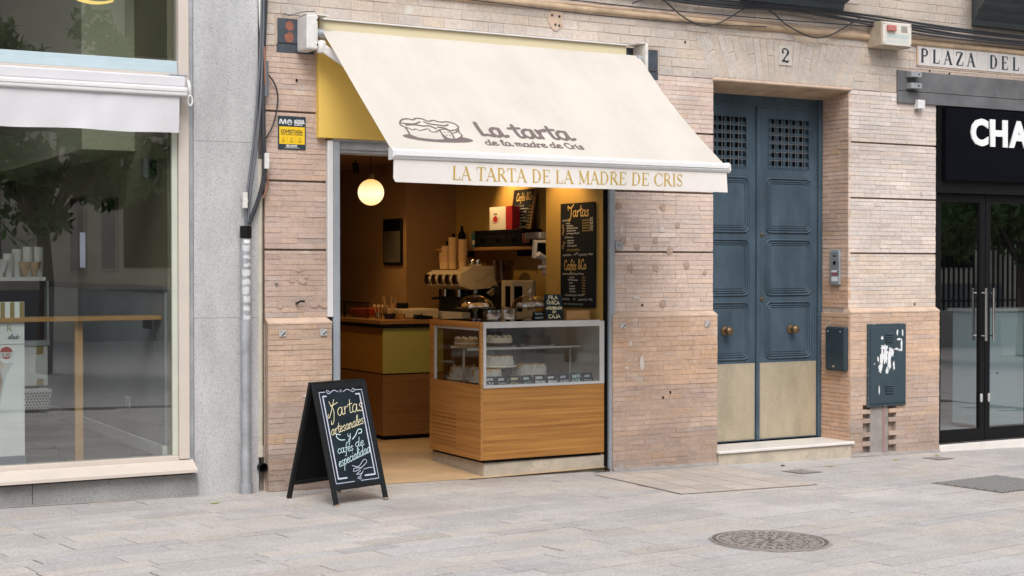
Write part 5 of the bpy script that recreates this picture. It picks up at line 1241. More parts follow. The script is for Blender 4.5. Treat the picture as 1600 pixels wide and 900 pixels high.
def board_sign(nm, lab, x, y, z, wd, ht, lines, m_, rz=0.0, lean=-6, grp=None, frame=None):
    t = thing(nm, lab, 'sign', (x, y, z), rz=rz, group=grp); Rm = Matrix.Rotation(R(lean), 3, 'X'); c = Vector((0, .012, ht / 2))
    MB().obox(c, (wd, .008, ht), Rm).build('board', M[m_], t, local=True)
    fn = lambda u, v, w_: tuple(c + Rm @ Vector((u, -.0042 - w_, v - ht / 2)))
    for (txt, u, v, s_, wdt, sw, mm) in lines:
        mb = MB(); write(mb, txt, BLOCK, fn, u, v, s_, sw, width=wdt, jit=.05); mb.build('chalk_writing', M[mm], t, local=True)
    MB().obox((0, .035, ht * .3), (.02, .006, ht * .6), Matrix.Rotation(R(16), 3, 'X')).build('prop', M[m_], t, local=True)
    return t
board_sign('queue_sign', 'upright dark chalk sign reading FILA UNICA on the case', .452, .13, 1.1905, .160, .200,
           [('FILA', -.045, .163, .026, .085, .0055, 'chalk_cream'), ('ÚNICA', -.062, .122, .026, .118, .0055, 'chalk_cream'), ('ATENDEMOS', -.070, .083, .019, .142, .005, 'chalk_cream'), ('EN', -.014, .055, .017, .034, .0045, 'chalk_cream'), ('CAJA', -.052, .014, .028, .108, .0055, 'chalk_cream')], 'slate_blue')
t = thing('small_sign', 'small black tent card with green writing under the right glass dome', 'sign', (.335, .16, 1.1905)); Rm = Matrix.Rotation(R(-12), 3, 'X'); c_ = Vector((0, .01, .034))
MB().obox(c_, (.088, .005, .070), Rm).build('card', M['slate'], t, local=True); MB().obox((0, .034, .033), (.088, .004, .070), Matrix.Rotation(R(16), 3, 'X')).build('card_back', M['slate'], t, local=True)
fn = lambda u, v, w_: tuple(c_ + Rm @ Vector((u, -.0027 - w_, v))); mb = MB(); scribble(mb, fn, -.036, .008, .07, .018, .004); scribble(mb, fn, -.036, -.024, .072, .016, .004); mb.build('chalk_writing', M['chalk_blue'], t, local=True)
t = thing('wooden_box', 'small plain wooden box on the right end of the case', 'box', (.665, .17, 1.1905))
for nm, a in (('base', (-.105, .105, -.05, .05, 0, .008)), ('front', (-.105, .105, -.05, -.042, .0085, .062)), ('back', (-.105, .105, .042, .05, .0085, .062)), ('end', (-.105, -.097, -.0415, .0415, .0085, .062)), ('end', (.097, .105, -.0415, .0415, .0085, .062)), ('lid', (-.106, .106, -.051, .051, .0625, .070))):
    B(*a).build(nm, M['shelf_wood'], t, local=True)

# ================================================================ counter
K2 = thing('counter', 'dark topped service counter with olive and oak panels inside the cafe', 'counter', (.4, 2.8, .047))
B(.03, .62, 2.41, 4.80, .06, 1.055).build('carcass', M['black_mat'], K2)
B(.014, .62, 2.395, 2.409, .645, 1.055).build('front_panel', M['olive'], K2, bev=.002)
B(.014, .62, 2.395, 2.409, .085, .632).build('front_panel', M['oak_dark'], K2, bev=.002)
B(.014, .029, 2.410, 4.80, .645, 1.055).build('side_panel', M['ochre_panel'], K2, bev=.002)
B(.014, .029, 2.410, 4.80, .085, .632).build('side_panel', M['oak_dark'], K2, bev=.002)
B(-.02, .62, 2.37, 4.82, 1.056, 1.088).build('worktop', M['black'], K2, bev=.004)
B(-.02, .62, 2.372, 4.82, 1.0885, 1.128).build('top_board', M['oak_dark'], K2, bev=.004)
K3 = thing('back_counter', 'dark back counter under the coffee machine along the right wall', 'counter', (.88, 1.8, .047))
B(.64, 1.148, .96, 3.16, .06, 1.09).build('carcass', M['black_mat'], K3); B(.622, 1.149, .95, 3.165, 1.091, 1.128).build('worktop', M['black'], K3, bev=.004)

# ================================================================ coffee machine
t = thing('coffee_machine', 'beige and black espresso machine with four round dials on the back counter', 'coffee machine', (.85, 2.3, 1.13))
def rot_prof(prof, y0, y1, nm, m_, n=10, bev=0):
    mb = MB(); k = len(prof); mb.add([(x, y0, z) for x, z in prof] + [(x, y1, z) for x, z in prof], [tuple(range(k)), tuple(reversed(range(k, 2 * k)))] + [(i, k + i, k + (i + 1) % k, (i + 1) % k) for i in range(k)]); return mb.build(nm, m_, t, smooth=40, bev=bev)
rot_prof([(.60, 1.435), (.585, 1.49), (.595, 1.545), (.66, 1.575), (.98, 1.585), (1.0, 1.50), (.97, 1.42), (.70, 1.40)], 2.00, 2.69, 'body', M['beige_enamel'])
rot_prof([(.66, 1.576), (.72, 1.61), (.96, 1.615), (.98, 1.586)], 2.0, 2.2, 'rear_housing', M['beige_enamel'])
rot_prof([(.70, 1.13), (.70, 1.40), (.97, 1.42), (.97, 1.13)], 2.05, 2.65, 'core', M['black'])
rot_prof([(.62, 1.13), (.62, 1.195), (.70, 1.195), (.70, 1.13)], 2.02, 2.68, 'drip_tray', M['steel'])
mb = MB(); mb.ribbon([(.70, 1.50), (.76, 1.47), (.90, 1.545)], .006, onfront(2.0), .001); mb.build('side_emblem', M['steel'], t)
for y in (2.075, 2.22, 2.36, 2.50, 2.64):
    o = MB().lathe([(0, 0), (.044, 0), (.046, .012), (.036, .022), (.03, .016), (0, .014)], (0, 0, 0), 20, 'y').build('dial', M['black'], t, smooth=40, loc=(.588, y, 1.492), rot=(0, 0, R(-90)))
    MB().lathe([(.040, .0225), (.047, .0225), (.047, .0), (.040, .0)], (0, 0, 0), 20, 'y').build('dial_rim', M['chrome'], t, smooth=40, loc=(.5875, y, 1.492), rot=(0, 0, R(-90)))
for y in (2.18, 2.46):
    MB().cyl((.67, y, 1.40), (.67, y, 1.335), .034, n=16).build('group_head', M['chrome'], t, smooth=40)
    MB().bar((.66, y, 1.325), (.53, y, 1.315), .022, .024).build('portafilter_handle', M['black'], t, bev=.006)
for i, (x, y) in enumerate(((.80, 2.07), (.80, 2.18))):
    MB().lathe([(.030, 1.616), (.034, 1.63), (.036, 1.665), (.03, 1.672), (0, 1.672)], (x, y, 0), 16).build('knob', M['chrome'], t, smooth=40)
# stacks of paper cups on the machine
CS = [(.74, 2.63, 5, 'short stack of kraft paper cups at the far end of the coffee machine'), (.70, 2.50, 8, 'tall stack of kraft paper cups on the coffee machine, left of the middle'), (.72, 2.40, 12, 'tallest stack of kraft paper cups on the coffee machine'), (.76, 2.28, 11, 'stack of kraft paper cups nearest the dark grinder'), (.84, 2.48, 9, 'stack of kraft paper cups standing behind the tallest stack')]
for x, y, n, lab in CS:
    t = thing('cup_stack', lab, 'paper cups', (x, y, 1.586), group='stacks of paper cups')
    cm = MB().lathe([(.034, 0), (.040, .075), (.0465, .076), (.0465, .081), (.041, .081), (.033, .004), (0, .004)], (0, 0, 0), 18)
    me = cm.mesh('cup', 40)
    for k in range(n): place('cup', me, M['cardboard'], t, local=True, loc=(random.uniform(-.001, .001), random.uniform(-.001, .001), k * .019))
# grinder, white till box, scale with screen, label printer
t = thing('coffee_grinder', 'dark coffee grinder with a smoked hopper right of the coffee machine', 'grinder', (.92, 1.78, 1.13))
B(.82, 1.0, 1.70, 1.86, 1.1285, 1.44).build('body', M['black'], t, bev=.02, seg=3)
MB().lathe([(.05, 1.441), (.085, 1.50), (.095, 1.66), (.098, 1.664), (0, 1.668)], (.91, 1.78, 0), 20).build('hopper', glass('smoked_hopper', (.35, .30, .24)), t, smooth=40)
MB().bar((.82, 1.78, 1.40), (.76, 1.78, 1.36), .05, .04).build('spout', M['chrome'], t)
t = thing('till_box', 'upright beige machine housing beside the grinder', 'machine', (.85, 1.42, 1.13))
B(.74, .98, 1.32, 1.52, 1.1285, 1.49).build('housing', M['beige_enamel'], t, bev=.012, seg=2)
B(.7385, .7395, 1.35, 1.44, 1.20, 1.44).build('window', M['black_gloss'], t); B(.76, .84, 1.3185, 1.3195, 1.22, 1.44).build('window', M['black_gloss'], t)
t = thing('cash_drawer', 'low beige cash drawer on the counter behind the left dome', 'cash drawer', (.42, 2.6, 1.13))
B(.24, .60, 2.45, 2.78, 1.1285, 1.222).build('body', M['beige_enamel'], t, bev=.01, seg=2); B(.26, .58, 2.4470, 2.4495, 1.145, 1.205).build('drawer_front', M['beige_enamel'], t); MB().cyl((.42, 2.446, 1.175), (.42, 2.4475, 1.175), .008, n=10).build('lock', M['black'], t)
t = thing('shop_scale', 'grey shop scale with a dark screen hung beside the shelf', 'scale', (.95, 1.15, 1.7))
MB().obox((.94, 1.08, 1.755), (.26, .05, .155), Matrix.Rotation(R(8), 3, 'X')).build('screen_housing', M['white_dirty'], t, bev=.01, seg=2)
MB().obox((.94, 1.0525, 1.752), (.215, .004, .115), Matrix.Rotation(R(8), 3, 'X')).build('screen', M['black_gloss'], t)
B(.86, 1.14, 1.06, 1.32, 1.845, 1.90).build('scale_pan', M['zinc'], t, bev=.01)
MB().cyl((1.05, 1.18, 1.13), (1.05, 1.18, 1.84), .018, n=12).build('pole', M['zinc'], t, smooth=40)
t = thing('juice_press', 'white lever press clamped below the scale', 'press', (.98, 1.1, 1.5))
B(.93, 1.10, 1.05, 1.15, 1.54, 1.67).build('body', M['white_paint'], t, bev=.015, seg=2)
MB().cyl((.93, 1.08, 1.605), (.86, 1.07, 1.605), .018, n=12).build('spout', M['white_paint'], t, smooth=40); MB().cyl((.95, 1.07, 1.66), (.83, 1.03, 1.715), .022, n=12).build('lever', M['white_paint'], t, smooth=40); MB().cyl((.99, 1.09, 1.67), (.99, 1.09, 1.72), .032, n=14).build('cap', M['white_paint'], t, smooth=40)
MB().tube(catmull([(.98, 1.08, 1.54), (.975, 1.08, 1.40), (1.0, 1.08, 1.26), (.99, 1.08, 1.13)], 5), .005, 6).build('hose', M['white_dirty'], t)
# on the counter, left
t = thing('straw_cup', 'dark blue bowl of paper sticks and stirrers on the counter', 'bowl', (.17, 2.60, 1.1285))
MB().lathe([(0, 0), (.04, 0), (.062, .05), (.064, .052), (.058, .052), (.036, .006), (0, .006)], (0, 0, 0), 20).build('bowl', M['blue_bowl'], t, smooth=40, local=True)
rr = random.Random(2)
for i in range(14):
    a = rr.uniform(0, 6.28); q = rr.uniform(.0, .03); e = rr.uniform(.03, .075)
    MB().bar((q * math.cos(a), q * math.sin(a), .012), (e * math.cos(a), e * math.sin(a), rr.uniform(.11, .21)), .010, .003).build('stick', M['stick'], t, local=True)
t = thing('spoon_jar', 'jar of wooden spoons at the left end of the counter', 'jar', (.07, 2.62, 1.1285))
MB().lathe([(0, 0), (.032, 0), (.034, .06), (.030, .062), (.029, .006), (0, .006)], (0, 0, 0), 16).build('jar_body', M['glass_thin'], t, smooth=40, local=True)
for i in range(6):
    a = i * 1.05; e = .04; o = MB().tube([(.008 * math.cos(a), .008 * math.sin(a), .01), (e * math.cos(a), e * math.sin(a), .10)], .004, 6).lathe([(0, -.02), (.013, -.008), (.014, .008), (0, .022)], (e * 1.05 * math.cos(a), e * 1.05 * math.sin(a), .115), 10).build('spoon', M['stick'], t, smooth=50, local=True)
t = thing('card_tray', 'low wooden tray beside the sticks on the counter', 'tray', (.30, 2.50, 1.1285))
B(-.085, .085, -.05, .05, 0, .007).build('base', M['shelf_wood'], t, local=True)
for a in ((-.085, .085, -.05, -.044, .0075, .055), (-.085, .085, .044, .05, .0075, .055), (-.085, -.079, -.0435, .0435, .0075, .055), (.079, .085, -.0435, .0435, .0075, .055)): B(*a).build('side', M['shelf_wood'], t, local=True)
t = thing('black_speaker', 'small black box standing on the counter behind the wooden tray', 'box', (.33, 2.66, 1.1285)); B(-.045, .045, -.04, .04, 0, .145).build('body', M['black'], t, bev=.008, seg=2, local=True); B(-.035, .035, -.0415, -.0402, .02, .12).build('grille', M['black_mat'], t, local=True)
t = thing('card_terminal', 'black card terminal lying on the counter by the cash drawer', 'card terminal', (.42, 2.41, 1.1285)); MB().obox((0, 0, .022), (.17, .075, .03), Matrix.Rotation(R(6), 3, 'Y')).build('body', M['black'], t, bev=.008, seg=2, local=True); MB().obox((-.03, 0, .040), (.07, .05, .002), Matrix.Rotation(R(6), 3, 'Y')).build('screen', M['black_gloss'], t, local=True)
t = thing('glass_screen', 'low glass screen with a red tray behind it on the counter', 'screen', (.05, 3.3, 1.1285))
B(.02, .026, 2.72, 3.28, 1.129, 1.27).build('pane', M['glass_thin'], t); B(.02, .026, 3.30, 3.95, 1.129, 1.27).build('pane', M['glass_thin'], t)
B(.016, .03, 2.72, 3.95, 1.271, 1.280).build('rail', M['black'], t); B(.016, .03, 3.281, 3.299, 1.129, 1.2705).build('post', M['black'], t)
MB().lathe([(0, 1.14), (.11, 1.14), (.15, 1.21), (.14, 1.212), (.10, 1.15), (0, 1.15)], (.22, 3.30, 0), 20).build('tray', M['orange'], t, smooth=40)
# ================================================================ shelf with boxes, gift box, menu board
t = thing('wall_shelf', 'wooden wall shelf with black boxes above the coffee machine', 'shelf', (1.03, 2.2, 1.755))
B(.90, 1.149, 1.27, 3.12, 1.756, 1.784).build('board', M['shelf_wood'], t, bev=.003)
for y in (1.6, 2.8): B(.95, 1.149, y - .01, y + .01, 1.70, 1.7555).build('bracket', M['black'], t)
proto = None
for k, lab in enumerate(('leftmost of the three matt black boxes on the shelf', 'middle one of the three matt black boxes on the shelf', 'rightmost of the three matt black boxes on the shelf')):
    y = 2.25 - k * .305
    if proto is None:
        proto = thing('black_box', lab, 'box', (1.02, y, 1.7845), group='black boxes on the shelf')
        B(-.075, .11, -.150, .150, 0, .125).build('body', M['black_mat'], proto, local=True, bev=.003); B(-.078, .113, -.152, .152, .1255, .155).build('lid', M['black'], proto, local=True, bev=.003)
        B(-.0765, -.0755, -.05, .05, .045, .075).build('label', M['black_gloss'], proto, local=True)
    else: c = copy_tree(proto); c.location = (1.02, y, 1.7845); c['label'] = lab
t = thing('gift_box', 'white and red cake box with a small red cake print on the black boxes', 'box', (1.0, 1.97, 1.9405))
B(.985, 1.06, 1.875, 2.18, 1.941, 2.150).build('box', M['white_card'], t); B(.984, 1.061, 1.755, 1.8745, 1.941, 2.150).build('red_side', M['red_box'], t)
mb = MB(); fl = onleft(.985); pts = [(-2.07 + .045 * math.cos(a), 2.035 + .022 * math.sin(a) * (1.5 if math.sin(a) > 0 else 1)) for a in [2 * math.pi * i / 20 for i in range(20)]]
mb.add([fl(u, v, .001) for u, v in pts], [tuple(range(20))]); mb.ribbon(arc(-2.07, 2.02, .06, .016, 150, 390, 16), .005, fl, .0014); mb.build('red_print', M['red_box'], t)
mb = MB(); write(mb, 'La tarta', HAND, fl, -2.105, 2.078, .010, .0035, width=.07); scribble(mb, fl, -2.02, 2.05, .045, .008, .002); scribble(mb, fl, -2.02, 2.035, .04, .008, .002); mb.build('dark_print', M['ink'], t)
def menu(nm, lab, X, ya, yb, za, zb, tilt, draw, frame=None):      # board leaning on a wall that faces left; ya is its left (far) edge
    t = thing(nm, lab, 'menu board', (X, (ya + yb) / 2, za)); wd, ht = ya - yb, zb - za
    def fn(u, v, w_): return (X - .012 - w_ + tilt * (v / ht), ya - u, za + v)
    MB().prism([(0, 0), (wd, 0), (wd, ht), (0, ht)], fn, .010).build('board', M['slate'], t)
    g = lambda u, v, w_: fn(u, v, .0105 + w_)
    if frame:
        MB().prism([(-.0, 0), (-.0, ht), (-.018, ht), (-.018, 0)], fn, .018).build('frame', frame, t); MB().prism([(wd, 0), (wd + .018, 0), (wd + .018, ht), (wd, ht)], fn, .018).build('frame', frame, t)
    draw(t, g, wd, ht)
def draw_tartas(t, g, wd, ht):
    mb = MB(); write(mb, 'Tartas', HAND, g, .14, .735, .046, .010, width=.30); write(mb, 'Cafés', HAND, g, .06, .305, .040, .009, width=.19); write(mb, '&Co', HAND, g, .275, .31, .040, .009, width=.125)
    scribble(mb, g, .10, .455, .20, .022, .005)
    for k in range(5): scribble(mb, g, .34, .695 - k * .021, .16, .015, .004)
    for k in range(7): scribble(mb, g, .335, .235 - k * .022, .05, .016, .004)
    for u, v in ((.04, .66), (.05, .63), (.04, .60), (.06, .52), (.04, .49)): mb.ribbon(arc(u, v, .010, .012, 0, 300, 8), .005, g, .001)
    mb.build('gold_writing', M['chalk_gold'], t)['kind'] = 'stuff'
    mb = MB()
    for k, (u, v, l, h) in enumerate(((.03, .70, .09, .016), (.09, .675, .06, .014), (.10, .655, .10, .014), (.10, .635, .17, .016), (.10, .615, .14, .014), (.10, .592, .19, .016), (.07, .56, .13, .016), (.11, .535, .10, .014), (.11, .515, .09, .014), (.11, .492, .14, .016), (.04, .415, .13, .022), (.21, .42, .065, .026), (.29, .415, .11, .022), (.42, .42, .08, .024),
        (.04, .262, .11, .018), (.16, .262, .20, .020), (.14, .235, .08, .013), (.12, .215, .15, .013), (.14, .19, .05, .013), (.14, .165, .09, .013), (.14, .145, .09, .013), (.14, .122, .10, .013), (.07, .09, .18, .016), (.27, .09, .09, .02), (.03, .055, .11, .020), (.20, .058, .03, .018), (.28, .055, .13, .022), (.43, .058, .06, .02))): scribble(mb, g, u, v, l, h, .004)
    for k in range(5): scribble(mb, g, .455, .71 - k * .022, .045, .018, .004)
    mb.build('white_writing', M['chalk'], t)['kind'] = 'stuff'
    mb = MB(); scribble(mb, g, .05, .018, .30, .016, .003); mb.build('blue_writing', M['chalk_blue'], t)
menu('menu_board', 'tall black menu board headed Tartas on the ochre wall', .85, .662, .137, 1.278, 2.122, 0.0, draw_tartas)
def draw_cafes(t, g, wd, ht):
    mb = MB(); write(mb, 'Cafés', HAND, g, .05, ht - .10, .034, .008, width=.16); write(mb, '&Co', HAND, g, .225, ht - .095, .034, .008, width=.11)
    for k in range(8): scribble(mb, g, .30, ht - .16 - k * .028, .06, .016, .004)
    mb.build('gold_writing', M['chalk_gold'], t)['kind'] = 'stuff'
    mb = MB()
    for k in range(9): scribble(mb, g, .05 + .06 * (k % 3 > 0), ht - .155 - k * .027, .15 + .03 * (k % 2), .015, .004)
    mb.build('white_writing', M['chalk'], t)['kind'] = 'stuff'
menu('leaning_menu_board', 'black menu board headed Cafes leaning on the shelf behind the gift box', 1.05, 1.93, 1.56, 1.785, 2.30, .085, draw_cafes, M['shelf_wood'])
t = thing('straw_holder', 'holder of pink striped paper straws on the shelf below the menu board', 'straws', (.96, 1.44, 1.785))
B(-.03, .05, -.06, .06, 0, .03).build('holder', M['black'], t, local=True)
for i in range(9): MB().cyl((-.015 + .01 * (i % 2), -.05 + i * .0125, .031), (-.015 + .01 * (i % 2), -.05 + i * .0125 + .004, .115), .004, n=6).build('straw', M['stick'] if i % 2 else M['red_fade'], t, local=True)
BT = [(1.0, 3.02, .105, 'farthest dark bottle at the left end of the shelf'), (.98, 2.90, .14, 'dark bottle with a pale label on the shelf'), (1.02, 2.80, .21, 'tallest dark bottle on the left of the shelf'), (.97, 2.70, .12, 'squat dark jar on the shelf behind the paper cups')]
for x, y, h, lab in BT:
    t = thing('bottle', lab, 'bottle', (x, y, 1.7845), group='dark bottles on the shelf')
    MB().lathe([(0, 0), (.035, 0), (.037, h * .6), (.014, h * .8), (.014, h * .95), (0, h * .95)], (0, 0, 0), 16).build('glass', M['black_gloss'], t, smooth=40, local=True); MB().cyl((0, 0, h * .955), (0, 0, h), .016, n=12).build('cap', M['black'], t, local=True)
    if h == .14: MB().cyl((0, 0, .02), (0, 0, .07), .0375, n=16, caps=False).build('paper_label', M['beige_enamel'], t, smooth=40, local=True)
t = thing('blue_pack', 'small blue carton on the shelf beside the black boxes', 'carton', (1.04, 2.50, 1.7845)); B(-.04, .04, -.07, .07, 0, .14).build('carton', mat('teal_card', (.05, .17, .20), .6), t, local=True); B(-.042, -.0405, -.05, .05, .03, .07).build('label', M['white_card'], t, local=True)
# framed notice
t = thing('framed_notice', 'dark framed notice on the brown corridor wall', 'notice', (.6, 3.45, 1.63))
B(.585, .609, 3.24, 3.66, 1.628, 2.075).build('frame', M['black'], t, bev=.004)
B(.5835, .5848, 3.262, 3.638, 1.65, 1.955).build('sheet', mat('dim_sheet', (.09, .075, .05), .6), t); B(.5835, .5848, 3.262, 3.638, 1.958, 2.055).build('header', M['black_gloss'], t)
mb = MB(); fl = onleft(.5835)
for k in range(12): mb.ribbon([(-3.61, 1.925 - k * .02), (-3.61 + (.30 if k % 4 else .2), 1.925 - k * .02)], .004, fl, .0008)
mb.build('print', M['ink'], t)
# ================================================================ lamps of the cafe
t = thing('pendant_lamp', 'lit round opal glass globe lamp hanging in the cafe', 'lamp', (-.72, 1.0, 2.1))
gl = mat('lit_opal_glass', (.5, .42, .3), .3, emit=(1.0, .66, .36), estr=1.0)
_n = gl.node_tree.nodes; _l = gl.node_tree.links; _tc = [q for q in _n if q.type == 'TEX_COORD'][0]; _sp = _n.new('ShaderNodeSeparateXYZ'); _cr = _n.new('ShaderNodeValToRGB'); _l.new(_tc.outputs['Generated'], _sp.inputs[0]); _l.new(_sp.outputs[2], _cr.inputs[0])
_cr.color_ramp.elements[0].color = (.95, .58, .22, 1); _cr.color_ramp.elements[1].color = (.80, .38, .10, 1); _e = _cr.color_ramp.elements.new(.42); _e.color = (1.0, .76, .46, 1); _l.new(_cr.outputs[0], _n['Principled BSDF'].inputs['Emission Color'])
MB().lathe([(.02, .104)] + [(.104 * math.sin(R(a)), .104 * math.cos(R(a))) for a in range(15, 181, 15)], (-.72, 1.0, 2.195), 32).build('globe', gl, t, smooth=80)
MB().cyl((-.72, 1.0, 2.296), (-.72, 1.0, 2.335), .024, n=16).build('cap', M['brass'], t, smooth=40)
MB().cyl((-.72, 1.0, 2.335), (-.72, 1.0, 2.60), .004, n=8).build('cord', M['black'], t)
MB().lathe([(0, 2.595), (.055, 2.60), (.055, 2.6195), (0, 2.6195)], (-.72, 1.0, 0), 20).build('ceiling_rose', M['brass'], t, smooth=40)
WARM = (1.0, .64, .28)
def spot(x, y, z, tx, ty, tz, en, size, lab):
    t = thing('ceiling_spotlight', lab, 'spotlight', (x, y, z), group='warm ceiling spotlights in the cafe')
    d = (Vector((tx, ty, tz)) - Vector((x, y, z))).normalized(); p = Vector((x, y, z))
    MB().cyl(p - d * .09, p, .03, n=16).build('body', M['black'], t, smooth=40); MB().cyl((x - d.x * .05, y - d.y * .05, z - d.z * .05), (x - d.x * .05, y - d.y * .05, 2.62), .008, n=8).build('stem', M['black'], t)
    l = bpy.data.lights.new('spotlight', 'SPOT'); l.energy = en; l.color = WARM; l.spot_size = R(size); l.spot_blend = .7; l.shadow_soft_size = .025
    o = bpy.data.objects.new('spotlight_lamp', l); COL.objects.link(o); o.parent = t; o.matrix_parent_inverse = WM[t].inverted()
    o.location = p + d * .01; o.rotation_euler = d.to_track_quat('-Z', 'Y').to_euler()
spot(.52, .62, 2.50, .85, .60, 2.10, 14, 100, 'warm spotlight washing the ochre wall above the Tartas menu board')
spot(.80, 2.05, 2.50, 1.15, 2.0, 2.12, 14, 100, 'warm spotlight washing the wall above the shelf')
spot(-.1, 1.55, 2.50, .80, 2.2, 1.40, 11, 95, 'added unseen warm spotlight brightening the coffee machine')  # unseen fill lamp, added so the machine and cups get more light
spot(-.75, .55, 2.50, -.70, .75, 0, 22, 85, 'added unseen warm spotlight brightening the entrance floor of the cafe')  # extra lamp out of view, added to lift the floor at the entrance
spot(-.35, 1.25, 2.50, .30, 2.40, .75, 14, 70, 'added unseen warm spotlight brightening the olive counter front')  # added out of view to brighten the front panels of the counter
spot(-.7, 2.4, 2.50, -.2, 3.1, 1.3, 13, 130, 'added unseen warm spotlight brightening the aisle of the cafe')  # wide fill added overhead to light the corridor wall and counter
spot(.10, 3.2, 2.50, .10, 3.0, 1.2, 14, 110, 'added unseen warm spotlight brightening the far end of the counter')  # another unseen fill lamp, added for the back of the counter
# ================================================================ A-board on the pavement
AB = thing('a_board', 'black A-frame chalkboard with Tartas artesanales lettering standing on the pavement', 'chalkboard', (-1.652, -.543, gz(-1.65)), rz=R(18.5))
M['a_black'] = mat('worn_black_paint', (.010, .011, .012), .5, var=.2, scale=20, spec=.2, worn=((.22, .18, .15), .27, 45))
HW, SP, HT = .235, .244, .790; SL = math.hypot(SP - .012, HT)
def fpan(s_):     # s_=-1 front panel, +1 back panel; u across, v up the slope, w outwards
    cy_, sz_ = (SP - .012) / SL, HT / SL
    return lambda u, v, w_: (u, s_ * (SP - v * cy_) + s_ * w_ * sz_, v * sz_ + w_ * cy_)
for s_ in (-1, 1):
    fn = fpan(s_)
    def slab(u0, u1, v0, v1, w0, w1, nm, m_, bev=.003):
        mb = MB(); mb.add([fn(u0, v0, w0), fn(u1, v0, w0), fn(u1, v1, w0), fn(u0, v1, w0), fn(u0, v0, w1), fn(u1, v0, w1), fn(u1, v1, w1), fn(u0, v1, w1)], [(0, 3, 2, 1), (4, 5, 6, 7), (0, 1, 5, 4), (1, 2, 6, 5), (2, 3, 7, 6), (3, 0, 4, 7)])
        return mb.build(nm, m_, AB, bev=bev, local=True)
    for a in (-1, 1):
        lo = slab(min(a * HW, a * (HW - .032)), max(a * HW, a * (HW - .032)), .0, SL, -.012, .012, 'leg', M['a_black'])
        slab(min(a * (HW + .0005), a * (HW - .0325)), max(a * (HW + .0005), a * (HW - .0325)), -.001, .016, -.0125, .0125, 'foot_tip', mat('bare_wood', (.30, .22, .17), .8) if 'bw' not in M else M['bw'])
    slab(-HW + .033, HW - .033, SL - .045, SL, -.011, .013, 'top_rail', M['a_black']); slab(-HW + .033, HW - .033, .105, .135, -.011, .011, 'bottom_rail', M['a_black'])
    pn = slab(-HW + .031, HW - .031, .134, SL - .044, -.004, .004, 'panel', M['slate_blue'] if s_ < 0 else M['black_mat'], 0)
    if s_ < 0:
        mb = MB(); g = lambda u, v, w_: fn(u, v, .0042 + w_); bt, bb = SL - .060, .150; bu = HW - .046
        # double chalk border
        for (o_, wd_, m_) in ((0.0, .0045, 0), (.026, .010, 1)):
            a, b, c, d_ = -bu + o_, bu - o_, bb + o_ * 1.15, bt - o_ * 1.1
            segs = [[(a, c), (a, d_)], [(b, c), (b, d_)]]
            if m_: segs += [[(a, c), (a + .075, c)], [(b - .09, c), (b, c)], [(a, d_), (a + .03, d_)], [(b - .035, d_), (b, d_)]]
            else: segs += [[(a, c), (-.03, c)], [(.03, c), (b, c)], [(a, d_), (a + .05, d_)], [(b - .06, d_), (b, d_)]]
            for k, q in enumerate(segs): mb.ribbon(q, wd_, g, .0006 + .0001 * k)
        for sx in (-1, 1):       # scrolls at the top
            mb.ribbon(catmull([(sx * .022, bt - .006), (sx * .06, bt + .008), (sx * .105, bt - .012), (sx * .125, bt + .002), (sx * .112, bt + .012), (sx * .10, bt + .0)], 6), .0045, g, .0014)
        mb.ribbon(arc(0, bt, .007, .007, 0, 330, 10), .003, g, .0015)
        for q in ([(-.035, .255), (.02, .245), (.075, .285), (.10, .275), (.08, .255), (.02, .225), (-.03, .215), (-.02, .235), (.04, .235)], [(.03, .215), (-.01, .195), (.03, .195), (.055, .215), (.02, .18), (-.005, .170), (.02, .16), (.02, .178)], [(.06, .222), (.11, .228), (.14, .226)]):
            mb.ribbon(catmull([(u + .01, v) for u, v in q], 6), .0042, g, .0018)
        mb.build('chalk_border', M['chalk_lilac'], pn, local=True)
        random.seed(5)
        mb = MB(); write(mb, 'Xartas', HAND, g, -.128, .592, .050, .0043, width=.295, slant=.12, arcf=lambda x: .10 * (x + .12), w0=.002)
        write(mb, 'artesanales', HAND, g, -.152, .472, .034, .0040, width=.300, slant=.15, arcf=lambda x: .20 * (x + .145), w0=.002)
        mb.build('cream_writing', M['chalk_cream'], pn, local=True)
        mb = MB(); write(mb, 'y', HAND, g, -.018, .440, .030, .0040, slant=.15, w0=.002)
        mb.ribbon(catmull([(-.075, .468), (-.105, .475), (-.11, .455), (-.085, .435), (-.045, .432)], 6), .006, g, .0021); mb.ribbon(catmull([(.022, .43), (.055, .455), (.085, .49), (.115, .49), (.11, .468), (.085, .465)], 6), .006, g, .0022)
        write(mb, 'cafés', HAND, g, -.128, .346, .030, .0040, width=.140, slant=.15, arcf=lambda x: .08 * (x + .125), w0=.002)
        write(mb, 'de', HAND, g, .035, .372, .030, .0040, width=.08, slant=.15, arcf=lambda x: .1 * x, w0=.002)
        write(mb, 'especialidad', HAND, g, -.140, .258, .032, .0040, width=.300, slant=.13, arcf=lambda x: .26 * (x + .13), w0=.002)
        mb.build('blue_writing', M['chalk_blue'], pn, local=True)
MB().box(-HW, HW, -.026, .026, HT - .002, HT + .012).build('hinge_cap', M['a_black'], AB, bev=.004, local=True)
mb = MB().tube(catmull([(.0, -SP + .03, .10), (0, -.10, .055), (0, 0, .04), (0, .10, .055), (0, SP - .03, .10)], 6), .0018, 6); mb.build('chain', M['zinc'], AB, local=True)

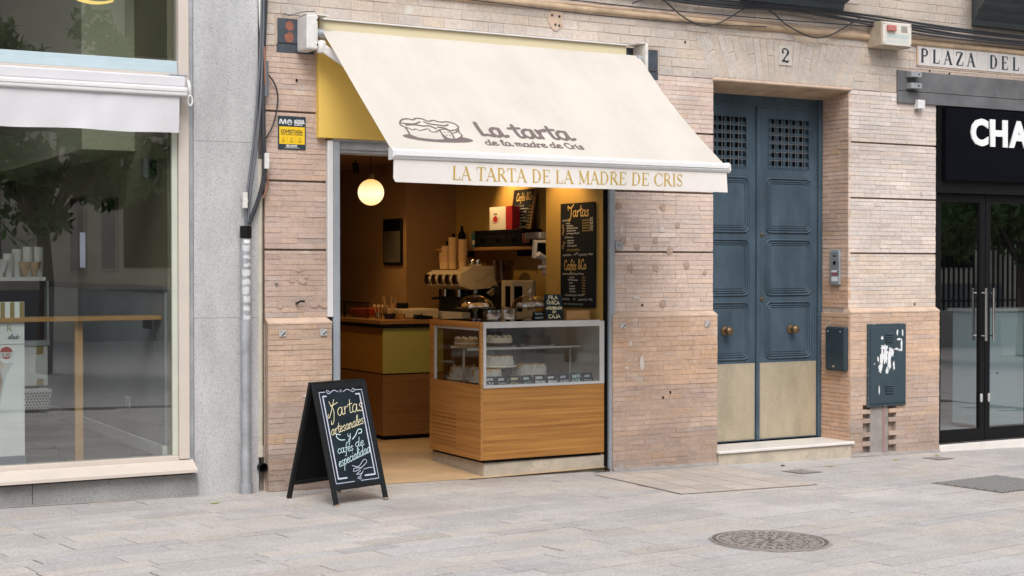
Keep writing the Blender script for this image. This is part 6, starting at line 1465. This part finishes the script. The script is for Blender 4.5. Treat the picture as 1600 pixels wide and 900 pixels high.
# ================================================================ covers in the pavement
slope = math.atan(-GB)
t = thing('manhole_cover', 'round cast iron manhole cover with a leaf relief in the pavement', 'manhole cover', (-.005, -3.075, gz(-.005)))
t.rotation_euler = (0, slope, 0); 
MB().lathe([(.338, -.02), (.338, .0035), (.322, .004), (.320, .0025), (0, .0025)], (0, 0, 0), 56).build('plate', M['iron_low'], t, local=True)
def ring(r0, r1, z, n=56):
    mb = MB(); vs = [(r * math.cos(2 * math.pi * k / n), r * math.sin(2 * math.pi * k / n), zz) for r, zz in ((r0, .002), (r0, z), (r1, z), (r1, .002)) for k in range(n)]
    return mb.add(vs, [(i * n + k, i * n + (k + 1) % n, (i + 1) * n + (k + 1) % n, (i + 1) * n + k) for i in range(3) for k in range(n)])
for a, b in ((.335, .345), (.298, .312), (.205, .215), (.120, .128)): ring(b, a, .0075).build('rim', M['iron'], t, local=True)
for r0, r1, n, wd_ in ((.130, .200, 18, .020), (.220, .292, 26, .022), (.03, .115, 10, .018)):
    for k in range(n):
        a = 2 * math.pi * k / n; c, s = math.cos(a), math.sin(a)
        pts = [(r0, 0), ((r0 * .7 + r1 * .3), wd_ / 2), ((r0 * .3 + r1 * .7), wd_ * .62), (r1, wd_ * .12), (r1, -wd_ * .12), ((r0 * .3 + r1 * .7), -wd_ * .62), ((r0 * .7 + r1 * .3), -wd_ / 2)]
        MB().prism([(x * c - y * s, x * s + y * c) for x, y in pts], lambda u, v, w_: (u, v, .0024 + w_), .0050).build('relief_leaf', M['iron'], t, local=True)
        if r0 > .2 and k % 1 == 0:
            a2 = a + math.pi / n; MB().lathe([(.008, .0024), (.007, .0075), (0, .0078)], (.255 * math.cos(a2), .255 * math.sin(a2), 0), 6).build('relief_boss', M['iron'], t, local=True)
mb = MB(); rr = random.Random(8); n = 48
vs = []
for k in range(n): a = 2 * math.pi * k / n; r_ = .343 + rr.uniform(0, .022); vs.append((r_ * math.cos(a), r_ * math.sin(a), .0022))
mb.add(vs + [(.30 * math.cos(2 * math.pi * k / n), .30 * math.sin(2 * math.pi * k / n), .0022) for k in range(n)], [(k, (k + 1) % n, n + (k + 1) % n, n + k) for k in range(n)]); mb.build('cement_collar', mat('dark_collar', (.30, .27, .25), .95, var=.3, scale=20), t, local=True)
# square iron grate at the right
t = thing('street_grate', 'rectangular dark iron cover with a block pattern at the right of the pavement', 'drain cover', (3.20, -1.83, gz(3.2)), rz=R(9)); t.rotation_euler = (0, slope, R(9))
MB().box(-.42, .42, -.31, .31, -.02, .003).build('frame', M['iron_low'], t, local=True)
M['grate'] = mat('dark_grate', (.27, .265, .26), .8, .0, var=.3, scale=20)
mb0 = MB().box(-.018, .018, -.013, .013, 0, .006).mesh('block')
for i in range(15):
    for j in range(14): place('block', mb0, M['grate'], t, local=True, loc=(-.376 + i * .0535 + (.013 if j % 2 else -.013), -.276 + j * .0425, .0032))
t = thing('drain_grille', 'small square cast iron grille in the pavement below the doorstep', 'drain cover', (2.27, -.66, gz(2.27)), rz=R(9)); t.rotation_euler = (0, slope, R(9))
MB().box(-.12, .12, -.11, .11, -.02, .003).build('frame', M['iron_low'], t, local=True)
for i in range(7): MB().box(-.10, .10, -.093 + i * .028, -.077 + i * .028, .0031, .0075).build('bar', M['iron'], t, local=True)
t = thing('small_grille', 'small square cast iron grille in front of the black shop door', 'drain cover', (3.98, -.42, gz(3.98)), rz=R(9)); t.rotation_euler = (0, slope, R(9))
MB().box(-.11, .11, -.09, .09, -.02, .003).build('frame', M['iron_low'], t, local=True)
for i in range(5): MB().box(-.09, .09, -.073 + i * .032, -.055 + i * .032, .0031, .0070).build('bar', M['iron'], t, local=True)
# tiled utility cover beside the pier
t = thing('tiled_cover', 'large utility cover filled with beige tiles in front of the brick pier', 'utility cover', (1.25, -.74, gz(1.25))); t.rotation_euler = (0, slope, 0)
MB().box(-.62, .62, -.57, .57, -.02, .0030).build('frame', mat('brown_frame', (.10, .08, .065), .9), t, local=True)
M['tile_beige'] = mat('beige_floor_tile', (.45, .395, .35), .8, tint=True, var=.1, scale=20, worn=((.36, .29, .24), .36, 12))
rr = random.Random(6); tm = []
for i in range(5):
    x0, x1 = -.610 + i * .2455, -.610 + (i + 1) * .2455 - .010; y = -.562; first = True
    while y < .555:
        l = .235 if not (first and i % 2) else .12; first = False
        y1 = min(y + l, .562); sk = .045
        a0 = y if y < -.56 else y - sk; a1 = y1 if y1 > .561 else y1 - sk
        mb = MB(); vs = [(x0, y, .0032), (x1, max(-.562, a0), .0032), (x1, min(.562, a1) - .008, .0032), (x0, y1 - .008, .0032)]; vs += [(p, q, .0068) for p, q, r_ in vs]
        mb.add(vs, [(4, 5, 6, 7), (0, 1, 5, 4), (1, 2, 6, 5), (2, 3, 7, 6), (3, 0, 4, 7)]); q = rr.gauss(1, .06)
        o = mb.build('tile', M['tile_beige'], t, local=True, cols=[(1, 1, 1, 1)] * 5); o.color = (q, q, q, 1); y = y1
# cement at the foot of the brick piers and a broken threshold block
for x0, x1, lab in ((-6.0, -2.46, 'dusty grey cement strip along the foot of the granite base slabs'), (.884, 1.903, 'cracked grey cement strip at the foot of the middle brick pier'), (3.325, 4.375, 'grey cement strip at the foot of the right brick pier')):
    rr = random.Random(int(x0 * 10)); n = int(24 * (x1 - x0)); vs = []; yo = .014 if x0 < 0 else 0; hh = .35 if x0 < 0 else 1
    for i in range(n + 1):
        x = x0 + (x1 - x0) * i / n; vs += [(x, -.044 + yo - .022 * rr.uniform(.8, 1.1) * (.6 if yo else 1), gz(x) + .0025), (x, -.046 + yo, gz(x) + (.022 + rr.uniform(-.006, .008)) * hh), (x, -.030 + yo, gz(x) + .03 * hh)]
    single('cement_fillet', MB().add(vs, [(3 * i + k, 3 * i + 3 + k, 3 * i + 4 + k, 3 * i + 1 + k) for i in range(n) for k in (0, 1)]), M['cement'], lab, 'cement', group='cement fillets along the piers', smooth=60)
mb = MB(); mb.add([(.868, -.03, -.02), (.985, -.085, -.02), (.995, -.03, -.02), (.868, -.02, .05), (.95, -.05, .03), (.985, -.04, .055)], [(0, 1, 4, 3), (1, 2, 5, 4), (3, 4, 5), (0, 3, 5, 2)])
single('broken_stone', mb, M['cement'], 'broken cement block at the foot of the right shutter guide', 'stone')
# fallen leaves and litter
for k, (x, y, rz_, m_, lab) in enumerate(((3.55, -.36, .3, 'leaf_y', 'yellow-green fallen leaf in front of the right brick pier'), (4.17, -.22, 1.0, 'leaf_y', 'yellow-green fallen leaf nearest the black shop threshold'), (2.72, -.48, 2.2, 'leaf_y', 'yellow fallen leaf in front of the doorstep'), (2.37, -.30, .7, 'leaf_dark', 'dark crumpled leaf lying below the doorstep'), (-2.45, -.38, .5, 'leaf_y', 'small dry leaf on the pavement below the granite pier'), (-.92, -2.12, .2, 'white_card', 'tiny scrap of white paper on the open pavement'))):
    pts = catmull([(-.05, 0), (-.02, .014), (.02, .015), (.05, .0)], 4); q = [(u, v) for u, v in pts] + [(u, -v) for u, v in reversed(pts[1:-1])]; s_ = 1.0 if k != 5 else .5
    mb = MB(); n = len(q); mb.add([(u * s_, v * s_, .004 + .010 * (u * 10) ** 2 * .3 + .012 * abs(v) * 10 * .2) for u, v in q] + [(0, 0, .003)], [(i, (i + 1) % n, n) for i in range(n)])
    o = single('fallen_leaf' if k < 5 else 'paper_scrap', mb, M[m_], lab, 'leaf' if k < 5 else 'litter', group='fallen leaves on the pavement' if k < 5 else None); o.location = (x, y, gz(x)); o.rotation_euler = (0, 0, rz_)

# ================================================================ inside the left shop
t = thing('window_bar', 'narrow wooden bar shelf on one post behind the left shop window', 'shelf', (-3.1, .27, .30))
B(-6, -2.642, .16, .40, 1.243, 1.272).build('board', wood('bar_wood', (.46, .23, .07), (.56, .31, .11), 'x', .4), t, bev=.004)
B(-3.208, -3.156, .24, .28, .3005, 1.2425).build('post', wood('post_wood', (.50, .27, .10), (.58, .33, .13), 'z', .5), t, bev=.003); B(-2.72, -2.70, .2, .36, 1.18, 1.2425).build('bracket', M['black'], t)
t = thing('poster_stand', 'white standing poster with gold stripes and a sundae behind the left window', 'poster', (-3.8, .2, .30))
B(-4.20, -3.548, .185, .205, .372, 1.376).build('panel', mat('white_foam_board', (.88, .89, .90), .5), t); B(-4.20, -3.545, .17, .24, .3005, .371).build('foot', mat('blue_grey_foot', (.16, .21, .25), .5), t)
PF_ = onfront(.185); gs = mat('gold_ink', (.34, .24, .08), .5)
for k in range(6): B(-3.578 - k * .060, -3.550 - k * .060, .1838, .1846, 1.262, 1.374).build('gold_stripe', gs, t)
B(-4.2, -3.55, .1838, .1846, 1.098, 1.102).build('gold_line', gs, t)
mb = MB(); write(mb, 'R', ROMAN, PF_, -3.662, 1.185, .042, 0, w0=.0012); mb.build('gold_letter', gs, t)
mb = MB(); write(mb, 'elado', HAND, PF_, -3.655, 1.135, .016, .0035, width=.075, slant=.3, w0=.0012); mb.build('script_print', M['ink'], t)
mb = MB(); mb.lathe([(.040, 0), (.040, .002), (0, .002)], (-3.662, .1845, 1.045), 24, 'y'); mb.build('red_sticker', mat('red_sticker', (.45, .05, .03), .5), t); B(-3.700, -3.624, .1815, .1822, 1.020, 1.050).build('price_field', M['paper_white'], t)
mb = MB(); write(mb, '5,95', BLOCK, onfront(.1813), -3.690, 1.026, .017, .004, width=.055, w0=.0004); mb.build('price', mat('dark_red', (.35, .02, .02), .5), t)
pr = MB(); pts = [(-3.615, .98), (-3.64, .945), (-3.665, .90), (-3.72, .62), (-3.80, .62), (-3.90, .62), (-3.95, .98)]; pr.add([PF_(u, v, .0010) for u, v in pts], [tuple(range(len(pts)))]); pr.build('sundae_glass', mat('glass_print', (.62, .66, .68), .5), t)
pr = MB(); pts = [(-3.70, .93), (-3.685, .86), (-3.735, .63), (-3.90, .63), (-3.93, .95), (-3.80, .99)]; pr.add([PF_(u, v, .0016) for u, v in pts], [tuple(range(len(pts)))]); pr.build('sundae_ice', mat('ice_print', (.30, .16, .10), .5, var=.4, scale=25, col2=(.55, .42, .34)), t)
pr = MB(); pts = [(-3.655, .955), (-3.70, 1.0), (-3.76, 1.02), (-3.90, .99), (-3.90, .93), (-3.75, .92)]; pr.add([PF_(u, v, .0022) for u, v in pts], [tuple(range(len(pts)))]); pr.build('sundae_cream', mat('cream_print', (.66, .58, .50), .5, var=.3, scale=30), t)
pr = MB(); pts = [(-3.70, 1.01), (-3.715, 1.03), (-3.78, 1.05), (-3.90, 1.04), (-3.90, 1.005), (-3.76, .995)]; pr.add([PF_(u, v, .0026) for u, v in pts], [tuple(range(len(pts)))]); pr.build('sundae_sauce', M['choco'], t)
t = thing('ice_cream_freezer', 'white and gold striped ice cream counter inside the left shop', 'freezer', (-3.6, 1.8, .30))
B(-4.8, -3.115, 1.50, 2.2, .72, 1.02).build('cabinet', M['white_paint'], t, bev=.01, seg=2); B(-4.8, -3.105, 1.49, 2.2, 1.0205, 1.06).build('top_edge', M['zinc'], t)
for k in range(9):
    for z0, z1 in ((.955, 1.02), (.722, .775)): B(-3.20 - k * .16, -3.15 - k * .16, 1.4985, 1.4995, z0, z1).build('gold_square', gs, t)
B(-4.8, -3.13, 1.56, 2.15, 1.061, 1.50).build('dark_display', M['black_gloss'], t, bev=.006); B(-4.8, -3.12, 1.54, 2.2, 1.501, 1.53).build('counter_top', M['white_paint'], t)
B(-3.125, -3.11, 1.49, 1.53, 1.061, 1.50).build('corner_profile', M['zinc'], t); B(-4.8, -3.16, 1.60, 2.1, .301, .7195).build('plinth', M['black_mat'], t)
t = thing('plastic_basket', 'white perforated plastic basket below the ice cream counter', 'basket', (-3.3, 1.45, .5))
MB().add([(-3.42, 1.36, .555), (-3.14, 1.36, .555), (-3.12, 1.34, .705), (-3.44, 1.34, .705), (-3.42, 1.48, .555), (-3.14, 1.48, .555), (-3.12, 1.495, .705), (-3.44, 1.495, .705)], [(0, 1, 2, 3), (1, 5, 6, 2), (4, 0, 3, 7), (5, 4, 7, 6), (0, 4, 5, 1)]).build('tub', M['white_paint'], t, bev=.006)
mb = MB()
for i in range(13):
    for j in range(6):
        u = -3.41 + i * .0215 + (.01 if j % 2 else 0); v = .575 + j * .021; mb.box(u - .006, u + .006, 1.3535 - (v - .555) * .133, 1.3545 - (v - .555) * .133, v - .006, v + .006)
mb.build('perforation', M['black_mat'], t)['kind'] = 'stuff'
for k, (x, y, n, lab) in enumerate(((-3.16, 1.60, 9, 'stack of white paper cups at the right end of the ice cream counter'), (-3.24, 1.60, 9, 'second stack of white cups from the right on the ice cream counter'), (-3.31, 1.64, 8, 'third stack of white cups from the right on the ice cream counter'), (-3.38, 1.60, 6, 'leftmost stack of white cups on the ice cream counter'))):
    t = thing('cup_stack', lab, 'paper cups', (x, y, 1.5305), group='stacks of white cups in the left shop'); me = MB().lathe([(.028, 0), (.036, .085), (.038, .088), (.034, .088), (.026, .005), (0, .005)], (0, 0, 0), 14).mesh('cup', 40)
    for q in range(n): place('cup', me, M['white_paint'], t, local=True, loc=(0, 0, q * .017))
for k, (x, lab) in enumerate(((-3.20, 'brown waffle cone standing before the paper cups'), (-3.27, 'second brown waffle cone before the paper cups'))):
    single('waffle_cone', MB().lathe([(.008, 0), (.04, .09), (.05, .11), (.046, .11), (.006, .01)], (x, 1.55, 1.531), 14), M['crust'], lab, 'cone', smooth=40)
t = thing('white_tray', 'white tub left of the cups on the ice cream counter', 'tub', (-3.5, 1.6, 1.531)); MB().add([(-3.60, 1.55, 1.531), (-3.43, 1.55, 1.531), (-3.40, 1.52, 1.65), (-3.63, 1.52, 1.65), (-3.60, 1.70, 1.531), (-3.43, 1.70, 1.531), (-3.40, 1.73, 1.65), (-3.63, 1.73, 1.65)], [(0, 1, 2, 3), (1, 5, 6, 2), (4, 0, 3, 7), (5, 4, 7, 6), (0, 4, 5, 1)]).build('tub', M['white_paint'], t); B(-3.64, -3.39, 1.515, 1.735, 1.651, 1.66).build('rim', M['white_dirty'], t)
for k, (ya, yb, za, zb, lab) in enumerate(((1.80, 1.36, 1.57, 2.13, 'tall dark framed picture nearer the window on the left shop wall'), (2.85, 2.35, 1.55, 2.18, 'tall dark framed picture farther back on the left shop wall'))):
    t = thing('framed_picture', lab, 'picture', (-2.64, (ya + yb) / 2, za), group='framed pictures in the left shop'); B(-2.645, -2.621, yb, ya, za, zb).build('frame', mat('brown_frame2', (.10, .075, .04), .5), t, bev=.004); B(-2.6465, -2.6453, yb + .02, ya - .02, za + .02, zb - .02).build('print', M['black_gloss'], t)
t = thing('wall_sensor', 'grey cylindrical wall sensor high on the left shop wall', 'wall sensor', (-2.66, .45, 2.2)); MB().cyl((-2.67, .43, 2.225), (-2.67, .43, 2.36), .036, n=20).build('cylinder', M['zinc'], t, smooth=40); B(-2.66, -2.6205, .36, .39, 2.24, 2.34).build('bracket', M['black'], t)  # a sensor cylinder, gives no light
t = thing('wall_socket', 'white double socket low on the panelled left shop wall', 'socket', (-2.645, 1.03, .58)); B(-2.652, -2.6405, .98, 1.09, .575, .655).build('plate', M['white_paint'], t, bev=.003)
for y in (1.01, 1.06): MB().cyl((-2.6545, y, .615), (-2.6525, y, .615), .016, n=14).build('outlet', M['white_dirty'], t)
B(-3.62, -3.56, .0395, .04, 1.66, 1.90)
single('window_sticker', B(-3.22, -3.185, .0465, .0472, 1.60, 1.83), mat('lilac_sticker', (.42, .42, .58), .5), 'small lilac notice stuck on the left shop window', 'sticker')

# ================================================================ black shop on the right
RS = thing('black_shopfront', 'black framed glass shop front with white CHA lettering at the right edge', 'shop front', (5.3, .1, .0))
B(4.378, 6.4, .0, .30, 2.275, 3.054).build('fascia', M['black'], RS)
sgn = B(4.432, 6.4, -.062, -.001, 2.388, 3.035).build('sign_panel', M['black_gloss'], RS, bev=.004)
lit = mat('white_sign_letters', (.78, .80, .80), .4)
for ch, x0, x1 in (('C', 4.722, 4.942), ('H', 4.966, 5.190), ('A', 5.206, 5.470)):
    o = sans('letter', ch, .352, lit, sgn, face_front(0, 0, 0), weight=.016, ext=.006)
    xs = [v.co.x for v in o.data.vertices]; zs = [v.co.z for v in o.data.vertices]; sx = (x1 - x0) / (max(xs) - min(xs)); sz = .250 / (max(zs) - min(zs))
    for v in o.data.vertices: v.co.x = x0 + (v.co.x - min(xs)) * sx; v.co.z = 2.704 + (v.co.z - min(zs)) * sz; v.co.y = v.co.y - .068
B(4.378, 6.4, .02, .10, 2.276, 2.386).build('transom', M['black'], RS)
B(4.378, 4.425, .03, .12, .0, 2.275).build('frame', M['black'], RS)
B(6.3, 6.4, .03, .12, .0, 2.275).build('frame', M['black'], RS)
def gdoor(x0, x1, hs):
    d = MB().box(x0, x0 + .060, .06, .105, .0, 2.27).box(x1 - .060, x1, .06, .105, .0, 2.27).box(x0 + .06, x1 - .06, .06, .105, .0, .115).box(x0 + .06, x1 - .06, .06, .105, 2.20, 2.27).build('door', M['black'], RS)
    B(x0 + .061, x1 - .061, .080, .086, .116, 2.199).build('pane', M['glass_black'], d)
    hx = x1 - .045 if hs > 0 else x0 + .045
    for y, nm in ((.0, 'pull_handle'), (.155, 'inner_handle')):
        MB().cyl((hx, y, .925), (hx, y, 1.41), .013, n=12).build(nm, M['chrome'], d, smooth=40)
        for z in (.97, 1.365): MB().cyl((hx, min(y, .0825), z), (hx, max(y, .0825), z), .007, n=8).build('handle_post', M['chrome'], d, smooth=40)
    o = MB().prism(rrect(hx - .014, hx + .014, .355, .435, .0135), lambda u, v, w_: (u, .059 - w_, v), .010).build('lock', M['steel'], d, bev=.002)
gdoor(4.430, 5.045, 1); gdoor(5.053, 5.668, -1); gdoor(5.676, 6.29, 1)
B(4.378, 6.4, -.045, .13, -.12, .0).build('threshold', M['marble'], RS, bev=.004)
for y in (.004, .022): B(4.38, 6.4, y, y + .007, .0003, .004).build('threshold_groove', M['black'], RS)
structure(B(4.38, 8.5, .13, 5.0, -.10, .0).build('store_floor', mat('pale_store_floor', (.34, .36, .37), .4)))
DW = mat('dark_store_wall', (.055, .06, .062), .7)
structure(B(8.5, 8.7, .1, 5.0, -.1, 3.2).build('store_wall', DW)); structure(B(4.37, 8.5, 5.0, 5.2, -.1, 3.2).build('store_back_wall', DW)); structure(B(4.38, 8.5, .31, 5.0, 3.0, 3.1).build('store_ceiling', DW)); structure(B(6.4, 8.6, .0, .3, -.2, 4.7).build('end_wall', M['moulding']))
t = thing('store_desk', 'pale blue reception desk inside the black shop', 'desk', (6.1, 1.3, .0)); PB = mat('pale_blue_laminate', (.50, .62, .66), .4)
B(5.75, 7.3, .75, 1.15, .03, 1.16).build('front_panel', PB, t, bev=.004); B(6.0, 7.3, .742, .749, .72, 1.10).build('inset_panel', mat('pale_blue_inset', (.60, .72, .75), .4), t); B(5.72, 7.32, .73, 1.2, 1.161, 1.19).build('top', M['white_paint'], t, bev=.004)
B(5.74, 7.3, .76, 1.14, .0, .029).build('plinth', M['black'], t)
for x in (5.84, 5.95): MB().cyl((x, .7485, .55), (x, .7435, .55), .012, n=10).build('bolt', M['black'], t)
t = thing('store_cabinet', 'narrow pale blue cabinet behind the left glass door of the black shop', 'cabinet', (5.55, 1.6, 0)); B(5.30, 5.70, 1.35, 1.75, .06, .90).build('body', PB, t, bev=.004); B(5.31, 5.69, 1.37, 1.74, .0, .0595).build('plinth', M['black'], t); B(5.32, 5.68, 1.343, 1.3495, .08, .88).build('door', PB, t)
# ================================================================ the other side of the street (seen in the window reflections)
OY = -24.0
ob = thing('opposite_building', 'pale stone building across the street, seen as a reflection in the windows', 'building', (6, OY, 0))
SW = mat('ochre_stone', (.62, .56, .46), .85, var=.15, scale=1.5)
WDK = M['black_gloss']
B(-28, 42, OY - 1, OY, -1.5, 10.5).build('wall', SW, ob); B(-28, 42, OY, OY + .25, -1.2, 1.1).build('plinth', mat('grey_plinth', (.22, .22, .22), .8), ob); B(-28, 42, OY, OY + .45, 5.2, 5.7).build('cornice', mat('pale_cornice', (.5, .46, .38), .8), ob)
for k in range(16):
    x = -26 + k * 4.2
    B(x, x + 1.5, OY, OY + .06, 1.6, 4.4).build('window', WDK, ob); B(x - .25, x + 1.75, OY, OY + .2, 4.41, 4.7).build('window_head', mat('pale_head', (.5, .46, .38), .8) if k == 0 else ob.children[2].data.materials[0], ob); B(x + .05, x + 1.45, OY, OY + .06, 6.4, 9.0).build('window', WDK, ob)
    B(x + 2.5, x + 3.1, OY, OY + .3, -1.0, 5.19).build('pilaster', SW, ob)
t = thing('iron_railing', 'dark iron railing across the street, seen as a reflection', 'railing', (20, -17, 0)); B(10, 34, -17.1, -16.8, -1.0, .55).build('kerb_wall', mat('kerb_stone', (.4, .38, .35), .9), t)
bm = MB().box(-.02, .02, -.02, .02, 0, 1.7).lathe([(.0, 1.7), (.04, 1.74), (0, 1.86)], (0, 0, 0), 6).mesh('bar')
for k in range(130): place('bar', bm, M['black'], t, loc=(10.5 + k * .17, -16.95, .55))
for z in (.75, 2.05): B(10, 34, -16.98, -16.92, z, z + .05).build('rail', M['black'], t)
LEAF = mat('orange_tree_leaf', (.09, .16, .045), .5, var=.35, scale=2); translucent(LEAF, .35); BARK = mat('bark', (.10, .08, .06), .9, var=.2, scale=8)
def tree(x, y, h, r, lab, seed):
    rr = random.Random(seed); t = thing('orange_tree', lab, 'tree', (x, y, gz(x)), group='orange trees across the street'); z0 = gz(x)
    mb = MB(); mb.tube([(x, y, z0), (x + .05, y, z0 + h * .25), (x - .03, y + .04, z0 + h * .45), (x, y, z0 + h * .62)], [.13, .11, .09, .05], 8)
    for i in range(7):
        a = i * .9 + rr.random(); e = rr.uniform(.5, .8) * r; mb.tube([(x, y, z0 + h * .40), (x + e * .5 * math.cos(a), y + e * .5 * math.sin(a), z0 + h * .56), (x + e * math.cos(a), y + e * math.sin(a), z0 + h * rr.uniform(.62, .85))], [.06, .04, .015], 6)
    mb.build('trunk', BARK, t, smooth=50)
    cl = []
    for i in range(60):
        while True:
            p = Vector((rr.uniform(-1, 1), rr.uniform(-1, 1), rr.uniform(-1, 1)))
            if .35 < p.length < 1: break
        cl.append((Vector((x, y, z0 + h * .72)) + Vector((p.x * r, p.y * r, p.z * h * .30)), rr.uniform(.25, .5)))
    vs = []; fs = []
    for c, cr in cl:
        for j in range(110):
            d = Vector((rr.gauss(0, 1), rr.gauss(0, 1), rr.gauss(0, 1))).normalized(); p = c + d * cr * rr.uniform(.5, 1.0)
            a = Vector((rr.gauss(0, 1), rr.gauss(0, 1), rr.gauss(-.6, .6))).normalized(); b = a.cross(d).normalized() if a.cross(d).length > .01 else Vector((1, 0, 0)); l, w_ = rr.uniform(.09, .15), rr.uniform(.03, .05); n = len(vs)
            vs += [p - a * l, p + b * w_, p + a * l, p - b * w_]; fs.append((n, n + 1, n + 2, n + 3))
    MB().add(vs, fs).build('crown', LEAF, t)
tree(-.7, -13.0, 5.2, 1.9, 'orange tree nearest the left shop window, seen as a reflection', 1)
tree(15.9, -12.0, 4.6, 1.8, 'orange tree opposite the black shop, seen as a reflection', 2)
tree(19.5, -12.5, 4.8, 1.9, 'orange tree farthest to the right, seen as a reflection', 3)
tree(8.8, -13.5, 4.8, 1.8, 'orange tree in the middle of the square, seen as a reflection', 4)
kb = MB(); kb.add([(-40, -5.9, gz(-40)), (40, -5.9, gz(40)), (40, -5.9, gz(40) - .0), (40, -6.05, gz(40) + .12), (-40, -6.05, gz(-40) + .12), (-40, -6.6, gz(-40) + .12), (40, -6.6, gz(40) + .12)], [(0, 1, 3, 4), (4, 3, 6, 5)])
